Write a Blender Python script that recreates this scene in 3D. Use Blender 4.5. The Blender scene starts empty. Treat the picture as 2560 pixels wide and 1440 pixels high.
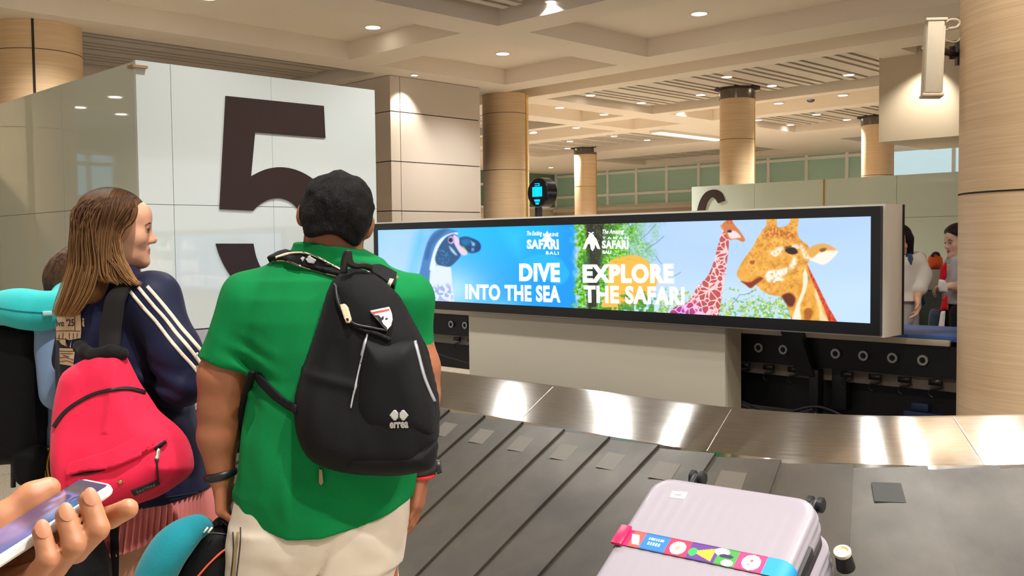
import bpy, bmesh, math, random
import numpy as np
from mathutils import Vector, Matrix
from mathutils.bvhtree import BVHTree
from mathutils.geometry import delaunay_2d_cdt

random.seed(11)
rng = np.random.default_rng(11)
sc = bpy.context.scene
C = sc.collection
PI = math.pi
R2 = math.sqrt(.5)

# ------------------------------------------------------------------ camera
FPX, EYE = 2450.0, 1.55
PITCH, ROLL = math.atan(112 / 2450.0), -0.011
RC = Matrix.Rotation(PI / 2 - PITCH, 3, 'X') @ Matrix.Rotation(ROLL, 3, 'Z')
cam_data = bpy.data.cameras.new('camera')
cam = bpy.data.objects.new('camera', cam_data)
C.objects.link(cam)
cam_data.sensor_width = 36.0
cam_data.lens = 36.0 * FPX / 2560.0
cam_data.clip_start, cam_data.clip_end = .05, 200
cam.matrix_world = Matrix.Translation((0, 0, EYE)) @ RC.to_4x4()
sc.camera = cam
EYEP = Vector((0, 0, EYE))

# ------------------------------------------------------------------ world, colour
world = bpy.data.worlds.new('hall_ambient')
sc.world = world
world.use_nodes = True
_bg = world.node_tree.nodes['Background']
_bg.inputs['Color'].default_value = (1.0, .96, .91, 1)
_bg.inputs['Strength'].default_value = .8
sc.view_settings.view_transform = 'Standard'
sc.view_settings.look = 'None'
sc.view_settings.exposure = 0.12
sc.view_settings.gamma = 1.0
sc.view_settings.use_curve_mapping = False
try:
    sc.cycles.use_denoising = True
    sc.cycles.sample_clamp_indirect = 4.0
    sc.cycles.max_bounces = 6
    sc.cycles.caustics_reflective = False
    sc.cycles.caustics_refractive = False
except Exception:
    pass

# ------------------------------------------------------------------ geometry helpers
def ray(px, py):
    return RC @ Vector(((px - 1280) / FPX, -(py - 720) / FPX, -1.0))
def at(px, py, d):
    r = ray(px, py); return EYEP + r * (d / r.y)
def on_plane(px, py, p0, n):
    r = ray(px, py); n = Vector(n)
    return EYEP + r * ((Vector(p0) - EYEP).dot(n) / r.dot(n))
def on_z(px, py, z):
    r = ray(px, py); return EYEP + r * ((z - EYE) / r.z)
def W(a, b, z=0.0):                      # building axes: a = far-left, b = far-right
    return Vector(((b - a) * R2, (a + b) * R2, z))
def AB(p): return ((p.y - p.x) * R2, (p.x + p.y) * R2)
AD, BD, ZD = Vector((-R2, R2, 0)), Vector((R2, R2, 0)), Vector((0, 0, 1))
def to_px(P):                            # (N,3) array -> pixel arrays
    q = (np.asarray(P, float) - np.array(EYEP)) @ np.array(RC)
    return 1280 + FPX * q[:, 0] / -q[:, 2], 720 - FPX * q[:, 1] / -q[:, 2]

def lin(c):
    c = c / 255.0
    return c / 12.92 if c <= .04045 else ((c + .055) / 1.055) ** 2.4
def L3(rgb): return tuple(lin(v) for v in rgb)
def lin_np(c):
    c = np.clip(c, 0, 255) / 255.0
    return np.where(c <= .04045, c / 12.92, ((c + .055) / 1.055) ** 2.4)

# ------------------------------------------------------------------ materials
def nmat(name):
    m = bpy.data.materials.new(name); m.use_nodes = True
    return m, m.node_tree.nodes, m.node_tree.links, m.node_tree.nodes['Principled BSDF']
def pmat(name, rgb, rough=.5, metal=0., var=.06, vscale=6., bump=0., bscale=60., stretch=(1, 1, 1), ior=1.5, coat=0., sheen=0., sss=0., rvar=0.):
    m, N, L, B = nmat(name)
    col = L3(rgb)
    tc = N.new('ShaderNodeTexCoord'); mp = N.new('ShaderNodeMapping')
    mp.inputs['Scale'].default_value = stretch
    L.new(tc.outputs['Object'], mp.inputs['Vector'])
    nz = N.new('ShaderNodeTexNoise'); nz.inputs['Scale'].default_value = vscale; nz.inputs['Detail'].default_value = 4
    L.new(mp.outputs[0], nz.inputs['Vector'])
    mx = N.new('ShaderNodeMix'); mx.data_type = 'RGBA'
    mx.inputs['A'].default_value = (*[max(0, c * (1 - var)) for c in col], 1)
    mx.inputs['B'].default_value = (*[min(1, c * (1 + var)) for c in col], 1)
    L.new(nz.outputs['Fac'], mx.inputs['Factor']); L.new(mx.outputs['Result'], B.inputs['Base Color'])
    B.inputs['Roughness'].default_value = rough; B.inputs['Metallic'].default_value = metal
    B.inputs['IOR'].default_value = ior
    B.inputs['Coat Weight'].default_value = coat
    B.inputs['Sheen Weight'].default_value = sheen
    if sss:
        B.inputs['Subsurface Weight'].default_value = sss
        B.inputs['Subsurface Radius'].default_value = (.012, .005, .003)
        B.inputs['Subsurface Scale'].default_value = 1.0
    if rvar:
        mr = N.new('ShaderNodeMapRange'); mr.inputs['To Min'].default_value = max(0, rough - rvar); mr.inputs['To Max'].default_value = rough + rvar
        L.new(nz.outputs['Fac'], mr.inputs['Value']); L.new(mr.outputs[0], B.inputs['Roughness'])
    if bump:
        n2 = N.new('ShaderNodeTexNoise'); n2.inputs['Scale'].default_value = bscale; n2.inputs['Detail'].default_value = 3
        L.new(mp.outputs[0], n2.inputs['Vector'])
        bp = N.new('ShaderNodeBump'); bp.inputs['Strength'].default_value = bump; bp.inputs['Distance'].default_value = .01
        L.new(n2.outputs['Fac'], bp.inputs['Height']); L.new(bp.outputs[0], B.inputs['Normal'])
    return m
def emat(name, rgb, s):
    m, N, L, B = nmat(name)
    B.inputs['Base Color'].default_value = (*L3(rgb), 1)
    B.inputs['Emission Color'].default_value = (*L3(rgb), 1); B.inputs['Emission Strength'].default_value = s
    return m
def amat(name, rough=.6, emit=0., attr='col', sss=0., spec=None, bump=0., bscale=80.):  # colour from a mesh attribute
    m, N, L, B = nmat(name)
    a = N.new('ShaderNodeAttribute'); a.attribute_name = attr
    if emit:
        B.inputs['Base Color'].default_value = (.01, .01, .01, 1)
        L.new(a.outputs['Color'], B.inputs['Emission Color']); B.inputs['Emission Strength'].default_value = emit
    else:
        L.new(a.outputs['Color'], B.inputs['Base Color'])
    B.inputs['Roughness'].default_value = rough
    if spec: B.inputs['IOR'].default_value = spec
    if sss:
        B.inputs['Subsurface Weight'].default_value = sss; B.inputs['Subsurface Radius'].default_value = (.012, .005, .003); B.inputs['Subsurface Scale'].default_value = 1.0
    if bump:
        n2 = N.new('ShaderNodeTexNoise'); n2.inputs['Scale'].default_value = bscale
        bp = N.new('ShaderNodeBump'); bp.inputs['Strength'].default_value = bump; bp.inputs['Distance'].default_value = .01
        L.new(n2.outputs['Fac'], bp.inputs['Height']); L.new(bp.outputs[0], B.inputs['Normal'])
    return m

# ------------------------------------------------------------------ objects and tags
def tag(o, label=None, cat=None, group=None, kind=None):
    if label: o['label'] = label
    if cat: o['category'] = cat
    if group: o['group'] = group
    if kind: o['kind'] = kind
    return o
def thing(name, label, cat, loc=(0, 0, 0), group=None, kind=None):
    o = bpy.data.objects.new(name, None); C.objects.link(o)
    o.location = loc; o.empty_display_size = .05
    return tag(o, label, cat, group, kind)
def put(name, me, parent=None):
    o = bpy.data.objects.new(name, me); C.objects.link(o)
    if parent is not None:
        o.parent = parent
        # children meshes are in world coordinates
        if parent.parent is None: o.matrix_parent_inverse = Matrix.Translation(-parent.location)
    return o
def make(name, V, Fc, mat, parent=None, smooth=True, col=None, angle=None, bevel=0., bseg=2):
    me = bpy.data.meshes.new(name)
    V = np.asarray(V, float)
    me.from_pydata([tuple(v) for v in V.tolist()], [], [list(map(int, f)) for f in Fc])
    me.materials.append(mat)
    if bevel or angle is not None:
        bm = bmesh.new(); bm.from_mesh(me)
        if bevel:
            ed = [e for e in bm.edges if len(e.link_faces) == 2 and e.calc_face_angle(0) > .5]
            if ed: bmesh.ops.bevel(bm, geom=ed, offset=bevel, segments=bseg, affect='EDGES', profile=.5, clamp_overlap=True)
        lim = angle if angle is not None else .6
        for f in bm.faces: f.smooth = True
        for e in bm.edges:
            e.smooth = not (len(e.link_faces) == 2 and e.calc_face_angle(0) > lim)
        bm.to_mesh(me); bm.free()
    else:
        me.polygons.foreach_set('use_smooth', [bool(smooth)] * len(me.polygons))
    if col is not None:
        a = me.color_attributes.new('col', 'FLOAT_COLOR', 'POINT')
        c = np.ones((len(me.vertices), 4), np.float32); c[:, :3] = col
        a.data.foreach_set('color', c.ravel())
    me.update()
    return put(name, me, parent)

class MB:
    """collects shapes, then links them as ONE mesh"""
    def __init__(s): s.V = []; s.F = []; s.n = 0
    def add(s, V, F):
        s.V += [tuple(v) for v in V]; s.F += [[i + s.n for i in f] for f in F]; s.n = len(s.V); return s
    def hexa(s, P):                     # 8 corners: bottom ring 0-3, top ring 4-7
        return s.add(P, [(3, 2, 1, 0), (4, 5, 6, 7), (0, 1, 5, 4), (1, 2, 6, 5), (2, 3, 7, 6), (3, 0, 4, 7)])
    def box(s, lo, hi, M=None):
        (x0, y0, z0), (x1, y1, z1) = lo, hi
        P = [Vector(p) for p in ((x0, y0, z0), (x1, y0, z0), (x1, y1, z0), (x0, y1, z0), (x0, y0, z1), (x1, y0, z1), (x1, y1, z1), (x0, y1, z1))]
        if M is not None: P = [M @ p for p in P]
        return s.hexa(P)
    def ab(s, a0, a1, b0, b1, z0, z1):
        return s.hexa([W(a0, b0, z0), W(a0, b1, z0), W(a1, b1, z0), W(a1, b0, z0), W(a0, b0, z1), W(a0, b1, z1), W(a1, b1, z1), W(a1, b0, z1)])
    def tube(s, path, r, n=10, caps=True, flat=1.0, up=None):
        path = [Vector(p) for p in path]; m = len(path)
        rr = r if hasattr(r, '__len__') else [r] * m
        rings = []; prev = None
        for i, p in enumerate(path):
            t = (path[min(i + 1, m - 1)] - path[max(i - 1, 0)]).normalized()
            if prev is None:
                u = Vector(up) if up is not None else (Vector((0, 0, 1)) if abs(t.z) < .9 else Vector((0, 1, 0)))
            else: u = prev
            u = (u - t * u.dot(t)).normalized(); prev = u; v = t.cross(u)
            rings.append([p + (u * math.cos(2 * PI * k / n) * flat + v * math.sin(2 * PI * k / n)) * rr[i] for k in range(n)])
        V = [q for ring in rings for q in ring]
        Fc = [(i * n + k, i * n + (k + 1) % n, (i + 1) * n + (k + 1) % n, (i + 1) * n + k) for i in range(m - 1) for k in range(n)]
        if caps: Fc += [tuple(range(n))[::-1], tuple((m - 1) * n + k for k in range(n))]
        return s.add(V, Fc)
    def cyl(s, p0, p1, r, n=24, r1=None):
        return s.tube([p0, p1], [r, r if r1 is None else r1], n)
    def prism(s, poly, f, t):           # poly: 2d points, f: (u,v)->Vector front, t: Vector offset
        n = len(poly); P = [f(*p) for p in poly]
        V = P + [p + t for p in P]
        tri = fill2d(poly)
        Fc = [tuple(x) for x in tri] + [tuple(i + n for i in x)[::-1] for x in tri] + [(i, (i + 1) % n, (i + 1) % n + n, i + n) for i in range(n)]
        return s.add(V, Fc)
    def build(s, name, mat, parent=None, **k): return make(name, s.V, s.F, mat, parent, **k)

def fill2d(poly):
    from mathutils.geometry import tessellate_polygon
    return tessellate_polygon([[Vector((p[0], p[1], 0)) for p in poly]])
def spline(pts, n=8, closed=False):      # Catmull-Rom through any-dimension points
    P = [np.array(p, float) for p in pts]; m = len(P); out = []
    rng_ = range(m if closed else m - 1)
    for i in rng_:
        if closed: p0, p1, p2, p3 = P[(i - 1) % m], P[i], P[(i + 1) % m], P[(i + 2) % m]
        else: p0, p1, p2, p3 = P[max(i - 1, 0)], P[i], P[i + 1], P[min(i + 2, m - 1)]
        for k in range(n):
            t = k / n
            out.append(.5 * ((2 * p1) + (-p0 + p2) * t + (2 * p0 - 5 * p1 + 4 * p2 - p3) * t * t + (-p0 + 3 * p1 - 3 * p2 + p3) * t ** 3))
    if not closed: out.append(P[-1])
    return out
def ring_loft(rings, closed=True, caps=False):
    n = len(rings[0]); V = [q for r in rings for q in r]; Fc = []
    for i in range(len(rings) - 1):
        for k in range(n if closed else n - 1):
            Fc.append((i * n + k, i * n + (k + 1) % n, (i + 1) * n + (k + 1) % n, (i + 1) * n + k))
    if caps: Fc += [tuple(range(n))[::-1], tuple((len(rings) - 1) * n + k for k in range(n))]
    return V, Fc

# ------------------------------------------------------------------ numpy noise
_LAT = rng.random((32, 32, 32)).astype(np.float32)
def vnoise(P, sx, sy=None, sz=None, off=0.0):
    sy = sx if sy is None else sy; sz = sx if sz is None else sz
    q = np.stack([P[:, 0] * sx + off, P[:, 1] * sy + off * 1.7, P[:, 2] * sz + off * 2.3], 1)
    i = np.floor(q).astype(int); f = (q - i).astype(np.float32); f = f * f * (3 - 2 * f); i &= 31; j = (i + 1) & 31
    g = lambda x, y, z: _LAT[x, y, z]
    x0, y0, z0 = i.T; x1, y1, z1 = j.T; fx, fy, fz = f.T
    a = g(x0, y0, z0) * (1 - fx) + g(x1, y0, z0) * fx; b = g(x0, y1, z0) * (1 - fx) + g(x1, y1, z0) * fx
    c = g(x0, y0, z1) * (1 - fx) + g(x1, y0, z1) * fx; d = g(x0, y1, z1) * (1 - fx) + g(x1, y1, z1) * fx
    return ((a * (1 - fy) + b * fy) * (1 - fz) + (c * (1 - fy) + d * fy) * fz) * 2 - 1

# ------------------------------------------------------------------ implicit surfaces
def smin(a, b, k):
    if k <= 0: return np.minimum(a, b)
    h = np.maximum(k - np.abs(a - b), 0) / k
    return np.minimum(a, b) - h * h * k * .25
def poly_sd(U, Vv, poly):               # signed distance to a 2d polygon, negative inside
    d2 = np.full(U.shape, 1e9); ins = np.zeros(U.shape, bool); n = len(poly)
    for i in range(n):
        x0, y0 = poly[i][:2]; x1, y1 = poly[(i + 1) % n][:2]
        ex, ey = x1 - x0, y1 - y0; L = ex * ex + ey * ey + 1e-12
        wx, wy = U - x0, Vv - y0
        t = np.clip((wx * ex + wy * ey) / L, 0, 1)
        d2 = np.minimum(d2, (wx - ex * t) ** 2 + (wy - ey * t) ** 2)
        c = (y0 > Vv) != (y1 > Vv)
        with np.errstate(divide='ignore', invalid='ignore'):
            xi = ex * (Vv - y0) / (ey if ey != 0 else 1e-12) + x0
        ins ^= c & (U < xi)
    d = np.sqrt(d2)
    return np.where(ins, -d, d)

class Vox:
    def __init__(s, lo, hi, h):
        s.lo = np.array(lo, float); s.h = h
        s.n = np.maximum(2, np.ceil((np.array(hi, float) - s.lo) / h).astype(int) + 1)
        s.V = np.full(tuple(s.n), .06, np.float32)
    def block(s, lo, hi):
        i0 = np.clip(np.floor((np.array(lo, float) - s.lo) / s.h).astype(int), 0, s.n - 1)
        i1 = np.clip(np.ceil((np.array(hi, float) - s.lo) / s.h).astype(int) + 1, 1, s.n)
        sl = tuple(slice(a, b) for a, b in zip(i0, i1))
        ax = [s.lo[k] + s.h * np.arange(i0[k], i1[k]) for k in range(3)]
        g = np.stack(np.meshgrid(*ax, indexing='ij'), -1)
        return sl, g.reshape(-1, 3), g.shape[:3]
    def add(s, fn, lo, hi, k=0., op='u'):
        m = .05 + k
        if op == 'i': sl, P, sh = s.block(s.lo, s.lo + s.h * s.n)
        else: sl, P, sh = s.block(np.array(lo) - m, np.array(hi) + m)
        if P.shape[0] == 0: return s
        d = fn(P).reshape(sh).astype(np.float32)
        v = s.V[sl]
        if op == 'u': s.V[sl] = smin(v, d, k)
        elif op == 's': s.V[sl] = -smin(-v, d, k)
        elif op == 'i': s.V[sl] = -smin(-v, -d, k)
        elif op == 'd': s.V[sl] = v + d
        return s
    def cap(s, a, b, ra, rb=None, k=.02, op='u'):
        a = np.array(a, float); b = np.array(b, float); rb = ra if rb is None else rb
        ba = b - a; L = ba.dot(ba) + 1e-12; R = max(ra, rb)
        def fn(P):
            t = np.clip((P - a) @ ba / L, 0, 1)
            return np.linalg.norm(P - a - t[:, None] * ba, axis=1) - (ra + (rb - ra) * t)
        return s.add(fn, np.minimum(a, b) - R, np.maximum(a, b) + R, k, op)
    def ell(s, c, r, M=None, k=.02, op='u'):
        c = np.array(c, float); r = np.array(r, float); A = np.eye(3) if M is None else np.array(M)   # columns = axes
        R = r.max()
        def fn(P):
            q = (P - c) @ A / r
            k0 = np.linalg.norm(q, axis=1); k1 = np.linalg.norm(q / r, axis=1) + 1e-9
            return k0 * (k0 - 1) / k1
        return s.add(fn, c - R, c + R, k, op)
    def loft(s, rows, k=.02, ex=2.0, op='u'):      # rows (z, cx, cy, rx, ry)
        T = np.array(sorted(rows), float)
        def fn(P):
            z = P[:, 2]; g = lambda i: np.interp(z, T[:, 0], T[:, i])
            rx, ry = g(3), g(4)
            q = (np.abs((P[:, 0] - g(1)) / rx) ** ex + np.abs((P[:, 1] - g(2)) / ry) ** ex) ** (1 / ex)
            d = (q - 1) * np.minimum(rx, ry)
            return np.maximum(d, np.maximum(z - T[-1, 0], T[0, 0] - z))
        lo = [(T[:, 1] - T[:, 3]).min(), (T[:, 2] - T[:, 4]).min(), T[0, 0]]; hi = [(T[:, 1] + T[:, 3]).max(), (T[:, 2] + T[:, 4]).max(), T[-1, 0]]
        return s.add(fn, lo, hi, k, op)
    def cut(s, p, n, k=0.):             # keep the side n points away from
        p = np.array(p, float); n = np.array(n, float); n /= np.linalg.norm(n)
        return s.add(lambda P: (P - p) @ n, s.lo, s.lo + s.h * s.n, k, 'i')
    def disp(s, fn):
        return s.add(fn, s.lo, s.lo + s.h * s.n, 0, 'd')
    def mesh(s, relax=1):
        V = s.V.copy()
        V[0] = V[-1] = .06; V[:, 0] = V[:, -1] = .06; V[:, :, 0] = V[:, :, -1] = .06
        ins = V < 0
        c8 = sum(ins[i:ins.shape[0] - 1 + i, j:ins.shape[1] - 1 + j, k:ins.shape[2] - 1 + k].astype(np.int8) for i in (0, 1) for j in (0, 1) for k in (0, 1))
        act = (c8 > 0) & (c8 < 8)
        I = np.argwhere(act); idx = np.full(act.shape, -1, np.int64); idx[act] = np.arange(len(I))
        acc = np.zeros((len(I), 3)); cnt = np.zeros(len(I))
        cor = [(i, j, k) for i in (0, 1) for j in (0, 1) for k in (0, 1)]
        val = {c: V[I[:, 0] + c[0], I[:, 1] + c[1], I[:, 2] + c[2]] for c in cor}
        for c in cor:
            for ax in range(3):
                if c[ax]: continue
                e = list(c); e[ax] = 1; e = tuple(e)
                a, b = val[c], val[e]; m = (a < 0) != (b < 0)
                t = np.where(m, a / np.where(m, a - b, 1), 0)
                p = np.array(c, float)[None, :].repeat(len(I), 0); p[:, ax] += t
                acc[m] += p[m]; cnt[m] += 1
        Vt = s.lo + s.h * (I + acc / cnt[:, None])
        Q = []
        for ax in range(3):
            b, c = (ax + 1) % 3, (ax + 2) % 3
            s0 = [slice(None)] * 3; s1 = [slice(None)] * 3
            s0[ax] = slice(0, -1); s1[ax] = slice(1, None)
            A, Bv = ins[tuple(s0)], ins[tuple(s1)]
            E = np.argwhere(A != Bv)
            ok = (E[:, b] > 0) & (E[:, c] > 0) & (E[:, b] < act.shape[b]) & (E[:, c] < act.shape[c])
            E = E[ok]
            d = np.zeros(3, int)
            def at_(ob, oc):
                e = E.copy(); e[:, b] -= ob; e[:, c] -= oc
                return idx[e[:, 0], e[:, 1], e[:, 2]]
            q = np.stack([at_(1, 1), at_(0, 1), at_(0, 0), at_(1, 0)], 1)
            fl = A[E[:, 0], E[:, 1], E[:, 2]]
            q[~fl] = q[~fl][:, ::-1]
            Q.append(q)
        Q = np.concatenate(Q); Q = Q[(Q >= 0).all(1)]
        for _ in range(relax):
            S = np.zeros_like(Vt); n = np.zeros(len(Vt))
            for i in range(4):
                np.add.at(S, Q[:, i], Vt[Q[:, (i + 1) % 4]] + Vt[Q[:, (i + 3) % 4]]); np.add.at(n, Q[:, i], 2)
            Vt = Vt * .5 + .5 * S / np.maximum(n, 1)[:, None]
        return Vt, Q
    def build(s, name, mat, parent=None, relax=1, colf=None):
        V, Q = s.mesh(relax)
        o = make(name, V, Q.tolist(), mat, parent, smooth=True, col=None if colf is None else colf(V))
        return o

def plane_frame(o, n, up=(0, 0, 1)):    # local frame (u right, v up, w = n towards the viewer)
    n = Vector(n).normalized(); u = Vector(up).cross(n).normalized(); v = n.cross(u)
    return Vector(o), u, v, n
def to_local(px, py, fr):
    o, u, v, n = fr; p = on_plane(px, py, o, n) - o
    return (p.dot(u), p.dot(v))
def puff(fr, poly, Tf, Tb, R, h, bulge=None, wr=None, prof=.5):
    """an inflated outline: poly in local (u,v), front and back thickness, edge rounding radius"""
    o, u, v, n = fr; A = np.array([u, v, n]).T; O = np.array(o)
    P2 = np.array(poly)
    lo2, hi2 = P2.min(0), P2.max(0)
    cs = [O + A @ np.array((x, y, w)) for x in (lo2[0], hi2[0]) for y in (lo2[1], hi2[1]) for w in (-Tb * 1.3 - .01, Tf * 1.5 + .02)]
    lo, hi = np.min(cs, 0) - .01, np.max(cs, 0) + .01
    X = Vox(lo, hi, h)
    def fn(P):
        q = (P - O) @ A
        d = -poly_sd(q[:, 0], q[:, 1], poly)
        pr = np.clip(1 - (1 - np.clip(d / R, 0, 1)) ** 2, 0, 1) ** prof
        T = np.where(q[:, 2] > 0, Tf, Tb)
        if bulge is not None: T = T * np.where(q[:, 2] > 0, bulge(q[:, 0], q[:, 1]), 1)
        f = np.where(d > 0, np.abs(q[:, 2]) - T * pr, np.sqrt(np.minimum(d, 0) ** 2 + q[:, 2] ** 2))
        if wr is not None: f = f + wr(q, P)
        return f
    X.add(fn, lo, hi)
    return X

# ------------------------------------------------------------------ surface-hugging pieces
def bvh_of(*objs):
    V, Fc = [], []
    for o in objs:
        n = len(V); me = o.data
        V += [v.co.copy() for v in me.vertices]; Fc += [[i + n for i in p.vertices] for p in me.polygons]
    return BVHTree.FromPolygons(V, Fc)
def hit(bv, px, py):
    r = ray(px, py).normalized()
    co, no, i, d = bv.ray_cast(EYEP, r)
    if co is None:
        best = None
        co, no, i, d = bv.find_nearest(EYEP + r * 2.6)
        p = EYEP + r * (co - EYEP).dot(r)
        co, no, i, d = bv.find_nearest(p)
    if no.dot(r) > 0: no = -no
    return co, no
def dens(poly, step):
    out = []
    n = len(poly)
    for i in range(n):
        a = np.array(poly[i], float); b = np.array(poly[(i + 1) % n], float); k = max(1, int(np.linalg.norm(b - a) / step))
        out += [tuple(a + (b - a) * j / k) for j in range(k)]
    return out
def patch(poly, bv, off=.0015, thick=0., step=6.):
    """polygon outlined on a surface: triangulated, laid on it, optionally given a thickness"""
    B = dens(poly, step); n = len(B)
    P = np.array(B); lo, hi = P.min(0), P.max(0)
    gx, gy = np.meshgrid(np.arange(lo[0], hi[0], step), np.arange(lo[1], hi[1], step))
    G = np.stack([gx.ravel(), gy.ravel()], 1)
    if len(G):
        s = poly_sd(G[:, 0], G[:, 1], B); G = G[s < -step * .45]
    pts = [Vector(p) for p in B] + [Vector(p) for p in G]
    r = delaunay_2d_cdt(pts, [], [list(range(n))], 1, 1e-5)
    V2, Fc = r[0], r[2]
    hits = [hit(bv, p.x, p.y) for p in V2]
    top = [co + no * (off + thick) for co, no in hits]
    V = list(top); Fo = [tuple(f) for f in Fc]
    if thick:
        m = len(V); V += [co - no * .002 for co, no in hits]
        ed = {}
        for f in Fc:
            for i in range(len(f)):
                e = (f[i], f[(i + 1) % len(f)])
                if (e[1], e[0]) in ed: del ed[(e[1], e[0])]
                else: ed[e] = 1
        Fo += [(b, a, a + m, b + m) for a, b in ed] + [tuple(i + m for i in f)[::-1] for f in Fc]
    return V, Fo
def decal(name, poly, bv, mat, parent, off=.0015, thick=0., step=6., **k):
    V, Fo = patch(poly, bv, off, thick, step)
    return make(name, V, Fo, mat, parent, **k)
def band(pts, w):                       # pixel polyline -> strip polygon (w number or list)
    P = [np.array(p, float) for p in pts]; n = len(P); ww = w if hasattr(w, '__len__') else [w] * n
    Lf, Rt = [], []
    for i in range(n):
        t = P[min(i + 1, n - 1)] - P[max(i - 1, 0)]; t /= np.linalg.norm(t); nn = np.array((-t[1], t[0])) * ww[i] / 2
        Lf.append(tuple(P[i] + nn)); Rt.append(tuple(P[i] - nn))
    return Lf + Rt[::-1]

def text2d(s, bold=0., spacing=1.0, shear=0.):
    cu = bpy.data.curves.new('t', 'FONT'); cu.body = s; cu.offset = bold; cu.space_character = spacing; cu.shear = shear
    cu.resolution_u = 4
    ob = bpy.data.objects.new('t', cu); C.objects.link(ob)
    bpy.context.view_layer.update()
    dg = bpy.context.evaluated_depsgraph_get()
    me = bpy.data.meshes.new_from_object(ob.evaluated_get(dg))
    V = np.array([v.co[:2] for v in me.vertices]); Fc = [tuple(p.vertices) for p in me.polygons]
    bpy.data.objects.remove(ob); bpy.data.curves.remove(cu); bpy.data.meshes.remove(me)
    lo, hi = V.min(0), V.max(0)
    return (V - lo) / (hi - lo), Fc
def quadmap(V, q):                      # q: TL TR BR BL
    q = [np.array(p, float) for p in q]; u = V[:, :1]; v = V[:, 1:]
    return (q[3] * (1 - u) + q[2] * u) * (1 - v) + (q[0] * (1 - u) + q[1] * u) * v
# ------------------------------------------------------------------ shared materials
M_CEIL = pmat('ceiling_paint', (246, 234, 218), .85, var=.03, vscale=.6)
M_SLAT = pmat('slat_metal', (208, 198, 184), .5, var=.05, vscale=1.5)
M_PLENUM = pmat('plenum_dark', (92, 82, 72), .9)
M_WALL = pmat('wall_paint', (205, 190, 165), .7, var=.03, vscale=1.0)
M_CLAD = pmat('cladding_panel', (212, 200, 186), .42, var=.03, vscale=.8)
M_DARKGAP = pmat('shadow_gap', (40, 34, 30), .9)
M_BLACK = pmat('black_metal', (22, 22, 25), .4, var=.15)
M_GOLD = pmat('brass_strip', (235, 190, 95), .28, metal=1., var=.08, vscale=3)
M_STEELP = pmat('steel_plain', (190, 186, 178), .3, metal=1., var=.08, vscale=8)
M_WHITE = pmat('white_plastic', (232, 226, 214), .45)
M_LAMP = emat('lamp_glow', (255, 246, 232), 9.)

def floor_mat():
    m, N, L, B = nmat('floor_terrazzo')
    tc = N.new('ShaderNodeTexCoord')
    a = N.new('ShaderNodeTexNoise'); a.inputs['Scale'].default_value = 90; a.inputs['Detail'].default_value = 2
    b = N.new('ShaderNodeTexBrick'); b.offset = 0; b.inputs['Scale'].default_value = 1.0
    b.inputs['Brick Width'].default_value = .8; b.inputs['Row Height'].default_value = .8; b.inputs['Mortar Size'].default_value = .004
    b.inputs['Color1'].default_value = (*L3((172, 160, 142)), 1); b.inputs['Color2'].default_value = (*L3((164, 152, 134)), 1); b.inputs['Mortar'].default_value = (*L3((110, 98, 84)), 1)
    mp = N.new('ShaderNodeMapping'); mp.inputs['Rotation'].default_value = (0, 0, PI / 4)
    L.new(tc.outputs['Object'], mp.inputs[0]); L.new(mp.outputs[0], b.inputs['Vector']); L.new(tc.outputs['Object'], a.inputs['Vector'])
    r = N.new('ShaderNodeMapRange'); r.inputs['From Min'].default_value = .35; r.inputs['From Max'].default_value = .65; r.inputs['To Min'].default_value = .7; r.inputs['To Max'].default_value = 1.1
    L.new(a.outputs['Fac'], r.inputs[0])
    x = N.new('ShaderNodeMix'); x.data_type = 'RGBA'; x.blend_type = 'MULTIPLY'; x.inputs['Factor'].default_value = 1
    L.new(b.outputs['Color'], x.inputs['A']); L.new(r.outputs[0], x.inputs['B']); L.new(x.outputs['Result'], B.inputs['Base Color'])
    B.inputs['Roughness'].default_value = .25
    return m
def wood_mat(name='oak_veneer', base=(232, 201, 160), dark=(215, 181, 139)):
    m, N, L, B = nmat(name)
    tc = N.new('ShaderNodeTexCoord'); mp = N.new('ShaderNodeMapping'); mp.inputs['Scale'].default_value = (.9, .9, 48)
    L.new(tc.outputs['Object'], mp.inputs[0])
    n = N.new('ShaderNodeTexNoise'); n.inputs['Scale'].default_value = 1.6; n.inputs['Detail'].default_value = 5; n.inputs['Distortion'].default_value = .5
    L.new(mp.outputs[0], n.inputs['Vector'])
    r = N.new('ShaderNodeValToRGB'); e = r.color_ramp.elements
    e[0].position = .3; e[0].color = (*L3(dark), 1); e[1].position = .68; e[1].color = (*L3(base), 1)
    L.new(n.outputs['Fac'], r.inputs[0])
    n2 = N.new('ShaderNodeTexNoise'); n2.inputs['Scale'].default_value = .9; n2.inputs['Detail'].default_value = 2
    L.new(tc.outputs['Object'], n2.inputs['Vector'])
    mr = N.new('ShaderNodeMapRange'); mr.inputs['To Min'].default_value = .9; mr.inputs['To Max'].default_value = 1.08; L.new(n2.outputs['Fac'], mr.inputs[0])
    x = N.new('ShaderNodeMix'); x.data_type = 'RGBA'; x.blend_type = 'MULTIPLY'; x.inputs['Factor'].default_value = 1
    L.new(r.outputs[0], x.inputs['A']); L.new(mr.outputs[0], x.inputs['B']); L.new(x.outputs['Result'], B.inputs['Base Color'])
    B.inputs['Roughness'].default_value = .42
    return m
M_WOOD = wood_mat()

# ------------------------------------------------------------------ floor and ceiling
mb = MB(); mb.ab(-14, 30, -14, 34, -.12, 0)
tag(mb.build('floor', floor_mat(), smooth=False), 'beige speckled tile floor of the arrivals hall', 'floor', kind='structure')

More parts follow.
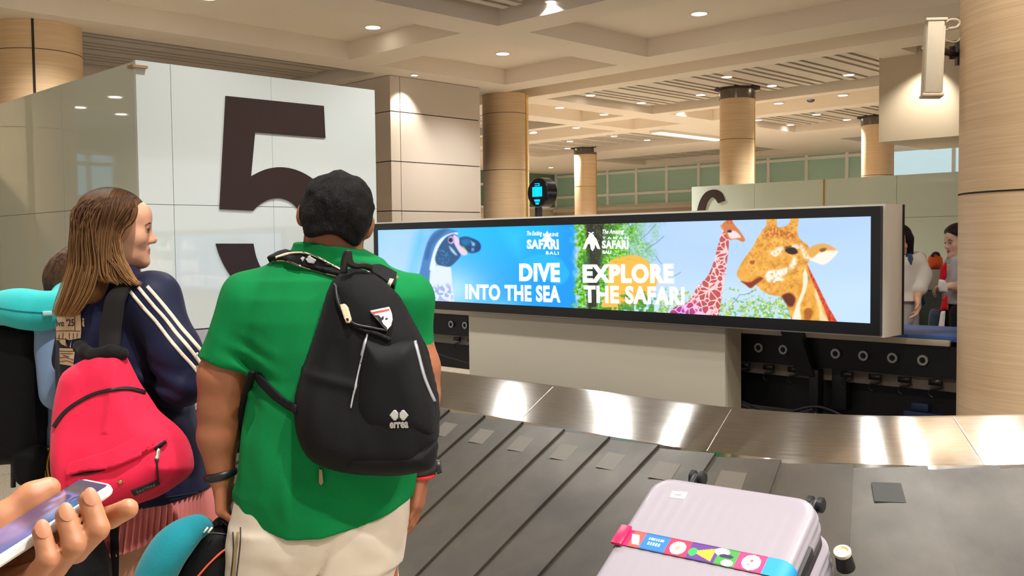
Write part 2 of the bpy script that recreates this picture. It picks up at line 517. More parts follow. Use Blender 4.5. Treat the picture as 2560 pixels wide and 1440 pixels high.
ZC, ZR, ZS, ZL = 4.2, 4.46, 4.9, 4.33
cells = [(9.35, 11.75, 9.0, 11.65, ZR), (2.2, 8.65, 9.0, 11.45, ZR), (9.25, 11.65, 1.6, 8.4, ZR),
         (3.2, 20, 12.2, 12.95, 4.45), (13, 14.4, 16.9, 18.5, ZR), (6.6, 12.2, 16.9, 18.5, ZR), (14.9, 20.7, 16.9, 18.5, ZR), (13.0, 14.2, 13.6, 16.4, ZR), (4.5, 5.9, 13.6, 16.4, ZR), (4.5, 5.9, 9.0, 11.4, 4.2),
         (2.0, 8.65, 1.6, 8.45, ZS), (6.4, 12.4, 13.35, 16.6, ZS), (-2, 4.1, 13.35, 16.6, ZS), (14.8, 20.8, 13.35, 16.6, ZS),
         (6.2, 12.2, 18.95, 22.1, ZS), (14.8, 20.8, 19.05, 22.2, ZS), (6.2, 12.2, 24.4, 27.4, ZS), (14.8, 20.8, 24.4, 27.4, ZS),
         (12.3, 15.4, 2.0, 9.35, ZS), (-6, 1.0, -7, 0.6, ZS), (3.2, 9.0, -7, 0.2, ZS), (12.3, 19, -8, 0.5, ZR)]
aa = sorted({-14., 28.} | {c[0] for c in cells} | {c[1] for c in cells}); bb = sorted({-14., 28.6} | {c[2] for c in cells} | {c[3] for c in cells})
def hz(a, b):
    for c in cells:
        if c[0] < a < c[1] and c[2] < b < c[3]: return c[4]
    return ZC
HH = [[hz((aa[i] + aa[i + 1]) / 2, (bb[j] + bb[j + 1]) / 2) for j in range(len(bb) - 1)] for i in range(len(aa) - 1)]
mb = MB()
for i in range(len(aa) - 1):
    for j in range(len(bb) - 1):
        z = HH[i][j]
        mb.add([W(aa[i], bb[j], z), W(aa[i + 1], bb[j], z), W(aa[i + 1], bb[j + 1], z), W(aa[i], bb[j + 1], z)], [(0, 1, 2, 3)])
        if i + 1 < len(aa) - 1 and HH[i + 1][j] != z:
            z2 = HH[i + 1][j]; mb.add([W(aa[i + 1], bb[j], z), W(aa[i + 1], bb[j + 1], z), W(aa[i + 1], bb[j + 1], z2), W(aa[i + 1], bb[j], z2)], [(0, 1, 2, 3)])
        if j + 1 < len(bb) - 1 and HH[i][j + 1] != z:
            z2 = HH[i][j + 1]; mb.add([W(aa[i], bb[j + 1], z), W(aa[i + 1], bb[j + 1], z), W(aa[i + 1], bb[j + 1], z2), W(aa[i], bb[j + 1], z2)], [(0, 1, 2, 3)])
mb.ab(-14, 28, -14, 28.6, 5.5, 5.6)
ceiling = tag(mb.build('ceiling', M_CEIL, smooth=False), 'beige coffered ceiling with recessed squares and slatted bays', 'ceiling', kind='structure')
for (a0, a1, b0, b1, z) in cells:
    if z != ZS: continue
    mb = MB(); a = a0 + .12; k = 0
    while a < a1 - .2:
        w = .30 if k % 3 == 0 else .12
        w = min(w, a1 - .1 - a)
        mb.ab(a, a + w, b0 + .03, b1 - (.28 if k % 3 == 0 else .16), 4.335, 4.5); a += w + .085; k += 1
    o = mb.build('slat_panel', M_SLAT, ceiling, smooth=False)

# ------------------------------------------------------------------ columns clad in wood
def column(name, x, y, r, ztop, label, seams=(), gold=None, cap=False, base=True):
    mb = MB(); n = 64
    mb.tube([(x, y, 0), (x, y, ztop)], [r, r], n)
    o = mb.build(name, M_WOOD, angle=.6); tag(o, label, 'column', kind='structure')
    if seams:
        mb = MB()
        for z in seams: mb.tube([(x, y, z - .004), (x, y, z + .004)], [r + .0015] * 2, n)
        mb.build('seam', M_DARKGAP, o, angle=.6)
    if gold is not None:
        g = Vector((math.cos(gold), math.sin(gold), 0)); t = Vector((-g.y, g.x, 0)); c = Vector((x, y, 0)) + g * r
        mb = MB(); w = .022 * max(1, r / .4)
        mb.hexa([c - t * w - g * .03, c + t * w - g * .03, c + t * w + g * .012, c - t * w + g * .012] + [p + ZD * (ztop - .2 if cap else ztop) for p in (c - t * w - g * .03, c + t * w - g * .03, c + t * w + g * .012, c - t * w + g * .012)])
        mb.build('brass_strip', M_GOLD, o, smooth=False)
    if cap:
        mb = MB(); mb.tube([(x, y, ztop - .19), (x, y, ztop - .005)], [r + .012] * 2, n); mb.build('steel_collar', pmat('collar_steel', (120, 112, 105), .22, metal=1., var=.2, vscale=5, stretch=(6, 6, .5)), o, angle=.6)
        mb = MB(); mb.tube([(x, y, ztop - .004), (x, y, ztop + .2)], [r + .1] * 2, n); mb.build('dark_opening', M_DARKGAP, o, angle=.6)
    return o
def colpos(px, d): p = at(px, 600, d); return p.x, p.y
x, y = colpos(1267, 17.75); column('column_1', x, y, .415, ZC, 'wood clad round column beside the pale panelled wall', (2.85, 3.85), -.45)
x, y = colpos(1843, 18.15); column('column_2', x, y, .315, 4.33, 'wood clad round column standing behind the glass panel numbered six', (3.4, 1.7), -.35, True)
x, y = colpos(1465, 29.2); column('column_3', x, y, .33, 4.33, 'farthest and thinnest looking wood column near the window wall', (3.2,), -.35, True)
x, y = colpos(2192, 22.5); column('column_4', x, y, .345, 4.33, 'wood clad round column partly covered by the hanging bulkhead', (3.0,), -.3, True)
x, y = colpos(108, 11.9); column('column_5', x, y, .505, ZC, 'wood clad round column rising behind the glass side of the number five panel', (3.86,), None)
# dark joint on that column, on its side toward the hall
g = Vector((.36, -.93, 0)).normalized(); t = Vector((-g.y, g.x, 0)); c = Vector((x, y, 0)) + g * .503
mb = MB(); mb.hexa([c - t * .014, c + t * .014, c + t * .014 + g * .006, c - t * .014 + g * .006] + [p + ZD * ZC for p in (c - t * .014, c + t * .014, c + t * .014 + g * .006, c - t * .014 + g * .006)])
mb.build('joint', M_DARKGAP, bpy.data.objects['column_5'], smooth=False)
column('column_7', W(12, 2.55).x, W(12, 2.55).y, .5, ZC, 'wood clad round column outside the left edge, mirrored in the glass side of the number five panel', (2.9,), -.45)
D0 = 4.75; th = math.atan((2391 - 1280) / FPX) + math.asin(.5 / (D0 / math.cos(math.atan((2391 - 1280) / FPX)) + .02))
x, y = math.sin(th) * 5.3, math.cos(th) * 5.3
COLN = (x, y)
column('column_6', x, y, .5, ZC, 'nearest big wood clad round column, inside the baggage belt loop', (1.76, .62), None)
# fine horizontal reveals and a vertical batten on its far side
# ------------------------------------------------------------------ walls
def cladding(name, a0, a1, b0, b1, label):
    o = MB().ab(a0 + .03, a1, b0 + .03, b1, 0, ZC).build(name, M_DARKGAP, smooth=False)
    tag(o, label, 'wall', kind='structure')
    zs = [0, .52, 1.3, 2.08, 2.86, 3.64, ZC]
    mb = MB()
    for z0, z1 in zip(zs, zs[1:]):
        mb.ab(a0, a0 + .03, b0 + .2, b1, z0 + .007, z1 - .007)
        mb.ab(a0, a0 + .03, b0, b0 + .188, z0 + .007, z1 - .007)
        mb.ab(a0 + .03, a1, b0, b0 + .03, z0 + .007, z1 - .007)
    mb.build('cladding_panel', M_CLAD, o, smooth=False)
cladding('wall_center', 12.25, 15.2, 9.6, 11.52, 'pale panelled wall block with dark joints beside the number five panel')
mb = MB(); mb.ab(3.0, 6.45, 14.15, 16.0, 2.98, 4.8)
tag(mb.build('wall_bulkhead', M_WALL, smooth=False), 'pale boxed bulkhead hanging from the ceiling near the big column', 'wall', kind='structure')
mb = MB(); mb.ab(-12, 26, 28.5, 28.7, 0, 2.85); mb.ab(-12, 26, 28.5, 28.7, 4.62, 5.4)
tag(mb.build('wall_back', M_WALL, smooth=False), 'far beige wall below and above the band of windows', 'wall', kind='structure')
mb = MB(); mb.ab(26, 26.2, 12, 28.7, 0, 2.85); mb.ab(26, 26.2, 12, 28.7, 4.62, 5.4)
tag(mb.build('wall_far_left', M_WALL, smooth=False), 'far beige side wall below the dark windows', 'wall', kind='structure')
mb = MB(); mb.ab(22, 22.2, -14, 9, 0, 5.4)
tag(mb.build('wall_left', M_WALL, smooth=False), 'beige wall closing the hall beyond the number five panel', 'wall', kind='structure')

M_GLASSG = pmat('green_window_glass', (170, 204, 188), .06, var=.05, vscale=.3, ior=1.55)
M_GLASSB = pmat('blue_window_glass', (205, 232, 245), .08, var=.06, vscale=.2, ior=1.5)
M_GLASSD = pmat('dark_window_glass', (104, 132, 112), .06, var=.05, vscale=.3, ior=1.55)
M_FRAME = pmat('window_frame', (238, 234, 226), .5)
def window(name, horiz, k, s0, s1, z0, z1, nx, zs, glass, label):
    """a band of glazing on a wall at a=k (horiz False) or b=k (horiz True)"""
    f = (lambda s_, t, z: W(s_, k + t, z)) if horiz else (lambda s_, t, z: W(k + t, s_, z))
    def bx(mb, sa, sb, ta, tb, za, zb): mb.hexa([f(sa, ta, za), f(sb, ta, za), f(sb, tb, za), f(sa, tb, za), f(sa, ta, zb), f(sb, ta, zb), f(sb, tb, zb), f(sa, tb, zb)])
    root = MB(); 
    for i in range(nx + 1): s_ = s0 + (s1 - s0) * i / nx; bx(root, s_ - .05, s_ + .05, -.06, .06, z0, z1)
    for z in [z0] + list(zs) + [z1]: bx(root, s0, s1, -.05, .05, z - .045, z + .045)
    o = root.build(name, M_FRAME, smooth=False); tag(o, label, 'window', kind='structure')
    mb = MB(); bx(mb, s0, s1, -.01, .02, z0, z1); mb.build('pane', glass, o, smooth=False)
    return o
window('window_1', True, 28.45, 12.6, 26, 2.88, 4.62, 10, (3.3, 4.1), M_GLASSG, 'long band of green tinted windows high on the far wall')
window('window_2', True, 28.45, -2, 12.6, 2.3, 4.62, 8, (4.15,), emat('daylit_glass', (178, 206, 216), .75), 'pale blue daylit windows on the far wall beside the big column')
window('window_3', False, 25.95, 14, 28.4, 2.88, 4.62, 9, (3.7,), M_GLASSD, 'dark windows on the far side wall behind the round blue sign')
mb = MB(); mb.ab(12.5, 25.9, 28.2, 28.45, 2.72, 2.84); mb.ab(14, 25.9, 28.3, 28.45, 2.3, 2.38)
tag(mb.build('trim_1', M_WALL, smooth=False), 'beige ledge running below the far windows', 'trim', kind='structure')
o = window('window_4', False, 21.95, -2.66, -.93, 2.67, 3.64, 3, (3.4,), emat('daylit_pane', (150, 195, 215), .7), 'blue daylit window on the wall beyond the number five panel')

# floor joint trims near the camera
mb = MB(); mb.ab(2.6, 12, 1.69, 1.735, 0, .006)
tag(mb.build('trim_2', M_STEELP, smooth=False), 'steel strip set in the floor in front of the baggage belt', 'trim', kind='structure')
mb = MB(); mb.ab(2.6, 12, 1.60, 1.615, 0, .005)
tag(mb.build('trim_3', M_DARKGAP, smooth=False), 'dark joint in the floor along the steel strip', 'trim', kind='structure')

# ------------------------------------------------------------------ lamps
LK = 1.5
def lamp(px, py, z, power, label, group, r=.075, kind='slot', warm=(1, .97, .925), wide=128):
    p = on_z(px, py, z); lamp_at(p, power, label, group, r, warm, wide)
def lamp_at(p, power, label, group, r=.075, warm=(1, .97, .925), wide=128):
    root = thing('ceiling_downlight', label, 'downlight', p, group)
    mb = MB(); n = 28
    mb.tube([p + ZD * .012, p - ZD * .006], [r + .022, r + .016], n); mb.build('trim_ring', M_WHITE, root, angle=.6)
    mb = MB(); mb.tube([p - ZD * .004, p - ZD * .0085], [r, r * .96], n); mb.build('lens', M_LAMP, root, angle=.6)
    if power:
        ld = bpy.data.lights.new('downlight_beam', 'SPOT'); ld.energy = power * LK; ld.color = warm; ld.spot_size = math.radians(wide); ld.spot_blend = .7; ld.shadow_soft_size = .06
        lo = bpy.data.objects.new('downlight_beam', ld); C.objects.link(lo); lo.parent = root; lo.location = (0, 0, -.03)
PW = 260
lamp(520, -6, ZR, PW, 'round downlight cut by the top edge above the number five panel', 'coffer downlights', .1, wide=100)
lamp(932, 68, ZR, PW, 'round downlight in the coffer above the number five panel', 'coffer downlights', .1, wide=84)
lamp(1257, 134, ZR, PW * .8, 'round downlight in the square coffer in front of the wood column', 'coffer downlights', .1)
lamp(1748, 34, ZR, PW, 'round downlight in the long coffer above the advertising screen', 'coffer downlights', .1)
lamp(1377, 4, ZL, PW, 'bright downlight between the slats of the nearest slatted bay', 'slat downlights', .06)
FAR = [(1817, 192, ZL), (2122, 187, ZL), (1930, 214, ZL), (2213, 209, ZL), (2026, 231, ZL), (1752, 237, ZL), (1476, 238, ZL), (1603, 257, ZL), (1706, 274, ZL)]
FAR2 = [(1947, 258, 4.2), (2107, 238, 4.2), (1399, 269, 4.2), (1510, 286, 4.2)]
FAR3 = [(1341, 316, ZL), (1332, 332, 4.2), (1441, 319, 4.2), (1895, 300, ZL), (1976, 312, ZL), (2041, 286, ZL), (2117, 299, ZL), (2046, 325, ZL), (1787, 322, 4.46), (1425, 353, ZL), (1419, 371, ZL), (1404, 387, ZL), (1535, 340, ZL), (1618, 350, ZL), (1698, 357, ZL), (1594, 368, ZL), (1497, 377, ZL)]
for i, f in enumerate(FAR): lamp(*f, 520 if i in (1, 4, 6, 8) else 0, 'small bright downlight in the large slatted bay beyond the screen', 'downlights of the large slatted bay', .085)
for i, f in enumerate(FAR2): lamp(*f, 420 if i in (0, 2) else 0, 'flush downlight in the plain beam bordering the slatted bays', 'downlights in the beams', .085)
for i, f in enumerate(FAR3): lamp(*f, 600 if i % 2 == 0 else 0, 'added downlight brightening the far side wall near the windows', 'distant downlights', .085)
# the same fixtures go on over the waiting area around and behind the camera
for a, b in [(1.4, 1.0), (-2.5, 1.2), (1.2, -3.2), (5.4, 0.9), (10.6, 4.2), (10.6, -2.5), (6.0, -4.0), (14, 1.2), (14.5, -4), (17.5, 1), (19, -4), (17, 5), (-3.4, 6.5), (1.2, 5.2), (-4, 10.5), (-1.5, 10.2), (-.6, .9), (-1.8, 2.2), (-1.3, 3.1)]:  # last few entries are added lamps to brighten the nearest column and screen side
    near = (a, b) in ((1.4, 1.0), (5.4, .9), (1.2, 5.2), (-2.5, 1.2), (10.6, 4.2), (1.2, -3.2), (-3.4, 6.5), (-.6, .9), (-1.8, 2.2), (-1.3, 3.1))
    z = hz(a, b); z = ZL if z == ZS else z
    lamp_at(W(a, b, z), 430 if (a, b) == (-1.3, 3.1) else 250 if near or (a > 5 and -4.5 < b < 3) else 0, 'round downlight over the waiting area before the belt', 'downlights over the waiting area', .1)
# lamps between the slats of the nearest bay: the ones whose reflections streak the steel rim
for px, py in ((1268, 985), (1524, 1040), (1700, 1075), (1420, 1015)):
    q = on_plane(px, py, W(0, 2.6, .91), (BD * -.5 + ZD * .866)); v = (q - EYEP).normalized(); N_ = (BD * -.5 + ZD * .866).normalized(); r_ = v - N_ * (2 * v.dot(N_))
    h_ = q + r_ * ((ZL - q.z) / r_.z)
    if px != 1420: lamp_at(h_, 85, 'added downlight among the slats, brightening the number five panel', 'lamps over the belt', .075)
for px, py, nx in ((2185, 1120, -.21), (2290, 1135, -.10), (2540, 1150, .035)):
    N_ = Vector((nx * .5, -math.sqrt(1 - nx * nx) * .5, .866)).normalized(); q = on_z(px, py, .915); v = (q - EYEP).normalized(); r_ = v - N_ * (2 * v.dot(N_)); h_ = q + r_ * ((ZL - q.z) / r_.z)
    if hz(*AB(h_)) != ZS: h_ = q + r_ * ((hz(*AB(h_)) - .005 - q.z) / r_.z)
    lamp_at(h_, 85, 'added downlight among the slats, brightening the number five panel', 'lamps over the belt', .075)
# lamps whose images show in the glass side of the number five panel
for px, py in ((128, 288), (199, 268), (288, 242), (303, 285), (250, 353), (208, 363), (268, 403), (75, 222), (160, 196)):
    g_ = Vector((-R2, -R2, 0)); q = on_plane(px, py, W(0, 3.34), g_); v = (q - EYEP).normalized(); r_ = v - g_ * (2 * v.dot(g_)); h_ = q + r_ * ((4.195 - q.z) / r_.z)
    lamp_at(h_, 0, 'round downlight over the waiting area before the belt', 'downlights over the waiting area', .11)
for a, b in ((23.5, 25.5), (24, 20.5), (21.5, 17.5)): lamp_at(W(a, b, 4.195), 520, 'added downlight brightening the far side wall near the windows', 'distant downlights', .085)  # extra lamps, added because the far side wall came out dark
lamp_at(W(6.1, 5.9, ZL), 150, 'added downlight among the slats, brightening the number five panel', 'lamps over the belt', .075)  # extra lamp, added to lift the dim end of the number five front
# wall washers: the lit corner of the panelled wall and the bulkhead
def wash(p, tgt, power, size, label):
    root = thing('wall_washer', label, 'downlight', p)
    mb = MB(); mb.tube([p + ZD * .05, p - ZD * .01], [.06, .06], 20); mb.build('housing', M_WHITE, root, angle=.6)
    mb = MB(); mb.tube([p - ZD * .008, p - ZD * .014], [.045, .045], 20); mb.build('lens', M_LAMP, root, angle=.6)
    ld = bpy.data.lights.new('washer_beam', 'SPOT'); ld.energy = power * LK; ld.color = (1, .93, .82); ld.spot_size = math.radians(size); ld.spot_blend = .8; ld.shadow_soft_size = .03
    lo = bpy.data.objects.new('washer_beam', ld); C.objects.link(lo); lo.parent = root; lo.location = (0, 0, -.03)
    lo.rotation_euler = (Vector(tgt) - p).to_track_quat('-Z', 'Y').to_euler()
wash(W(11.95, 9.85, 4.19), W(12.3, 9.8, 3.0), 60, 80, 'spot lamp above the corner of the panelled wall')
wash(W(5.6, 13.75, 4.19), W(5.95, 14.2, 2.6), 80, 90, 'spot lamp above the hanging bulkhead')
# light cove between two slatted bays
root = thing('cove_light', 'long white light strip in the far ceiling between slatted bays', 'light', W(14.1, 20.4, 4.19))
MB().ab(13.95, 14.3, 19.0, 21.8, 4.14, 4.2).build('lamp_body', M_WHITE, root, smooth=False)
MB().ab(13.98, 14.27, 19.05, 21.75, 4.128, 4.145).build('diffuser', emat('cove_glow', (255, 240, 225), 1.6), root, smooth=False)
p = on_z(2027, 249, 4.2)
root = thing('smoke_detector', 'small dark round detector on the ceiling beam before the slats', 'detector', p)
MB().tube([p, p - ZD * .03, p - ZD * .05], [.07, .07, .04], 20).build('housing', M_BLACK, root, angle=.6)
# ------------------------------------------------------------------ numbered glass panels
NB, NA = Vector((-R2, -R2, 0)), Vector((R2, -R2, 0))      # toward -b, toward -a
def glass_paint(name, rgb, rough=.03, ior=1.6, coat=.0):
    return pmat(name, rgb, rough, var=.02, vscale=.4, ior=ior, coat=coat)
M_GWHITE = glass_paint('back_painted_glass', (232, 240, 237), .03, 1.85)
M_GSIDE = glass_paint('grey_green_glass', (214, 226, 214), .03, 1.8)
M_G6 = glass_paint('sage_glass', (226, 240, 228), .04, 1.55)
M_DIGIT = pmat('brown_lettering', (52, 32, 28), .45, var=.05)
root = thing('number_panel', 'tall white glass panel with a big brown number 5', 'display panel', W(7.4, 4.5))
def plate_joints(mb, a0, a1, b0, b1, z0, z1): mb.ab(a0, a1, b0, b1, z0, z1)
# front faces: glass sheets with thin joints between
mb = MB(); bs = [3.34, 3.62, 4.52, 5.62]; zs = [.885, 1.884, 2.99]
for b0, b1 in zip(bs, bs[1:]):
    for z0, z1 in zip(zs, zs[1:]): mb.ab(7.4, 7.44, b0 + (.0 if b0 == bs[0] else .002), b1 - .002, z0 + .002, z1 - .002)
mb.build('front_glass', M_GWHITE, root, smooth=False)
mb = MB(); mb.ab(7.39, 7.44, 3.34, 5.62, .1, .875); mb.build('base_panel', pmat('pale_base', (196, 190, 198), .35), root, smooth=False)
mb = MB()
for a0, a1 in ((7.44, 8.9), (8.9, 10.6), (10.6, 12.3), (12.3, 13.9)):
    for z0, z1 in ((.1, 1.874), (1.878, 2.98)): mb.ab(a0 + .002, a1 - .002, 3.34, 3.38, z0, z1)
mb.build('side_glass', M_GSIDE, root, smooth=False)
MB().ab(7.44, 11.4, 3.38, 5.6, 0, 2.96).build('inner_core', pmat('core_grey', (150, 146, 134), .8), root, smooth=False)
MB().ab(7.36, 7.46, 3.3, 3.42, 2.925, 2.945).build('corner_bracket', pmat('tan_bracket', (176, 140, 100), .5), root, smooth=False)
def on_panel(px, py):
    p = on_plane(px, py, W(7.4, 0), NA); return (AB(p)[1], p.z)
five = [(563, 240), (808, 265), (812, 345), (636, 331), (626, 441)] + [tuple(p) for p in spline([(626, 441), (662, 424), (700, 418), (742, 426), (783, 449), (825, 490), (852, 550), (862, 615), (848, 690), (812, 752), (765, 785), (712, 792), (655, 772), (607, 730), (570, 680), (549, 640), (539, 609)], 4)] + \
       [tuple(p) for p in spline([(632, 609), (640, 645), (658, 680), (690, 705), (724, 705), (752, 680), (768, 640), (770, 590), (757, 545), (735, 512), (705, 497), (675, 498), (648, 511), (631, 527)], 4)] + [(548, 523)]
MB().prism([on_panel(*p) for p in five], lambda b, z: W(7.4 - .012, b, z), AD * .013).build('digit', M_DIGIT, root, smooth=False)

root = thing('number_panel', 'sage green glass panel with a brown number 6 behind the screen', 'display panel', W(8, 15.15))
PB = 15.12; f_ = lambda px: AB(on_plane(px, 480, W(0, PB), NB))[0]
g0, g1, g2 = f_(1729), f_(1886), f_(2060)
for a1, a0 in ((g0, g1), (g1, g2), (g2, 6.6), (6.6, 4.4)):
    mb = MB()
    for z0, z1 in ((0, 1.88), (1.885, 2.545)): mb.ab(a0 + .003, a1 - .003, PB, PB + .03, z0, z1)
    mb.build('front_glass', M_G6, root, smooth=False)
MB().ab(4.4, g0, PB + .03, PB + .16, 0, 2.52).build('inner_core', pmat('core_sage', (150, 152, 138), .8), root, smooth=False)
MB().ab(g2 - .012, g2 + .012, PB - .012, PB, 0, 2.545).build('edge_strip', M_GOLD, root, smooth=False)
def on_p6(px, py):
    p = on_plane(px, py, W(0, PB), NB); return (AB(p)[0], p.z)
six = [tuple(p) for p in spline([(1813, 502), (1805, 482), (1788, 474), (1767, 480), (1752, 500), (1743, 535), (1741, 590), (1750, 640), (1770, 668), (1795, 668), (1812, 640), (1816, 600), (1808, 565), (1792, 548), (1776, 552), (1764, 568)], 4)] + [tuple(p) for p in spline([(1761, 535), (1768, 508), (1779, 494), (1788, 496), (1796, 508)], 4)]
MB().prism([on_p6(*p) for p in six], lambda a, z: W(a, PB - .02, z), BD * .02).build('digit', M_DIGIT, root, smooth=False)

# ------------------------------------------------------------------ advertising screen
SB = 5.05; SA0, SA1, SZ0, SZ1 = 2.29, 6.70, 1.035, 1.725; IA0, IA1, IZ0, IZ1 = 2.343, 6.655, 1.1, 1.672
M_BEZEL = pmat('screen_bezel', (17, 17, 21), .32, var=.1)
M_CASE = pmat('screen_case', (250, 242, 228), .5, var=.05, vscale=2)
root = thing('advertising_screen', 'long lit screen advertising a safari park with penguin and giraffes', 'screen', W(4.5, SB, 1.03))
mb = MB(); mb.ab(SA0, SA1, SB - .0, SB + .05, SZ0, IZ0); mb.ab(SA0, SA1, SB, SB + .05, IZ1, SZ1); mb.ab(SA0, IA0, SB, SB + .05, IZ0, IZ1); mb.ab(IA1, SA1, SB, SB + .05, IZ0, IZ1)
mb.build('bezel', M_BEZEL, root, smooth=False)
MB().ab(SA0 - .012, SA1 + .012, SB + .03, SB + .255, SZ0 - .01, SZ1 + .012).build('cabinet', M_CASE, root, smooth=False)
MB().ab(SA0 - .02, SA0 - .012, SB + .245, SB + .255, SZ0 - .01, SZ1 + .012).build('cabinet_edge', M_DARKGAP, root, smooth=False)
# the picture on it: a dense sheet whose vertices carry the colours the screen shows
NX, NY = 1300, 210
s_ = np.linspace(0, 1, NX); t_ = np.linspace(0, 1, NY)
S_, T_ = np.meshgrid(s_, t_, indexing='ij')
aS = IA1 + (IA0 - IA1) * S_.ravel(); zS = IZ0 + (IZ1 - IZ0) * T_.ravel(); bS = SB + .012
VS = np.stack([(bS - aS) * R2, (bS + aS) * R2, zS], 1)
X, Y = to_px(VS)
col = np.zeros((len(X), 3))
def sstep(a, b, x): t = np.clip((x - a) / (b - a), 0, 1); return t * t * (3 - 2 * t)
def n2(sx, sy, off=0.): return vnoise(np.stack([X, Y, np.zeros_like(X)], 1), sx, sy, 1., off)
def fillp(poly, c, feather=1.6, alpha=1., mod=None):
    P = np.array(poly); lo = P.min(0) - 8; hi = P.max(0) + 8
    m = np.where((X > lo[0]) & (X < hi[0]) & (Y > lo[1]) & (Y < hi[1]))[0]
    if not len(m): return
    d = poly_sd(X[m], Y[m], poly); al = np.clip(.5 - d / feather, 0, 1) * alpha
    if mod is not None: al = al * mod[m]
    cc = c[m] if isinstance(c, np.ndarray) and c.ndim == 2 else np.array(c)
    col[m] = col[m] * (1 - al[:, None]) + cc * al[:, None]
def mixm(mask, c):
    global col
    col = col * (1 - mask[:, None]) + np.array(c) * mask[:, None]
A4 = lambda L_: [(900 + x / 4, 540 + y / 4) for x, y in L_]
B4 = lambda L_: [(1440 + x / 4, 500 + y / 4) for x, y in L_]
C4 = lambda L_: [(1920 + x / 4, 480 + y / 4) for x, y in L_]
sp = lambda L_, n=4: [tuple(p) for p in spline(L_, n, True)]
# sea half
g = sstep(940, 1440, X)
col[:] = np.array((158, 206, 255)) * (1 - g[:, None]) + np.array((0, 150, 240)) * g[:, None]
mixm(sstep(1060, 1180, X) * (1 - sstep(1330, 1440, X)) * (1 - sstep(560, 720, Y)) * .8, (10, 186, 255))
mixm(np.exp(-(((X - 1130) / 70) ** 2 + ((Y - 725) / 45) ** 2)) * .75, (190, 232, 255))
mixm(np.exp(-(((X - 990) / 60) ** 2 + ((Y - 690) / 60) ** 2)) * .6, (196, 224, 255))
mixm(np.exp(-(((X - 1250) / 50) ** 2 + ((Y - 775) / 22) ** 2)) * .8, (150, 216, 255))
fillp(A4([(380, 900), (500, 420), (560, 180), (620, 140), (640, 240), (560, 500), (520, 900)]), (70, 190, 250), 22, .55)
fillp(A4([(300, 140), (560, 140), (470, 900), (160, 900), (160, 500)]), (178, 214, 255), 30, .5)
fillp(A4([(1400, 130), (1640, 130), (1600, 420), (1500, 300)]), (60, 200, 255), 30, .5)
fillp(sp(A4([(1600, 560), (1640, 440), (1820, 380), (1990, 420), (2070, 520), (2090, 600), (1990, 690), (1800, 600)])), (36, 190, 255), 6, .6)
# penguin
fillp(sp(A4([(800, 138), (900, 132), (985, 165), (860, 190), (770, 270), (725, 400), (705, 540), (690, 700), (640, 870), (570, 800), (535, 740), (590, 590), (636, 390), (680, 250), (735, 165)])), (74, 128, 190), 4)
fillp(sp(A4([(800, 138), (880, 134), (820, 190), (720, 300), (690, 420), (650, 420), (690, 250)])), (40, 92, 150), 8, .7)
fillp(sp(A4([(760, 500), (850, 480), (905, 515), (918, 640), (922, 900), (640, 900), (690, 760), (703, 560)])), (220, 230, 255), 4)
fillp(sp(A4([(975, 165), (890, 180), (800, 235), (745, 330), (712, 440), (696, 540), (750, 520), (770, 400), (800, 300), (860, 235), (960, 195)])), (226, 240, 255), 4)
fillp(sp(A4([(880, 200), (960, 185), (1005, 290), (1008, 390), (965, 450), (900, 505), (830, 500), (772, 482), (752, 420), (785, 320), (835, 240)])), (34, 84, 132), 4)
fillp(sp(A4([(780, 330), (880, 330), (880, 480), (770, 470)])), (60, 124, 176), 10, .8, np.clip(n2(.28, .28) * 2, 0, 1))
fillp(sp(A4([(720, 720), (900, 690), (905, 860), (680, 860)])), (140, 160, 216), 12, .8, np.clip(n2(.2, .2, 3) * 2 + .4, 0, 1))
fillp(sp(A4([(975, 235), (1050, 205), (1130, 225), (1190, 258), (1210, 305), (1190, 352), (1120, 372), (1060, 352), (1005, 310)])), (14, 66, 122), 4)
fillp(sp(A4([(1010, 245), (1060, 225), (1110, 245), (1080, 290), (1030, 290)])), (0, 134, 190), 8, .7)
fillp(A4([(1110, 250), (1150, 270), (1150, 300), (1120, 300)]), (170, 216, 240), 5, .8)
fillp(A4([(1115, 320), (1140, 320), (1140, 350), (1115, 355)]), (150, 210, 240), 5, .7)
fillp(sp(A4([(940, 188), (990, 225), (1000, 290), (1060, 345), (1072, 385), (1015, 388), (960, 312), (930, 240)])), (226, 202, 234), 4)
fillp(A4([(1015, 300), (1040, 310), (1072, 355), (1050, 370)]), (214, 222, 140), 6, .9)
fillp(sp(A4([(890, 300), (930, 330), (970, 385), (955, 392), (910, 350)])), (206, 226, 244), 4, .8)
fillp(sp([(900 + (912 + 34 * math.cos(k)) / 4, 540 + (240 + 40 * math.sin(k)) / 4) for k in np.linspace(0, 5.6, 8)]), (190, 160, 214), 3)
fillp(sp([(900 + (906 + 20 * math.cos(k)) / 4, 540 + (240 + 22 * math.sin(k)) / 4) for k in np.linspace(0, 5.6, 8)]), (30, 30, 70), 3)
# savanna half: sky
edge = sstep(1428, 1448, X + n2(.12, .12, 5) * 10 + (Y - 660) * -.04)
sky = np.array((176, 206, 252)) + n2(.006, .02, 2)[:, None] * np.array((9, 6, 3))
sky += (sstep(560, 800, Y) * 18)[:, None] * np.array((1, .8, .3))
col = col * (1 - edge[:, None]) + sky * edge[:, None]
leaf = n2(.14, .14, 1) * .6 + n2(.35, .35, 2) * .5
lc = np.array((96, 176, 40)) + (n2(.3, .3, 7))[:, None] * np.array((70, 58, 30))
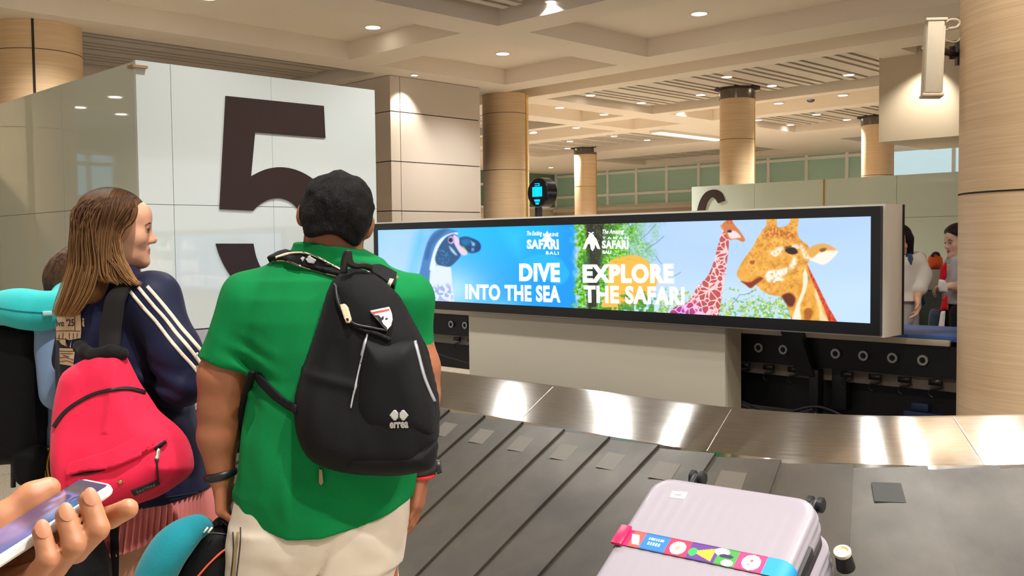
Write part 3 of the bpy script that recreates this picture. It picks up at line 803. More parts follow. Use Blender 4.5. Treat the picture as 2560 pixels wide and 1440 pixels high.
# tree at the meeting of the halves
tm = (1 - sstep(1520, 1665, X + n2(.05, .05, 9) * 40 + np.maximum(0, Y - 640) * .5)) * sstep(1432, 1450, X + n2(.1, .1, 4) * 14) * sstep(-.25, .05, leaf + .28)
col = col * (1 - tm[:, None]) + np.clip(lc, 0, 255) * tm[:, None]
fillp(B4([(90, 230), (280, 230), (250, 640), (200, 1150), (110, 1150), (120, 640)]), np.array((40, 40, 30)) + n2(.35, .05, 3)[:, None] * np.array((24, 22, 12)), 9, .95)
fillp(B4([(250, 240), (420, 240), (340, 420), (260, 640)]), (34, 60, 24), 16, .55)
fillp(B4([(60, 560), (120, 520), (140, 760), (60, 800)]), (30, 90, 40), 14, .6)
mixm(((n2(.5, .5, 12) > .62) & (X > 1440) & (X < 1640) & (Y < 660)).astype(float) * .6, (214, 232, 150))
fillp(sp(B4([(330, 620), (420, 575), (560, 550), (660, 575), (740, 640), (800, 720), (810, 830), (740, 960), (650, 1040), (480, 1062), (390, 1095), (260, 1085), (285, 960), (320, 800)])), (242, 184, 72), 4)
fillp(B4([(360, 590), (640, 560), (700, 610), (520, 600), (380, 640)]), (170, 180, 40), 7, .6, np.clip(n2(.1, .3, 8) * 3, 0, 1))
bush = np.clip((Y - 736 + n2(.06, .06, 11) * 26 + n2(.2, .2, 13) * 18) / 12, 0, 1) * (X > 1440) * (1 - sstep(1985, 2000, X)) * np.clip(n2(.16, .16, 21) * 2.2 + 1.0, 0, 1) * np.where((X > 1545) | (Y > 768), 1, 0)
sm = lambda v, t, e=.12: sstep(t - e, t + e, v)[:, None]
q_ = sm(n2(.25, .25, 17), .1); bc = np.array((196, 214, 70)) * q_ + np.array((112, 176, 96)) * (1 - q_)
bc = np.where((X < 1640)[:, None], bc * np.array((.45, .75, .5)), bc)
q_ = sm(n2(.4, .4, 19), .4) * (X > 1640)[:, None]; bc = bc * (1 - q_) + np.array((226, 236, 250)) * q_
col = col * (1 - (bush * .9)[:, None]) + bc * (bush * .9)[:, None]
for (x0, y0, x1, y1) in ((1680, 690, 1702, 680), (1600, 600, 1640, 560), (1620, 620, 1660, 590), (1850, 738, 1890, 724), (1640, 640, 1655, 660), (1830, 760, 1850, 735)):
    fillp(band([(x0, y0), ((x0 + x1) / 2, (y0 + y1) / 2 + 3), (x1, y1)], 1.6), (90, 110, 130), 1.4, .7)
# small giraffe
def cells_pattern(poly, n, seed, c1, c2, t):
    P = np.array(poly); lo, hi = P.min(0), P.max(0); r_ = np.random.default_rng(seed)
    m = np.where((X > lo[0] - 2) & (X < hi[0] + 2) & (Y > lo[1] - 2) & (Y < hi[1] + 2))[0]
    sd = lo + r_.random((n, 2)) * (hi - lo); d = np.sqrt((X[m][:, None] - sd[:, 0]) ** 2 + (Y[m][:, None] - sd[:, 1]) ** 2); d.sort(1)
    a = np.clip((d[:, 1] - d[:, 0] - t) / 1.4, 0, 1)
    out = np.zeros((len(X), 3)); out[m] = np.array(c2) * a[:, None] + np.array(c1) * (1 - a[:, None]); return out
neck = sp(B4([(1480, 285), (1528, 400), (1512, 600), (1485, 800), (1450, 1000), (1402, 1175), (1180, 1165), (950, 1150), (985, 1075), (1110, 1025), (1195, 900), (1225, 850), (1310, 770), (1370, 640), (1408, 500), (1448, 360)]), 5)
pat = cells_pattern(neck, 170, 4, (250, 206, 208), (188, 84, 78), 1.3)
pat = np.where((pat[:, :1] > 0), pat, 0) + (sstep(1800, 1690, X) * sstep(730, 790, Y))[:, None] * np.array((-20, -30, 60))
fillp(neck, pat, 2)
fillp(sp(B4([(1448, 265), (1500, 205), (1556, 205), (1592, 255), (1640, 312), (1690, 392), (1668, 420), (1600, 392), (1535, 398), (1496, 340), (1470, 300)])), (206, 122, 70), 2)
fillp(sp(B4([(1520, 320), (1590, 310), (1650, 370), (1610, 380), (1545, 385)])), (240, 216, 214), 3)
fillp(sp(B4([(1515, 305), (1550, 300), (1555, 322), (1520, 324)])), (50, 40, 90), 2)
fillp(B4([(1505, 160), (1525, 160), (1530, 240), (1510, 240)]), (196, 96, 60), 2); fillp(B4([(1545, 160), (1562, 160), (1560, 240), (1540, 240)]), (196, 96, 60), 2)
fillp(sp(B4([(1440, 245), (1462, 262), (1480, 300), (1455, 285)])), (214, 150, 120), 2)
# large giraffe
fur = np.array((230, 164, 66)) + (n2(.09, .09, 31) * .8 + n2(.3, .3, 33) * .3)[:, None] * np.array((26, 30, 26))
neckL = B4([(2035, 950), (2110, 1040), (2150, 1190), (2160, 1230), (2590, 1230), (2520, 1110), (2460, 990), (2400, 860), (2330, 690), (2290, 600), (2200, 800)])
fillp(neckL, fur, 2.5)
fillp(neckL, (150, 74, 26), 2.5, .75, np.clip(n2(.05, .035, 41) * 5 - 1.1, 0, 1))
fillp(sp(B4([(2262, 650), (2300, 700), (2318, 800), (2290, 930), (2240, 1060), (2250, 1200), (2160, 1210), (2200, 1060), (2262, 900), (2270, 760)])), (250, 238, 216), 4, .95)
fillp(sp(B4([(2400, 880), (2440, 1000), (2470, 1120), (2520, 1215), (2440, 1215), (2430, 1080), (2390, 960)])), (248, 226, 190), 5, .8)
fillp(sp(B4([(2310, 640), (2350, 720), (2392, 800), (2440, 900), (2490, 1000), (2530, 1080), (2590, 1180), (2610, 1230), (2540, 1230), (2480, 1080), (2412, 920), (2350, 780)])), np.array((206, 70, 40)) + n2(.4, .4, 43)[:, None] * np.array((36, 34, 30)), 3)
headL = sp(B4([(1900, 262), (1915, 170), (2000, 160), (2012, 268), (2075, 268), (2130, 235), (2150, 170), (2225, 165), (2212, 320), (2252, 400), (2315, 450), (2340, 520), (2335, 600), (2290, 680), (2250, 790), (2210, 890), (2110, 958), (1960, 952), (1860, 905), (1800, 850), (1745, 882), (1680, 832), (1638, 790), (1608, 748), (1640, 655), (1690, 575), (1760, 480), (1815, 380), (1860, 310)]), 4)
fillp(headL, fur, 2.5)
fillp(headL, (168, 100, 38), 2, .38, np.clip(n2(.22, .22, 47) * 3 - .9, 0, 1))
fillp(sp(B4([(1880, 300), (1960, 275), (2100, 285), (2200, 340), (2160, 400), (2010, 370), (1900, 380)])), (176, 84, 36), 12, .75, np.clip(n2(.25, .25, 51) * 2 + .6, 0, 1))
for P_ in ([(1945, 520), (2030, 470), (2080, 480), (2010, 560), (1960, 555)], [(2180, 570), (2130, 660), (2010, 700), (1930, 700), (1890, 770), (1960, 800), (2060, 760), (2160, 700), (2210, 620)], [(2240, 440), (2310, 520), (2320, 600), (2270, 560)], [(1900, 790), (2000, 760), (2080, 800), (1960, 830)]):
    fillp(sp(B4(P_)), (252, 244, 232), 7, .95, np.clip(n2(.2, .2, 53) + 1, 0, 1))
fillp(sp(B4([(2130, 470), (2200, 440), (2240, 480), (2190, 490)])), (244, 230, 220), 4, .8)
fillp(sp(B4([(2090, 500), (2130, 475), (2190, 480), (2218, 525), (2170, 545), (2120, 532)])), (44, 28, 22), 3)
fillp(B4([(2085, 470), (2150, 455), (2160, 470), (2090, 490)]), (84, 46, 20), 4, .8)
fillp(sp(B4([(1720, 600), (1790, 585), (1800, 630), (1760, 660), (1720, 640)])), (240, 176, 84), 4, .9); fillp(sp(B4([(1740, 610), (1785, 605), (1780, 640), (1745, 640)])), (140, 70, 30), 4, .8)
fillp(sp(B4([(1650, 812), (1740, 822), (1830, 772), (1868, 788), (1790, 850), (1745, 880), (1690, 842)])), (136, 48, 30), 4)
fillp(sp(B4([(1620, 700), (1660, 680), (1730, 720), (1720, 790), (1650, 790)])), (240, 170, 70), 10, .7)
fillp(sp(B4([(2060, 955), (2140, 930), (2195, 985), (2170, 1060), (2120, 1060), (2080, 1000)])), (88, 30, 24), 6, .9)
fillp(sp(C4([(400, 620), (440, 560), (520, 520), (600, 535), (695, 580), (660, 650), (560, 725), (470, 700), (410, 670)])), (248, 236, 224), 3)
fillp(sp(C4([(400, 620), (430, 550), (530, 515), (610, 530), (690, 580), (600, 585), (520, 600), (440, 660)])), (222, 158, 66), 5, .9)
fillp(sp(C4([(520, 570), (580, 560), (570, 590), (530, 600)])), (110, 64, 24), 4, .8)
quads = [(i * NY + j, (i + 1) * NY + j, (i + 1) * NY + j + 1, i * NY + j + 1) for i in range(NX - 1) for j in range(NY - 1)]
make('display', VS, quads, amat('screen_picture', .25, 1.04), root, smooth=False, col=lin_np(col))
M_SWHITE = emat('screen_white', (242, 244, 255), 1.04)
def scr(px, py, off=.004):
    return on_plane(px, py, W(0, SB + .012 - off), NB)
def words(name, s, q, bold=.02, spacing=1., shear=0.):
    V, Fc = text2d(s, bold, spacing, shear); P = quadmap(V, q)
    make(name, [scr(*p) for p in P], Fc, M_SWHITE, root, smooth=False)
words('lettering', 'DIVE', [(1298, 659), (1399, 657), (1400, 706), (1298, 703)], .05, 1.08)
words('lettering', 'INTO THE SEA', [(1163, 710), (1400, 714), (1401, 757), (1163, 748)], .038, 1.06)
words('lettering', 'SAFARI', [(1317, 599), (1396, 598), (1397, 624), (1317, 622)], .045, 1.08)
words('lettering', 'BALI', [(1365, 628), (1396, 629), (1397, 637), (1365, 636)], .02, 1.3)
words('lettering', 'The Exciting', [(1317, 578), (1355, 577), (1355, 592), (1317, 592)], .01, 1, .3)
words('lettering', 'MARINE', [(1358, 583), (1396, 582), (1396, 591), (1358, 591)], .015, 1.1)
words('lettering', 'EXPLORE', [(1456, 661), (1684, 659), (1685, 709), (1457, 707)], .052, 1.1)
words('lettering', 'THE SAFARI', [(1459, 713), (1711, 717), (1711, 763), (1460, 757)], .042, 1.08)
words('lettering', 'SAFARI', [(1505, 601), (1571, 600), (1571, 623), (1505, 621)], .045, 1.08)
words('lettering', 'BALI', [(1506, 626), (1528, 626), (1528, 635), (1506, 634)], .03)
words('lettering', 'The Amazing', [(1506, 574), (1560, 572), (1560, 588), (1506, 588)], .01, 1, .3)
words('lettering', 'TAMAN', [(1506, 592), (1571, 591), (1571, 598), (1506, 598)], .01, 1.6)
def sflat(name, poly): 
    tri = fill2d(poly); make(name, [scr(*p) for p in poly], tri, M_SWHITE, root, smooth=False)
sflat('emblem', B4([(140, 340), (160, 340), (205, 390), (243, 490), (215, 488), (190, 440), (185, 480), (165, 512), (148, 490), (140, 440), (118, 440), (98, 488), (68, 492), (100, 400)]))
sflat('emblem', B4([(120, 325), (130, 320), (182, 350), (175, 358)])); sflat('emblem', B4([(172, 318), (180, 325), (128, 360), (122, 350)]))
sflat('emblem', [(1352, 603), (1362, 590), (1368, 577), (1374, 590), (1382, 600), (1372, 606)])

# stand box under it
root = thing('screen_stand', 'cream box stand under the middle of the long screen', 'stand', W(4.4, 5.2))
mb = MB(); mb.ab(3.29, 5.6, 5.12, 5.16, 0, 1.02); mb.build('front_panel', pmat('stand_cream', (206, 199, 180), .55, var=.04, vscale=1.5), root, bevel=.004)
M_SS = pmat('stand_side', (200, 190, 164), .6)
MB().ab(3.29, 3.33, 5.16, 5.3, 0, 1.02).build('side_panel', M_SS, root, smooth=False); MB().ab(5.56, 5.6, 5.16, 5.3, 0, 1.02).build('side_panel', M_SS, root, smooth=False)

# ------------------------------------------------------------------ feeder conveyor behind the screen
CB = 5.4; CA0, CA1 = 1.2, 6.9
M_BELTBLUE = pmat('blue_belt', (66, 104, 176), .35, var=.06)
M_RAIL = pmat('rail_beige', (206, 192, 168), .5, var=.06, vscale=4)
M_CONV = pmat('conveyor_black', (17, 18, 22), .5, var=.2)
root = thing('feed_conveyor', 'dark feed conveyor with a blue belt running behind the screen', 'conveyor', W(4, 5.7, .4))
MB().ab(CA0, CA1, CB, CB + .62, .99, 1.02).build('belt', M_BELTBLUE, root, bevel=.004)
MB().ab(CA0 + .85, CA1, CB - .035, CB - .005, .968, 1.0).build('side_rail', M_RAIL, root, bevel=.003)
mb = MB(); mb.ab(CA0, CA1, CB, CB + .02, .79, .965); mb.ab(CA0, CA1, CB + .6, CB + .62, .56, .985); mb.ab(CA0, CA1, CB + .05, CB + .57, .93, .985); mb.ab(CA0, CA1, CB + .1, CB + .6, .5, .72); mb.build('side_frame', M_CONV, root, smooth=False)
MB().ab(CA0, CA1, CB + .03, CB + .06, .715, .785).build('return_strip', pmat('strip_grey', (128, 120, 108), .5), root, smooth=False)
M_RING = pmat('roller_ring', (190, 190, 188), .35, metal=.6)
for i in range(24):
    a = 2.2 + i * .17
    if 3.5 < a < 5.55: continue
    if 2.78 < a < 3.0: continue
    c = W(a, CB - .004, .882)
    ring = MB(); n = 24
    P = []
    for (r, w) in ((.029, 0), (.029, .012), (.017, .012), (.017, 0)): P.append([c - BD * w + (AD * math.cos(2 * PI * k / n) + ZD * math.sin(2 * PI * k / n)) * r for k in range(n)])
    V, Fc = ring_loft(P); o = make('roller', V, Fc, M_RING, root, angle=.6)
    mb = MB(); mb.tube([c - BD * .002, c - BD * .008], [.017, .017], 16); mb.tube([c - BD * .002, c - BD * .016], [.007, .006], 8); mb.build('roller_hub', M_BLACK, o, angle=.6)
    mb = MB(); h = W(a - .07, CB - .01, .765)
    mb.box((-.035, -.01, -.015), (.035, .01, .015), Matrix.Translation(h) @ Matrix.Rotation(PI * .75, 4, 'Z'))
    mb.tube(spline([h - AD * .02, h - AD * .035 - ZD * .02, h - AD * .01 - ZD * .035, h + AD * .03 - ZD * .045, h + AD * .035 - ZD * .07, h + AD * .01 - ZD * .085], 4), .0055, 6)
    mb.build('bracket', M_BLACK, root)
c = W(2.86, CB - .05, 0)
mb = MB()
mb.hexa([W(2.82, CB - .06, .74), W(2.82, CB, .74), W(2.93, CB, .74), W(2.93, CB - .06, .74), W(2.9, CB - .1, 1.022), W(2.9, CB, 1.022), W(3.03, CB, 1.022), W(3.03, CB - .1, 1.022)])
mb.ab(2.8, 2.86, CB - .05, CB + .02, .5, .78); mb.ab(2.66, 2.75, CB + .02, CB + .1, .55, .8)
mb.build('post', M_CONV, root, bevel=.004)
mb = MB(); mb.tube([W(2.83, CB - .02, .42), W(2.83, CB - .02, .54)], .011, 12); mb.tube([W(2.83, CB - .02, .402), W(2.83, CB - .02, .416)], .035, 16); mb.build('levelling_foot', M_STEELP, root, angle=.6)
mb = MB(); mb.ab(2.12, 2.34, CB + .06, CB + .3, .44, .58); mb.ab(1.9, 2.1, CB + .06, CB + .3, .43, .56); mb.ab(2.2, 2.3, CB + .07, CB + .2, .58, .63)
mb.build('drive_motor', pmat('motor_blue', (38, 52, 92), .45), root, bevel=.012)
mb = MB()
for a in (5.62, 5.9, 6.2, 3.1, 2.5): mb.ab(a, a + .03, CB + .3, CB + .33, .4, .6)
mb.build('leg', M_CONV, root, smooth=False)
def cable(pts, r, label):
    mb = MB(); mb.tube(spline(pts, 8), r, 8); tag(mb.build('cable', pmat('cable_grey', (58, 60, 66), .5), None), label, 'cable')
cable([W(3.5, CB - .03, .62), W(3.3, CB - .05, .535), W(3.05, CB - .06, .5), W(2.84, CB - .06, .56), W(2.7, CB - .06, .55), W(2.5, CB - .03, .46), W(2.3, CB - .02, .415), W(2.0, CB - .02, .42), W(1.7, CB, .43)], .007, 'thick grey cable sagging along the feed conveyor to its far end')
cable([W(3.5, CB - .06, .6), W(3.25, CB - .075, .51), W(3.0, CB - .08, .5), W(2.82, CB - .08, .55)], .005, 'thin cable sagging between the stand box and the conveyor post')
cable([W(2.78, CB - .12, .54), W(2.74, CB - .14, .45), W(2.65, CB - .15, .408), W(2.5, CB - .14, .41), W(2.38, CB - .1, .44), W(2.26, CB - .01, .5), W(2.24, CB + .05, .52)], .006, 'looped cable rising to the blue motor box')
cable([W(6.4, CB - .05, .66), W(6.15, CB - .06, .62), W(5.95, CB - .07, .60), W(5.75, CB - .06, .57), W(5.6, CB - .05, .56)], .007, 'cable crossing the dark gap at the far end of the stand box')
MB()
mb = MB(); mb.ab(-.5, 6.9, 2.95, 7.2, .2, .4)
# inner deck is trimmed to the inside of the belt loop below

# ------------------------------------------------------------------ baggage carousel
CL, CR_, RI = (4.4, 3.28), (1.99, 3.92), (.6, 1.24)
def path_pts():
    out = []                            # (pos in ab, outward normal in ab, arc length)
    L = 0
    for k in range(3): out.append([(5.0, 3.28 + .36 - .12 * k), (1, 0)])
    for k in range(25):
        f = math.radians(0 - 90 * k / 24); n = (math.cos(f), math.sin(f)); out.append([(CL[0] + RI[0] * n[0], CL[1] + RI[0] * n[1]), n])
    for k in range(1, 16): out.append([(4.4 - 2.41 * k / 16, 2.68), (0, -1)])
    for k in range(21):
        f = math.radians(-90 - 47 * k / 20); n = (math.cos(f), math.sin(f)); out.append([(CR_[0] + RI[1] * n[0], CR_[1] + RI[1] * n[1]), n])
    t = (n[1], -n[0]); p = out[-1][0]
    for k in range(1, 17): out.append([(p[0] + t[0] * .15 * k, p[1] + t[1] * .15 * k), n])
    for i, o in enumerate(out):
        if i: L += math.dist(o[0], out[i - 1][0])
        o.append(L)
    return out
PP = path_pts(); PL = np.array([p[2] for p in PP]); PXY = np.array([p[0] for p in PP]); PNN = np.array([p[1] for p in PP])
def cp(u, o, z):
    a = np.interp(u, PL, PXY[:, 0]); b = np.interp(u, PL, PXY[:, 1]); n = np.array((np.interp(u, PL, PNN[:, 0]), np.interp(u, PL, PNN[:, 1]))); n /= np.linalg.norm(n)
    return W(a + n[0] * o, b + n[1] * o, z)
UMAX = PL[-1]; SL = .577
U = np.linspace(0, UMAX, 160)
root = thing('baggage_carousel', 'stainless baggage carousel with overlapping dark sloping plates', 'carousel', W(2.9, 2.3, 0))
def sweep(name, prof, mat, uv=False, smooth=True, angle=.5):
    V, Fc = ring_loft([[cp(u, o, z) for o, z in prof] for u in U], closed=False)
    o = make(name, V, Fc, mat, root, angle=angle)
    if uv:
        l = o.data.uv_layers.new(name='uv'); m = len(prof)
        for lp in o.data.loops:
            i, k = divmod(lp.vertex_index, m); l.data[lp.index].uv = (U[i], k / m)
    return o
def brushed():
    m, N, L, B = nmat('brushed_steel')
    uv = N.new('ShaderNodeUVMap'); uv.uv_map = 'uv'
    mp = N.new('ShaderNodeMapping'); mp.inputs['Scale'].default_value = (2.5, 50, 1); L.new(uv.outputs[0], mp.inputs[0])
    n = N.new('ShaderNodeTexNoise'); n.inputs['Scale'].default_value = 3; n.inputs['Detail'].default_value = 6; n.inputs['Roughness'].default_value = .7; L.new(mp.outputs[0], n.inputs['Vector'])
    r = N.new('ShaderNodeValToRGB'); r.color_ramp.elements[0].position = .3; r.color_ramp.elements[0].color = (*L3((232, 229, 223)), 1); r.color_ramp.elements[1].position = .7; r.color_ramp.elements[1].color = (*L3((252, 250, 246)), 1)
    L.new(n.outputs['Fac'], r.inputs[0]); L.new(r.outputs[0], B.inputs['Base Color'])
    mr = N.new('ShaderNodeMapRange'); mr.inputs['To Min'].default_value = .10; mr.inputs['To Max'].default_value = .17; L.new(n.outputs['Fac'], mr.inputs[0]); L.new(mr.outputs[0], B.inputs['Roughness'])
    B.inputs['Metallic'].default_value = 1; B.inputs['Anisotropic'].default_value = .97; B.inputs['Anisotropic Rotation'].default_value = .25
    tg = N.new('ShaderNodeTangent'); tg.direction_type = 'UV_MAP'; tg.uv_map = 'uv'; L.new(tg.outputs[0], B.inputs['Tangent'])
    return m
M_BRUSH = brushed()
sweep('steel_rim', [(-.235, .945), (-.23, .968), (-.215, .976), (-.2, .972), (-.004, .862), (0, .85)], M_BRUSH, uv=True)
for u in (1.9, 3.05, 3.9, 4.75, 5.55):
    V, Fc = ring_loft([[cp(u + du, o, z + .0012) for o, z in ((-.2, .972), (-.1, .917), (-.004, .862))] for du in (-.0016, .0016)], closed=False)
    make('rim_joint', V, Fc, M_STEELP, root, smooth=False)
sweep('inner_skirt', [(-.225, .955), (-.225, .4)], pmat('skirt_dark', (60, 56, 52), .6))
sweep('under_tray', [(.0, .82), (.87, .3), (.87, 0)], M_CONV)
sweep('outer_bumper', [(.87, .33), (.87, .385), (.885, .4), (.97, .4), (.985, .385), (.985, .12), (.97, .1), (.97, 0)], M_BRUSH, uv=True)
def rubber_mat():
    m, N, L, B = nmat('belt_rubber')
    tc = N.new('ShaderNodeTexCoord')
    n = N.new('ShaderNodeTexNoise'); n.inputs['Scale'].default_value = 2.6; n.inputs['Detail'].default_value = 6; n.inputs['Roughness'].default_value = .62; L.new(tc.outputs['Object'], n.inputs['Vector'])
    r = N.new('ShaderNodeValToRGB'); r.color_ramp.elements[0].position = .35; r.color_ramp.elements[0].color = (*L3((46, 42, 36)), 1); r.color_ramp.elements[1].position = .72; r.color_ramp.elements[1].color = (*L3((74, 67, 57)), 1)
    L.new(n.outputs['Fac'], r.inputs[0]); L.new(r.outputs[0], B.inputs['Base Color'])
    mr = N.new('ShaderNodeMapRange'); mr.inputs['To Min'].default_value = .55; mr.inputs['To Max'].default_value = .27; L.new(n.outputs['Fac'], mr.inputs[0]); L.new(mr.outputs[0], B.inputs['Roughness'])
    B.inputs['IOR'].default_value = 1.42
    return m
M_RUB = rubber_mat(); M_SCUFF = pmat('scuff_patch', (82, 75, 65), .45); M_SCUFFD = pmat('scuff_dark', (30, 28, 25), .6)
k = 0; u = .25
while u < UMAX - .3:
    u0, u1 = u, u + .24
    rows = []
    for j in range(13):
        o = .86 * j / 12; sk = -.05 * math.sin(PI * .5 * j / 12)
        rows.append([(u0 + sk, o), (u1 + sk, o)])
    V = []; Fc = []
    for r in rows:
        for (uu, o), lift in zip((r[0], ((r[0][0] * .5 + r[1][0] * .5), r[0][1]), r[1]), (.001, .006, .0125)):
            z = .848 - SL * o; V.append(cp(min(uu, UMAX), o, z + lift))
        for (uu, o), lift in zip((r[0], ((r[0][0] * .5 + r[1][0] * .5), r[0][1]), r[1]), (-.003, .0, .005)):
            z = .848 - SL * o; V.append(cp(min(uu, UMAX), o, z + lift))
    for j in range(12):
        q = j * 6; p = q + 6
        Fc += [(q, q + 1, p + 1, p), (q + 1, q + 2, p + 2, p + 1), (q + 4, q + 3, p + 3, p + 4), (q + 5, q + 4, p + 4, p + 5), (q + 2, q + 5, p + 5, p + 2), (q + 3, q, p, p + 3)]
    o = make('belt_plate', V, Fc, M_RUB, root, angle=.5)
    P4 = [cp(u0 + .07 + .08 * i, .06 + .07 * j, .848 - SL * (.06 + .07 * j) + .0085) for i, j in ((0, 0), (1, 0), (1, 1), (0, 1))]
    sx = to_px(np.array([list(q) for q in P4]))[0].mean()
    if sx < 1950 or 2170 < sx < 2330: make('scuff_mark', P4, [(0, 1, 2, 3)], M_SCUFFD if sx > 2000 else M_SCUFF, o, smooth=False)
    u += .215; k += 1
# deck inside the loop, under the conveyor
deck = [PXY[i] - PNN[i] * .235 for i in range(len(PXY))]
last = deck[-1]
deck = deck + [(last[0] - 1.4, last[1] + 2.5), (last[0] - .2, 7.3), (5.6, 7.3), (5.6, 4.2), (deck[0][0], 4.2)]
MB().prism([tuple(p) for p in deck], lambda a, b: W(a, b, .4), ZD * -.4).build('floor_deck', pmat('deck_carpet', (66, 60, 60), .95, var=.35, vscale=14, bump=.3, bscale=160), smooth=False)
tag(bpy.data.objects['floor_deck'], 'dark carpeted deck inside the baggage belt loop', 'floor', kind='structure')

# ------------------------------------------------------------------ round blue sign on a pole
sp_ = at(1360, 482, 10.8)
root = thing('round_sign', 'round black sign with a glowing cyan luggage symbol on a dark pole', 'sign', (sp_.x - .06, sp_.y, 0))
nrm = Vector((-.74, -.67, 0)).normalized(); tv = ZD.cross(nrm).normalized()
rr = .165; n = 48
P = []
for (r, w) in ((.0, -.05), (rr - .01, -.05), (rr, -.04), (rr, .09), (rr - .012, .1), (0, .1)): P.append([sp_ + nrm * w + (tv * math.cos(2 * PI * k / n) + ZD * math.sin(2 * PI * k / n)) * max(r, .0005) for k in range(n)])
V, Fc = ring_loft(P); make('drum', V, Fc, pmat('sign_black', (20, 18, 26), .2, coat=.5), root, angle=.5)
M_CY = emat('sign_cyan', (0, 190, 255), 1.15)
def sgn(poly, name='symbol'):
    MB().prism([(x, y) for x, y in poly], lambda x, y: sp_ + nrm * .106 + tv * x + ZD * y, nrm * -.004).build(name, M_CY, root, smooth=False)
sgn([(-.075, -.045), (-.05, -.045), (-.05, .062), (-.075, .062)]); sgn([(-.044, -.045), (.044, -.045), (.044, .062), (-.044, .062)]); sgn([(.05, -.045), (.075, -.045), (.075, .062), (.05, .062)])
sgn([(-.035, .07), (.035, .07), (.035, .1), (-.035, .1), (-.035, .092), (.025, .092), (.025, .078), (-.035, .078)])
sgn([(-.05, -.075), (.04, -.075), (.04, -.1), (-.035, -.1)]); sgn([(-.03, -.108), (.03, -.108), (.022, -.13), (-.02, -.13)])
mb = MB(); pb = Vector((sp_.x - .06, sp_.y + .04, 0)); mb.tube([pb, (pb.x, pb.y, sp_.z - .1)], .042, 20); mb.tube([pb, pb + ZD * .02], .18, 24)
mb.build('pole', pmat('pole_dark', (58, 46, 60), .3, coat=.3), root, angle=.6)

# ------------------------------------------------------------------ column loudspeaker
pc = Vector((COLN[0], COLN[1], 0)); 
s0, s1 = at(2337, 46, 4.72), at(2341, 241, 4.72)
root = thing('column_speaker', 'slim cream column loudspeaker mounted on the nearest wood column', 'loudspeaker', s1)
ctr = (s0 + s1) / 2; hh = (s0.z - s1.z) / 2; ax = Matrix.Translation(ctr) @ Matrix.Rotation(math.radians(-14), 4, 'Z') @ Matrix.Rotation(math.radians(2.2), 4, 'Y')
MB().box((-.048, -.01, -hh + .012), (.038, .085, hh - .012), ax).build('cabinet', pmat('speaker_cream', (226, 210, 180), .45), root, bevel=.006)
MB().box((-.044, -.02, -hh + .016), (.03, -.008, hh - .016), ax).build('grille', pmat('speaker_grille', (232, 218, 190), .6, bump=.5, bscale=900), root, bevel=.004)
M_CAP = pmat('speaker_cap', (222, 206, 178), .45)
for z0 in (hh - .014, -hh): MB().box((-.053, -.022, z0), (.043, .088, z0 + .014), ax).build('end_cap', M_CAP, root, bevel=.003)
bz = at(2383, 122, 4.72).z
e = at(2403, 122, 4.8)
mb = MB(); mb.box((.04, .03, -.05), (.052, .06, .05), Matrix.Translation((ctr.x, ctr.y, bz))); mb.tube([(ctr.x + .045, ctr.y + .045, bz), (e.x - .03, e.y + .02, bz - .004)], .017, 12); mb.tube([(e.x - .035, e.y + .02, bz - .03), (e.x - .035, e.y + .02, bz + .03)], .014, 12); mb.tube([(e.x - .035, e.y + .02, bz - .004), (e.x + .05, e.y + .1, bz - .004)], .013, 12); mb.box((-.006, -.02, -.055), (.012, .03, .055), Matrix.Translation((e.x + .006, e.y + .04, bz)))
mb.build('bracket', pmat('bracket_brown', (70, 58, 58), .4, metal=.5), root)
mb = MB(); q = lambda x, y, d=4.76: at(x, y, d)
mb.tube(spline([q(2362, 58), q(2375, 50), q(2392, 50), q(2399, 58), q(2392, 68), q(2372, 72)], 6), .007, 10); mb.tube(spline([q(2372, 72), q(2362, 78), q(2360, 95), q(2375, 104), q(2392, 104), q(2400, 96)], 6), .0022, 8)
mb.build('wire', pmat('wire_cream', (226, 214, 190), .5), root)
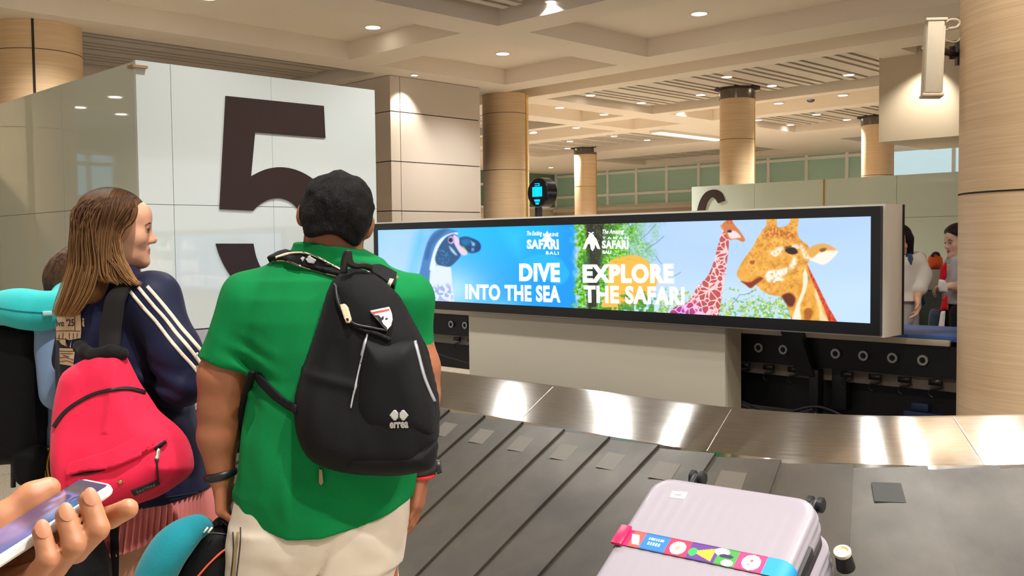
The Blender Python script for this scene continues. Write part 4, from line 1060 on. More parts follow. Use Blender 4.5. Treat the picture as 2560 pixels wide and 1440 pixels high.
# ------------------------------------------------------------------ people: shared builders
def frame_of(fwd, up):
    f = Vector(fwd).normalized(); u = Vector(up); u = (u - f * u.dot(f)).normalized(); s = u.cross(f)      # s = the person's left
    return f, s, u
class Head:
    def __init__(s, c, fwd, up, k=1.0): s.c = Vector(c); s.f, s.s, s.u = frame_of(fwd, up); s.k = k
    def p(s, f, l, u): return s.c + (s.f * f + s.s * l + s.u * u) * s.k
    def M(s): return np.array([s.f, s.s, s.u]).T
    def loc(s, P): return ((P - np.array(s.c)) @ s.M()) / s.k
    def add(s, X, fem=False, ears=0.):
        k = s.k; M = s.M(); E = lambda c, r, kk=.02, op='u': X.ell(s.p(*c), np.array(r) * k, M, kk * k, op)
        E((-.008, 0, .035), (.094, .074, .090))
        E((.030, 0, -.028), (.062, .060, .085), .03)
        E((.036, 0, -.074), (.047, .046 if fem else .052, .034), .03)
        E((.078, 0, -.097), (.018, .02, .016), .03)
        E((.074, 0, .048), (.03, .05, .04), .03)
        X.cap(s.p(.082, -.028, .017), s.p(.082, .028, .017), .011 * k, .011 * k, .02 * k)
        for l in (-1, 1):
            E((.060, l * .040, -.020), (.027, .022, .024), .025)
            E((.097, l * .031, .002), (.012, .014, .010), .012, 's')
            E((-.008, l * (.078 + ears), -.006), (.02, .009 + ears * .35, .033), .008); E((-.004, l * (.074 + ears * .8), -.03), (.012, .008 + ears * .3, .014), .008)
        X.cap(s.p(.090, 0, .008), s.p(.109, 0, -.026), .0075 * k, .0115 * k, .014 * k)
        for l in (-1, 1): E((.099, l * .010, -.031), (.010, .008, .008), .008)
        E((.089, 0, -.0555), (.012, .022, .0065), .008); E((.087, 0, -.0665), (.011, .019, .0065), .008)
        E((.095, 0, -.061), (.009, .017, .0011), .003, 's')
        for l in (-1, 1): E((.0845, l * .031, .0095), (.0112, .0135, .0052), .004); E((.083, l * .031, -.0055), (.0108, .0125, .0042), .004)
    def eyes(s, root, iris=(60, 44, 30), brow=(60, 40, 26), sides=(-1, 1)):
        for l in sides:
            X = Vox(s.p(.084, l * .031, .003) - Vector((.016,) * 3), s.p(.084, l * .031, .003) + Vector((.016,) * 3), .0016)
            X.ell(s.p(.0825, l * .031, .0025), (.0102 * s.k,) * 3)
            e = X.build('eye', M_EYE, root)
            mb = MB(); mb.tube([s.p(.0922, l * .0318, .0025), s.p(.0936, l * .0318, .0025)], [.0062 * s.k, .005 * s.k], 14); mb.build('iris', pmat('iris', iris, .15), e, smooth=False)
            mb = MB(); mb.tube(spline([s.p(.0935, l * .020, .004), s.p(.0975, l * .030, .0085), s.p(.094, l * .041, .006), s.p(.089, l * .046, .003)], 5), .0014 * s.k, 6); mb.build('eyelash', pmat('lash', (30, 20, 16), .6), e)
            mb = MB(); mb.tube(spline([s.p(.0965, l * .013, .021), s.p(.0985, l * .026, .0265), s.p(.093, l * .040, .0255), s.p(.084, l * .051, .019)], 5), [.0022 * s.k] * 4 + [.003 * s.k] * 7 + [.0016 * s.k] * 5, 6, flat=.9); mb.build('eyebrow', pmat('brow', brow, .8), root)
M_EYE = pmat('eye_white', (206, 196, 190), .25)
def skin(name, rgb): return amat(name, .48, sss=.06, bump=.04, bscale=260)
def skin_col(rgb, head=None, lips=(176, 92, 84), beard=None):
    base = np.array(L3(rgb)); lp = np.array(L3(lips))
    def f(V):
        c = np.repeat(base[None], len(V), 0) * (1 + .07 * vnoise(V, 28)[:, None] + .05 * vnoise(V, 90)[:, None])
        c[:, 0] *= 1 + .05 * vnoise(V, 14, off=3.)
        if head is not None:
            q = head.loc(V)
            m = np.clip(1.4 - (((q[:, 0] - .096) / .018) ** 2 + (q[:, 1] / .024) ** 2 + ((q[:, 2] + .061) / .0125) ** 2), 0, 1)
            c = c * (1 - m[:, None]) + lp * m[:, None]
            ck = np.exp(-(((q[:, 0] - .085) / .03) ** 2 + ((np.abs(q[:, 1]) - .03) / .03) ** 2 + ((q[:, 2] + .03) / .025) ** 2)) * .18
            c = c * (1 - ck[:, None]) + c * np.array((1.05, .72, .68)) * ck[:, None]
            es = np.exp(-(((q[:, 0] - .088) / .02) ** 2 + ((np.abs(q[:, 1]) - .031) / .018) ** 2 + ((q[:, 2] - .004) / .011) ** 2)) * .4
            c *= (1 - es[:, None] * np.array((.5, .6, .6)))
            if beard is not None:
                b = np.clip((q[:, 0] + .02) * 60, 0, 1) * np.clip((-.022 - q[:, 2] - np.abs(q[:, 1]) * .1) * 60, 0, 1) * np.clip((q[:, 2] + .135) * 40, 0, 1) * (1 - m)
                c = c * (1 - b[:, None]) + np.array(L3(beard)) * b[:, None]
        return c
    return f
def hand(X, w, d, n, s, k=1.0, curl=(.5, .55, .6, .65), thumb=(.35, .3), spread=.0):
    """palm and five fingers; w wrist, d finger direction, n the way the palm faces, s towards the thumb"""
    w = Vector(w); d = Vector(d).normalized(); n = Vector(n); n = (n - d * n.dot(d)).normalized(); s = Vector(s); s = (s - d * s.dot(d) - n * s.dot(n)).normalized()
    offs = (.031, .0105, -.0105, -.030); pal = (.088, .092, .086, .077); ln = ((.043, .026, .02), (.047, .03, .022), (.044, .028, .021), (.034, .021, .018)); rad = (.0095, .0098, .0092, .0082)
    kn = []
    for o, L_ in zip(offs, pal):
        q = w + (d * L_ + s * o) * k; kn.append(q)
        X.cap(w + (d * .012 + s * o * .55) * k, q, .0155 * k, .0125 * k, .012 * k)
    X.cap(w + (d * .03 + s * .022 + n * .008) * k, w + (d * .06 + s * .026 + n * .008) * k, .016 * k, .013 * k, .015 * k)
    for i in range(4):
        p = kn[i]; a = 0
        dd = (d + s * spread * (1.5 - i)).normalized()
        for j in range(3):
            a += curl[i] * (1.0, 1.25, .8)[j]
            v = dd * math.cos(a) + n * math.sin(a); q = p + v * ln[i][j] * k
            X.cap(p, q, rad[i] * (1 - .08 * j) * k, rad[i] * (.94 - .1 * j) * k, .004 * k); p = q
    b = w + (d * .028 + s * .028 + n * .006) * k
    v1 = (d * .75 + s * .62 + n * .25).normalized(); p1 = b + v1 * .042 * k
    v2 = (d * math.cos(thumb[0]) + s * (.35) + n * math.sin(thumb[0])).normalized(); p2 = p1 + v2 * .032 * k
    v3 = (d * math.cos(thumb[0] + thumb[1]) + s * .15 + n * math.sin(thumb[0] + thumb[1])).normalized(); p3 = p2 + v3 * .024 * k
    X.cap(b, p1, .0155 * k, .0125 * k, .012 * k); X.cap(p1, p2, .0118 * k, .0108 * k, .005 * k); X.cap(p2, p3, .0108 * k, .0088 * k, .004 * k)
    return kn
def hair_strands(paths, r, mat, root, name='hair_strand', c0=(70, 44, 26), c1=(176, 130, 84), n=4):
    V, Fc, col = [], [], []
    c0, c1 = np.array(L3(c0)), np.array(L3(c1))
    for path, tone in paths:
        P = [Vector(p) for p in path]; m = len(P); b = len(V); prev = None
        for i, p in enumerate(P):
            t = (P[min(i + 1, m - 1)] - P[max(i - 1, 0)]).normalized()
            u = prev if prev is not None else Vector((.3, .9, .2)); u = (u - t * u.dot(t)).normalized(); prev = u; v = t.cross(u)
            rr = r * (.55 + .45 * math.sin(PI * min(1, .12 + i / (m - 1) * .88))) if i < m - 1 else r * .15
            f = i / (m - 1)
            for k in range(n):
                a = 2 * PI * k / n; V.append(p + (u * math.cos(a) + v * math.sin(a)) * rr)
                g = min(1, max(0, (f ** 1.3) * .95 + tone)); col.append(c0 * (1 - g) + c1 * g)
        for i in range(m - 1):
            for k in range(n): Fc.append((b + i * n + k, b + i * n + (k + 1) % n, b + (i + 1) * n + (k + 1) % n, b + (i + 1) * n + k))
    return make(name, V, Fc, mat, root, smooth=True, col=np.array(col))
def cloth(name, rgb, rough=.8, var=.08, sheen=.2, bs=500, bump=.15): return pmat(name, rgb, rough, var=var, vscale=9, bump=bump, bscale=bs, sheen=sheen * .4, ior=1.3)

# ================================================================== man in the green shirt
m = lambda px, py, dd=0.: at(px, py, 2.5 + dd)
PXM = 2.5 / FPX
def lrow(px0, px1, py, d, ry, dy=0.):        # loft row from the two silhouette pixels
    a, b = at(px0, py, d), at(px1, py, d); return (a.z, (a.x + b.x) / 2, d + dy, (b.x - a.x) / 2, ry)
man = thing('person', 'broad dark haired man in a green T-shirt and cream trousers, seen from behind', 'person', (m(830, 1000).x, 2.5, 0))
HM = Head(m(840, 545, -.005), (-.2, .97, -.04), (.2, .05, .97), .9)
X = Vox((-.86, 2.2, 0), (-.1, 2.86, 1.80), .0055)
X.loft([(.02, -.46, 2.5, .01, .01)] and [lrow(640, 1010, 700, 2.5, .1), lrow(640, 1015, 900, 2.5, .12), lrow(625, 1015, 1200, 2.5, .13), lrow(620, 1000, 1330, 2.5, .12)], .03)
X.cap(m(828, 690), m(836, 580), .080, .074, .03)
X.cap(m(700, 720), m(950, 725), .06, .06, .04)
HM.add(X, False, .017)
SKM = (158, 98, 66)
X.cap(m(625, 755), m(563, 940), .055, .063, .03); X.cap(m(562, 940), m(553, 1015), .064, .053, .03)
X.cap(m(553, 1015), m(545, 1090), .053, .050, .03); X.cap(m(545, 1090), m(553, 1192), .050, .034, .02)
hand(X, m(553, 1192), (.02, .02, -1), (1, .1, 0), (0.1, 1, .1), 1.06, (.55, .72, .8, .85), (.5, .3))
X.cap(m(1016, 755), m(1052, 920), .052, .045, .03); X.cap(m(1052, 920), m(1058, 985), .045, .041, .03)
X.cap(m(1058, 985, .0), m(1056, 1070, .0), .041, .040, .02); X.cap(m(1056, 1070), m(1051, 1176), .040, .032, .02)
hand(X, m(1051, 1176), (-.1, .0, -1), (-1, .15, 0), (0.1, 1, .1), 1.06, (.22, .25, .28, .3), (.25, .2))
for sx, h_, kn_, an in ((-1, (705, 1320), (-.585, 2.48, .48), (-.60, 2.44, .09)), (1, (905, 1320), (-.36, 2.47, .48), (-.35, 2.42, .09))):
    X.cap(m(*h_), kn_, .09, .06, .03); X.cap(kn_, an, .056, .042, .02); X.cap(an, (an[0] + .02 * sx, an[1] + .14, .05), .045, .035, .02)
X.build('body', skin('man_skin', SKM), man, colf=skin_col(SKM, HM, beard=(36, 28, 26)))
# hair: a close cap with a soft surface, tapering into the neck
X = Vox(HM.c - Vector((.15, .16, .16)), HM.c + Vector((.15, .16, .18)), .0032)
X.ell(HM.p(-.012, 0, .028), np.array((.103, .090, .0925)), HM.M())
X.ell(HM.p(-.045, 0, -.018), np.array((.060, .077, .075)), HM.M(), .03)
X.ell(HM.p(-.055, 0, -.07), np.array((.036, .054, .05)), HM.M(), .03)
X.disp(lambda P: .0035 * vnoise(P, 70, 70, 45) + .0045 * vnoise(P, 30, 30, 22, 5.))
def _hl(P):
    q = HM.loc(P)
    front = q[:, 0] - (.052 + np.clip(q[:, 2] - .02, 0, .1) * .35)          # hairline
    ear = np.where(q[:, 2] < .018, q[:, 0] + .002 + np.abs(q[:, 2]) * .25, -1)      # clear of the ears
    low = -.062 - q[:, 2] + .010 * np.cos(q[:, 1] * 45)
    return np.maximum(np.maximum(front, ear), low)
X.add(_hl, X.lo, X.lo + 1, .012, 'i')
def hair_mat(name, c0, c1, rough=.4, sc_=180):
    mt, N, L, B = nmat(name)
    tc = N.new('ShaderNodeTexCoord'); mp = N.new('ShaderNodeMapping'); mp.inputs['Scale'].default_value = (1, 1, .35); L.new(tc.outputs['Object'], mp.inputs[0])
    n = N.new('ShaderNodeTexNoise'); n.inputs['Scale'].default_value = sc_; n.inputs['Detail'].default_value = 3; n.inputs['Distortion'].default_value = 1.2; L.new(mp.outputs[0], n.inputs['Vector'])
    r = N.new('ShaderNodeValToRGB'); r.color_ramp.elements[0].position = .35; r.color_ramp.elements[0].color = (*L3(c0), 1); r.color_ramp.elements[1].position = .7; r.color_ramp.elements[1].color = (*L3(c1), 1)
    L.new(n.outputs['Fac'], r.inputs[0]); L.new(r.outputs[0], B.inputs['Base Color']); B.inputs['Roughness'].default_value = rough; B.inputs['IOR'].default_value = 1.28
    bp = N.new('ShaderNodeBump'); bp.inputs['Strength'].default_value = .7; bp.inputs['Distance'].default_value = .006; L.new(n.outputs['Fac'], bp.inputs['Height']); L.new(bp.outputs[0], B.inputs['Normal'])
    return mt
X.build('hair', hair_mat('man_hair', (6, 5, 6), (22, 18, 18), .7), man, relax=1)
hp_ = []
for k in range(900):
    u_ = random.uniform(-1, 1); a_ = random.uniform(0, 2 * PI); ro_ = math.sqrt(1 - u_ * u_)
    c0 = Vector((ro_ * math.cos(a_), ro_ * math.sin(a_), u_))
    if c0.x > .5 or c0.z < -.55 + .0 * c0.x or (c0.z < .0 and c0.x > -.02): continue
    pts_ = []; dr = Vector((-.35 + random.gauss(0, .35), random.gauss(0, .5), -.55 + random.gauss(0, .3)))
    for i in range(4):
        v_ = (c0 + dr * .16 * i).normalized(); g_ = 1.0 + .012 * i - (.01 if i == 0 else 0) + random.uniform(0, .012)
        pts_.append(HM.p(-.012 + .103 * g_ * v_.x, .0905 * g_ * v_.y * (1 if v_.z > -.2 else 1 - .3 * (-.2 - v_.z)), .028 + .0935 * g_ * v_.z))
    hp_.append((pts_, random.uniform(-.3, .5)))
hair_strands(hp_, .0022, amat('short_hair', .55), man, 'hair_tuft', (5, 4, 5), (34, 28, 27))
# beard edge along the jaw
X = Vox(HM.p(.03, 0, -.07) - Vector((.12,) * 3), HM.p(.03, 0, -.07) + Vector((.12,) * 3), .0045)
X.ell(HM.p(.036, 0, -.074), np.array((.053, .058, .042)), HM.M()); X.cap(HM.p(.02, .062, -.02), HM.p(.03, .052, -.075), .012, .014, .02); X.cap(HM.p(.02, -.062, -.02), HM.p(.03, -.052, -.075), .012, .014, .02)
X.ell(HM.p(.08, 0, -.045), np.array((.03, .03, .03)), HM.M(), .005, 's')
X.disp(lambda P: .002 * vnoise(P, 90))
X.build('beard', hair_mat('beard_hair', (16, 13, 13), (48, 38, 34)), man)
HM.eyes(man)
# T-shirt
X = Vox((-.92, 2.14, .74), (-.08, 2.88, 1.62), .0052)
X.loft([lrow(720, 935, 668, 2.5, .085, .01), lrow(662, 990, 700, 2.5, .115), lrow(618, 1040, 745, 2.5, .135), lrow(606, 1052, 800, 2.5, .15), lrow(612, 1056, 870, 2.5, .16), lrow(628, 1058, 940, 2.5, .165),
        lrow(620, 1056, 1010, 2.5, .175), lrow(603, 1055, 1090, 2.5, .18), lrow(590, 1050, 1160, 2.5, .183), lrow(580, 1042, 1220, 2.5, .185), lrow(586, 1036, 1280, 2.5, .186), lrow(594, 1033, 1375, 2.5, .188)], .02, 2.15)
X.cap(m(705, 712), m(628, 745), .062, .066, .05); X.cap(m(945, 715), m(1025, 748), .058, .062, .05)
X.cap(m(812, 694), m(852, 690), .086, .084, .06)
# sleeves: flared, cut straight at the hem
def sleeve(a, b, ra, rb, hp, hn):
    a = np.array(a); b = np.array(b); ba = b - a; L = ba.dot(ba); hp = np.array(hp); hn = np.array(hn, float); hn /= np.linalg.norm(hn)
    def fn(P):
        t = np.clip((P - a) @ ba / L, 0, 1.3); d = np.linalg.norm(P - a - t[:, None] * ba, axis=1) - (ra + (rb - ra) * t)
        return np.maximum(d, (P - hp) @ hn)
    X.add(fn, np.minimum(a, b) - .12, np.maximum(a, b) + .12, .03)
hp = m(567, 907); sleeve(m(622, 748), m(572, 905), .070, .079, hp, (-.28, .0, -.96))
hp = m(1066, 903); sleeve(m(1014, 748), m(1038, 898), .068, .059, hp, (.25, 0, -.97))
# collar ring
X.add(lambda P: np.abs((np.linalg.norm((P - np.array(m(834, 640, .0))) @ np.array([[1, 0], [0, 1], [0, 0]]) / np.array([.086, .082]), axis=1) - 1) * .082) - .0075 + np.maximum(np.abs((P[:, 2] - m(834, 642).z) + (P[:, 0] - m(834, 640).x) * .16 - (P[:, 1] - 2.5) * -.1) - .020, 0) * 3, m(834, 640) - Vector((.11, .11, .05)), m(834, 640) + Vector((.11, .11, .05)), .02)
def wr(P):
    z = P[:, 2]; low = np.clip((1.2 - z) / .35, 0, 1); dx = P[:, 0] + .46
    d = .010 * vnoise(P, 9, 9, 3.2, 1.) + .0055 * vnoise(P, 22, 20, 6, 7.)
    q = P.copy(); q[:, 0] = P[:, 0] * .72 + P[:, 2] * .55; q[:, 2] = P[:, 2] * .5
    d = d + .015 * low * vnoise(q, 13, 5, 3., 4.) + .005 * low * np.sin((q[:, 0]) * 46)
    # gathered folds at the armpit
    arm = np.exp(-((P[:, 0] - m(640, 930).x) ** 2 + (z - m(640, 920).z) ** 2) / .0035)
    return d + arm * .006 * np.sin((P[:, 0] * .5 + z) * 130)
X.disp(wr)
def hemcut(P):
    x = P[:, 0]; back = P[:, 1]
    px = np.array([580, 600, 640, 720, 800, 900, 980, 1032]); py = np.array([1285, 1302, 1328, 1346, 1342, 1322, 1294, 1270])
    xs = np.array([m(a, 1300, -.16).x for a in px]); zs = np.array([m(800, b, -.16).z for b in py])
    return np.interp(x, xs, zs) - P[:, 2]
X.add(hemcut, X.lo, X.lo + 1, .004, 'i')
M_GREEN = cloth('green_jersey', (0, 122, 62), .85, .07, .0, 700, .12)
shirt = X.build('t_shirt', M_GREEN, man, relax=1)
# trousers
X = Vox((-.9, 2.16, .03), (-.1, 2.86, .96), .0065)
X.loft([lrow(590, 1030, 1235, 2.5, .165), lrow(578, 1024, 1290, 2.5, .17), lrow(574, 1014, 1350, 2.5, .172), lrow(590, 1006, 1400, 2.5, .165)], .02, 2.3)
def leg(px0, px1, pts, kk):
    rows = [(z, x, y, rx, ry) for z, x, y, rx, ry in pts]; X.loft(rows, kk, 2.2)
zc = m(800, 1400).z
a, b = m(572, 1440).x, m(806, 1440).x; c_, d_ = m(812, 1440).x, m(990, 1440).x
leg(0, 0, [(.06, -.60, 2.44, .075, .095), (.25, -.60, 2.45, .083, .098), (.48, -.595, 2.5, .095, .105), (zc - .04, (a + b) / 2, 2.49, (b - a) / 2, .14), (zc + .1, (a + b) / 2 + .01, 2.5, (b - a) / 2 - .01, .15)], .03)
leg(0, 0, [(.06, -.36, 2.42, .075, .095), (.25, -.36, 2.44, .083, .098), (.48, -.365, 2.47, .092, .105), (zc - .04, (c_ + d_) / 2, 2.51, (d_ - c_) / 2, .14), (zc + .1, (c_ + d_) / 2 + .01, 2.5, (d_ - c_) / 2 + .0, .15)], .012)
def wr2(P):
    q = P.copy(); q[:, 2] = P[:, 2] - P[:, 0] * .6
    d = .006 * vnoise(q, 6, 6, 12, 2.) + .003 * vnoise(P, 20, 20, 20, 9.)
    # seat crease running down from the right hip
    u = (P[:, 0] - m(848, 1330).x) - (P[:, 2] - m(848, 1330).z) * .42
    return d + np.exp(-(u / .008) ** 2) * .013 * np.clip((m(848, 1300).z - P[:, 2]) / .06, 0, 1) * (P[:, 1] < 2.5)
X.disp(wr2)
M_CREAM = cloth('cream_cotton', (205, 192, 174), .8, .05, .15, 900, .1)
tr = X.build('trousers', M_CREAM, man)
bt = bvh_of(tr)
for pts in ([(602, 1318), (601, 1360), (592, 1440)], [(583, 1330), (584, 1380), (578, 1440)]): decal('trouser_seam', band([tuple(p) for p in spline(pts, 4)], 3.2), bt, pmat('seam_dark', (60, 52, 46), .8), tr, .001)
decal('trouser_seam', band([tuple(p) for p in spline([(596, 1330), (590, 1370), (585, 1440)], 4)], 7), bt, pmat('seam_gold', (160, 138, 96), .7), tr, .001)
M_SHOE = cloth('shoe_white', (220, 218, 212), .6)
for cx, y0 in ((-.60, 2.44), (-.36, 2.42)):
    X = Vox((cx - .09, y0 - .14, -.01), (cx + .09, y0 + .25, .14), .006); X.cap((cx, y0 - .04, .05), (cx, y0 + .17, .04), .05, .045); X.ell((cx, y0 - .02, .07), (.045, .06, .05), None, .03); X.cut((0, 0, .001), (0, 0, -1)); X.build('shoe', M_SHOE, man)
# bracelet and watch
mb = MB(); w = m(552, 1186); mb.tube([w + Vector((.036 * math.cos(t), .036 * math.sin(t), .008 * math.cos(t))) for t in np.linspace(0, 2 * PI, 33)], .007, 8, caps=False, flat=1.6); mb.build('bracelet', M_BLACK, man)
mb = MB(); w = m(1052, 1168); mb.tube([w + Vector((.041 * math.cos(t), .041 * math.sin(t), .004 * math.cos(t))) for t in np.linspace(0, 2 * PI, 33)], .008, 8, caps=False, flat=1.9); wt = mb.build('watch', M_BLACK, man)
mb = MB(); mb.tube([w + Vector((.04, 0, 0)), w + Vector((.052, 0, .002))], [.019, .017], 20); mb.build('watch_face', M_BLACK, wt, angle=.5)
mb = MB(); w = m(1049, 1187); mb.tube([w + Vector((.038 * math.cos(t), .038 * math.sin(t), 0)) for t in np.linspace(0, 2 * PI, 33)], .004, 8, caps=False, flat=1.4); mb.build('wristband', pmat('red_band', (214, 40, 40), .5), man)

# ------------------------------------------------------------------ his black backpack
M_PACK = cloth('pack_black', (8, 8, 10), .7, .25, .02, 1100, .25)
M_PACK2 = cloth('pack_black_smooth', (10, 11, 14), .62, .2, .02, 1100, .15)
M_CREAMT = cloth('cream_trim', (226, 208, 178), .6)
M_SILV = pmat('reflective_piping', (176, 178, 184), .35, metal=.3)
M_LOGO = pmat('logo_silver', (172, 172, 168), .45)
pack = thing('backpack', 'black sports backpack with silver piping worn by the man in green', 'backpack', tuple(at(930, 1180, 2.3)))
fr = plane_frame(at(930, 940, 2.335), (.06, -1, .02))
out = [(868, 676), (895, 672), (930, 684), (965, 706), (1000, 742), (1030, 795), (1056, 850), (1075, 905), (1090, 960), (1099, 1010), (1099, 1060), (1092, 1110), (1075, 1160), (1040, 1180), (980, 1186), (900, 1184), (845, 1176), (800, 1160), (768, 1135), (748, 1095), (738, 1050), (737, 1005), (745, 960), (765, 900), (788, 835), (808, 770), (830, 705)]
ol = [to_local(*p, fr) for p in spline(out, 2, True)]
def bulge(u, v):
    return 1 + .35 * np.exp(-(((v + .14) / .16) ** 2)) - .25 * np.clip((v - .1) / .15, 0, 1)
X = puff(fr, ol, .085, .05, .075, .005, bulge, lambda q, P: .004 * vnoise(P, 12, 12, 7, 3.) + .003 * vnoise(P, 30, 20, 14, 6.) - .006 * np.exp(-((q[:, 1] + .02 - .25 * np.abs(q[:, 0])) / .012) ** 2) * (q[:, 0] < -.03))
main = X.build('main_compartment', M_PACK, pack)
def sub_puff(name, px, d_off, T, R, mat, parent, h=.004, tilt=(.06, -1, .02), Tb=.04, wrn=.002):
    c = np.mean(px, 0); f2 = plane_frame(at(c[0], c[1], 2.335) - fr[3] * -d_off, tilt)
    X = puff(f2, [to_local(*p, f2) for p in spline(px, 3, True)], T, Tb, R, h, None, lambda q, P: wrn * vnoise(P, 25, 25, 18, 8.))
    return X.build(name, mat, parent)
fp = sub_puff('front_pocket', [(905, 835), (960, 850), (1030, 850), (1055, 905), (1075, 970), (1088, 1030), (1085, 1080), (1040, 1096), (970, 1098), (905, 1085), (880, 1040), (876, 1000), (892, 920)], .058, .055, .06, M_PACK2, pack)
bp_ = sub_puff('bottom_pocket', [(862, 1125), (900, 1106), (980, 1100), (1060, 1100), (1092, 1100), (1092, 1135), (1075, 1172), (1000, 1184), (900, 1182), (855, 1165)], .05, .062, .05, M_PACK, pack)
bv = bvh_of(main, fp, bp_)
for pts in ([(919, 834), (908, 880), (896, 930), (884, 985), (877, 1020)], [(1036, 852), (1048, 900), (1060, 945), (1074, 980), (1085, 1004)]):
    decal('piping', band([tuple(p) for p in spline(pts, 4)], 4.2), bv, M_SILV, pack, .002, .002, 4.)
decal('flap_fold', band([tuple(p) for p in spline([(845, 740), (862, 790), (900, 822), (940, 834), (975, 850)], 5)], 9), bv, M_PACK2, pack, .001, .006, 5.)
decal('zipper', band([tuple(p) for p in spline([(842, 712), (850, 760), (880, 806), (930, 820), (968, 828)], 5)], 5), bv, M_BLACK, pack, .007, .002, 4.)
zp = [(857, 764), (866, 762), (872, 770), (880, 800), (876, 808), (867, 808), (864, 798), (858, 774)]
o = decal('zipper_pull', zp, bv, pmat('pull_cream', (226, 206, 172), .4), pack, .010, .004, 3.)
decal('pull_hole', [(869, 797), (873, 797), (875, 802), (871, 805), (868, 801)], bv, M_BLACK, o, .016, 0, 3.)
decal('zipper_pull', [(799, 1170), (806, 1170), (809, 1204), (803, 1211), (798, 1204)], bvh_of(main, shirt), pmat('pull_metal', (150, 140, 110), .35, metal=.7), pack, .006, .004, 3.)
cr = [(925, 779), (968, 771), (975, 786), (978, 802), (975, 817), (966, 828), (950, 808), (936, 792)]
o = decal('crest', cr, bv, pmat('crest_white', (226, 220, 212), .5), pack, .0105, .001, 4.)
decal('crest_stripe', [(926, 783), (968, 776), (970, 780), (928, 787)], bv, pmat('crest_red', (190, 50, 44), .5), o, .0125, 0, 4.)
decal('crest_figure', [(932, 791), (944, 790), (950, 797), (956, 792), (957, 800), (952, 804), (956, 812), (966, 822), (966, 828), (955, 816), (946, 806), (941, 797)], bv, M_BLACK, o, .0125, 0, 4.)
decal('crest_figure', [(960, 799), (965, 797), (967, 801), (962, 803)], bv, M_BLACK, o, .0125, 0, 3.)
def diamond(cx, cy, rx, ry, hole):
    return [(cx - rx, cy), (cx - rx * .2, cy - ry), (cx + rx * .2, cy - ry), (cx + rx, cy), (cx + rx * .2, cy + ry), (cx - rx * .2, cy + ry)]
for cx in (987, 1008): decal('logo', diamond(cx, 1038, 13.5, 13, 0), bv, M_LOGO, pack, .0014, .0006, 3.)
decal('logo', [(996, 1028), (999, 1028), (999, 1049), (996, 1049)], bv, M_BLACK, pack, .0026, 0, 3.)
V, Fc = text2d('errea', .04); P = quadmap(V, [(974, 1055), (1021, 1053), (1021, 1070), (974, 1071)])
make('lettering', [(lambda h: h[0] + h[1] * .0016)(hit(bv, *p)) for p in P], Fc, M_LOGO, pack, smooth=False)
# straps
bs = bvh_of(shirt)
st = [(672, 653), (700, 640), (725, 633), (760, 631), (790, 640), (822, 656), (862, 678), (850, 694), (812, 683), (775, 673), (745, 664), (715, 653), (690, 652)]
s1 = decal('shoulder_strap', st, bs, M_PACK2, pack, .002, .012, 5.)
b1 = bvh_of(s1, shirt)
for pts in ([(690, 644), (725, 634), (760, 632), (790, 641), (822, 657), (858, 678)], [(680, 653), (715, 653), (752, 666), (790, 678), (842, 691)]): decal('strap_edge', band([tuple(p) for p in spline(pts, 4)], 3.6), b1, M_CREAMT, s1, .002, .001, 4.)
for poly in ([(752, 647), (758, 642), (763, 644), (757, 655)], [(765, 648), (776, 641), (791, 650), (785, 660), (770, 657)], [(770, 641), (776, 639), (778, 644), (772, 647)]): decal('strap_logo', poly, b1, M_LOGO, s1, .0025, .001, 3.)
st = [(925, 668), (942, 668), (968, 680), (990, 692), (986, 723), (970, 716), (950, 702), (928, 690)]
s2 = decal('shoulder_strap', st, bs, M_PACK2, pack, .002, .012, 5.)
b2 = bvh_of(s2, shirt)
decal('strap_edge', [(974, 698), (984, 700), (976, 717), (967, 713)], b2, M_CREAMT, s2, .002, .002, 4.)
decal('strap_edge', [(922, 674), (932, 674), (918, 690), (912, 686)], b2, M_CREAMT, s2, .002, .002, 4.)
mb = MB(); mb.tube(spline([at(859, 682, 2.30), at(862, 650, 2.285), at(870, 631, 2.28), at(874, 655, 2.29), at(888, 664, 2.30), at(910, 664, 2.31), at(930, 671, 2.33)], 6), .009, 8, flat=.45); mb.build('top_handle', M_BLACK, pack)
st = [(632, 928), (650, 932), (680, 965), (712, 995), (742, 1012), (742, 1035), (715, 1020), (685, 998), (650, 960)]
decal('side_strap', st, bvh_of(shirt, main), M_PACK2, pack, .002, .004, 5.)
mb = MB(); mb.tube(spline([m(632, 930, -.13), m(612, 1000, -.05), m(600, 1080, -.0), m(592, 1130, .04)], 5), .011, 8, flat=.4); mb.build('strap_end', M_PACK2, pack)

# ------------------------------------------------------------------ the bag in his hand with a teal neck pillow on it
bag = thing('handbag', 'black holdall with orange piping carried in the left hand of the man in green', 'bag', tuple(at(520, 1420, 2.52)))
f3 = plane_frame(at(525, 1420, 2.50), (-.1, -1, .1))
bo = [(478, 1345), (500, 1325), (530, 1312), (560, 1312), (582, 1330), (590, 1380), (592, 1460), (585, 1600), (440, 1610), (400, 1560), (420, 1460), (450, 1390)]
X = puff(f3, [to_local(*p, f3) for p in spline(bo, 3, True)], .055, .055, .06, .005, None, lambda q, P: .003 * vnoise(P, 18))
bm_ = X.build('bag_body', M_PACK2, bag)
bb_ = bvh_of(bm_)
decal('piping', band([tuple(p) for p in spline([(578, 1366), (556, 1378), (530, 1402), (505, 1430), (470, 1475), (440, 1530)], 4)], 4.5), bb_, pmat('orange_piping', (232, 96, 62), .5), bag, .002, .003, 4.)
decal('zipper', band([tuple(p) for p in spline([(482, 1352), (520, 1334), (566, 1336)], 4)], 3), bb_, pmat('zip_grey', (60, 60, 64), .4), bag, .002, .001, 4.)
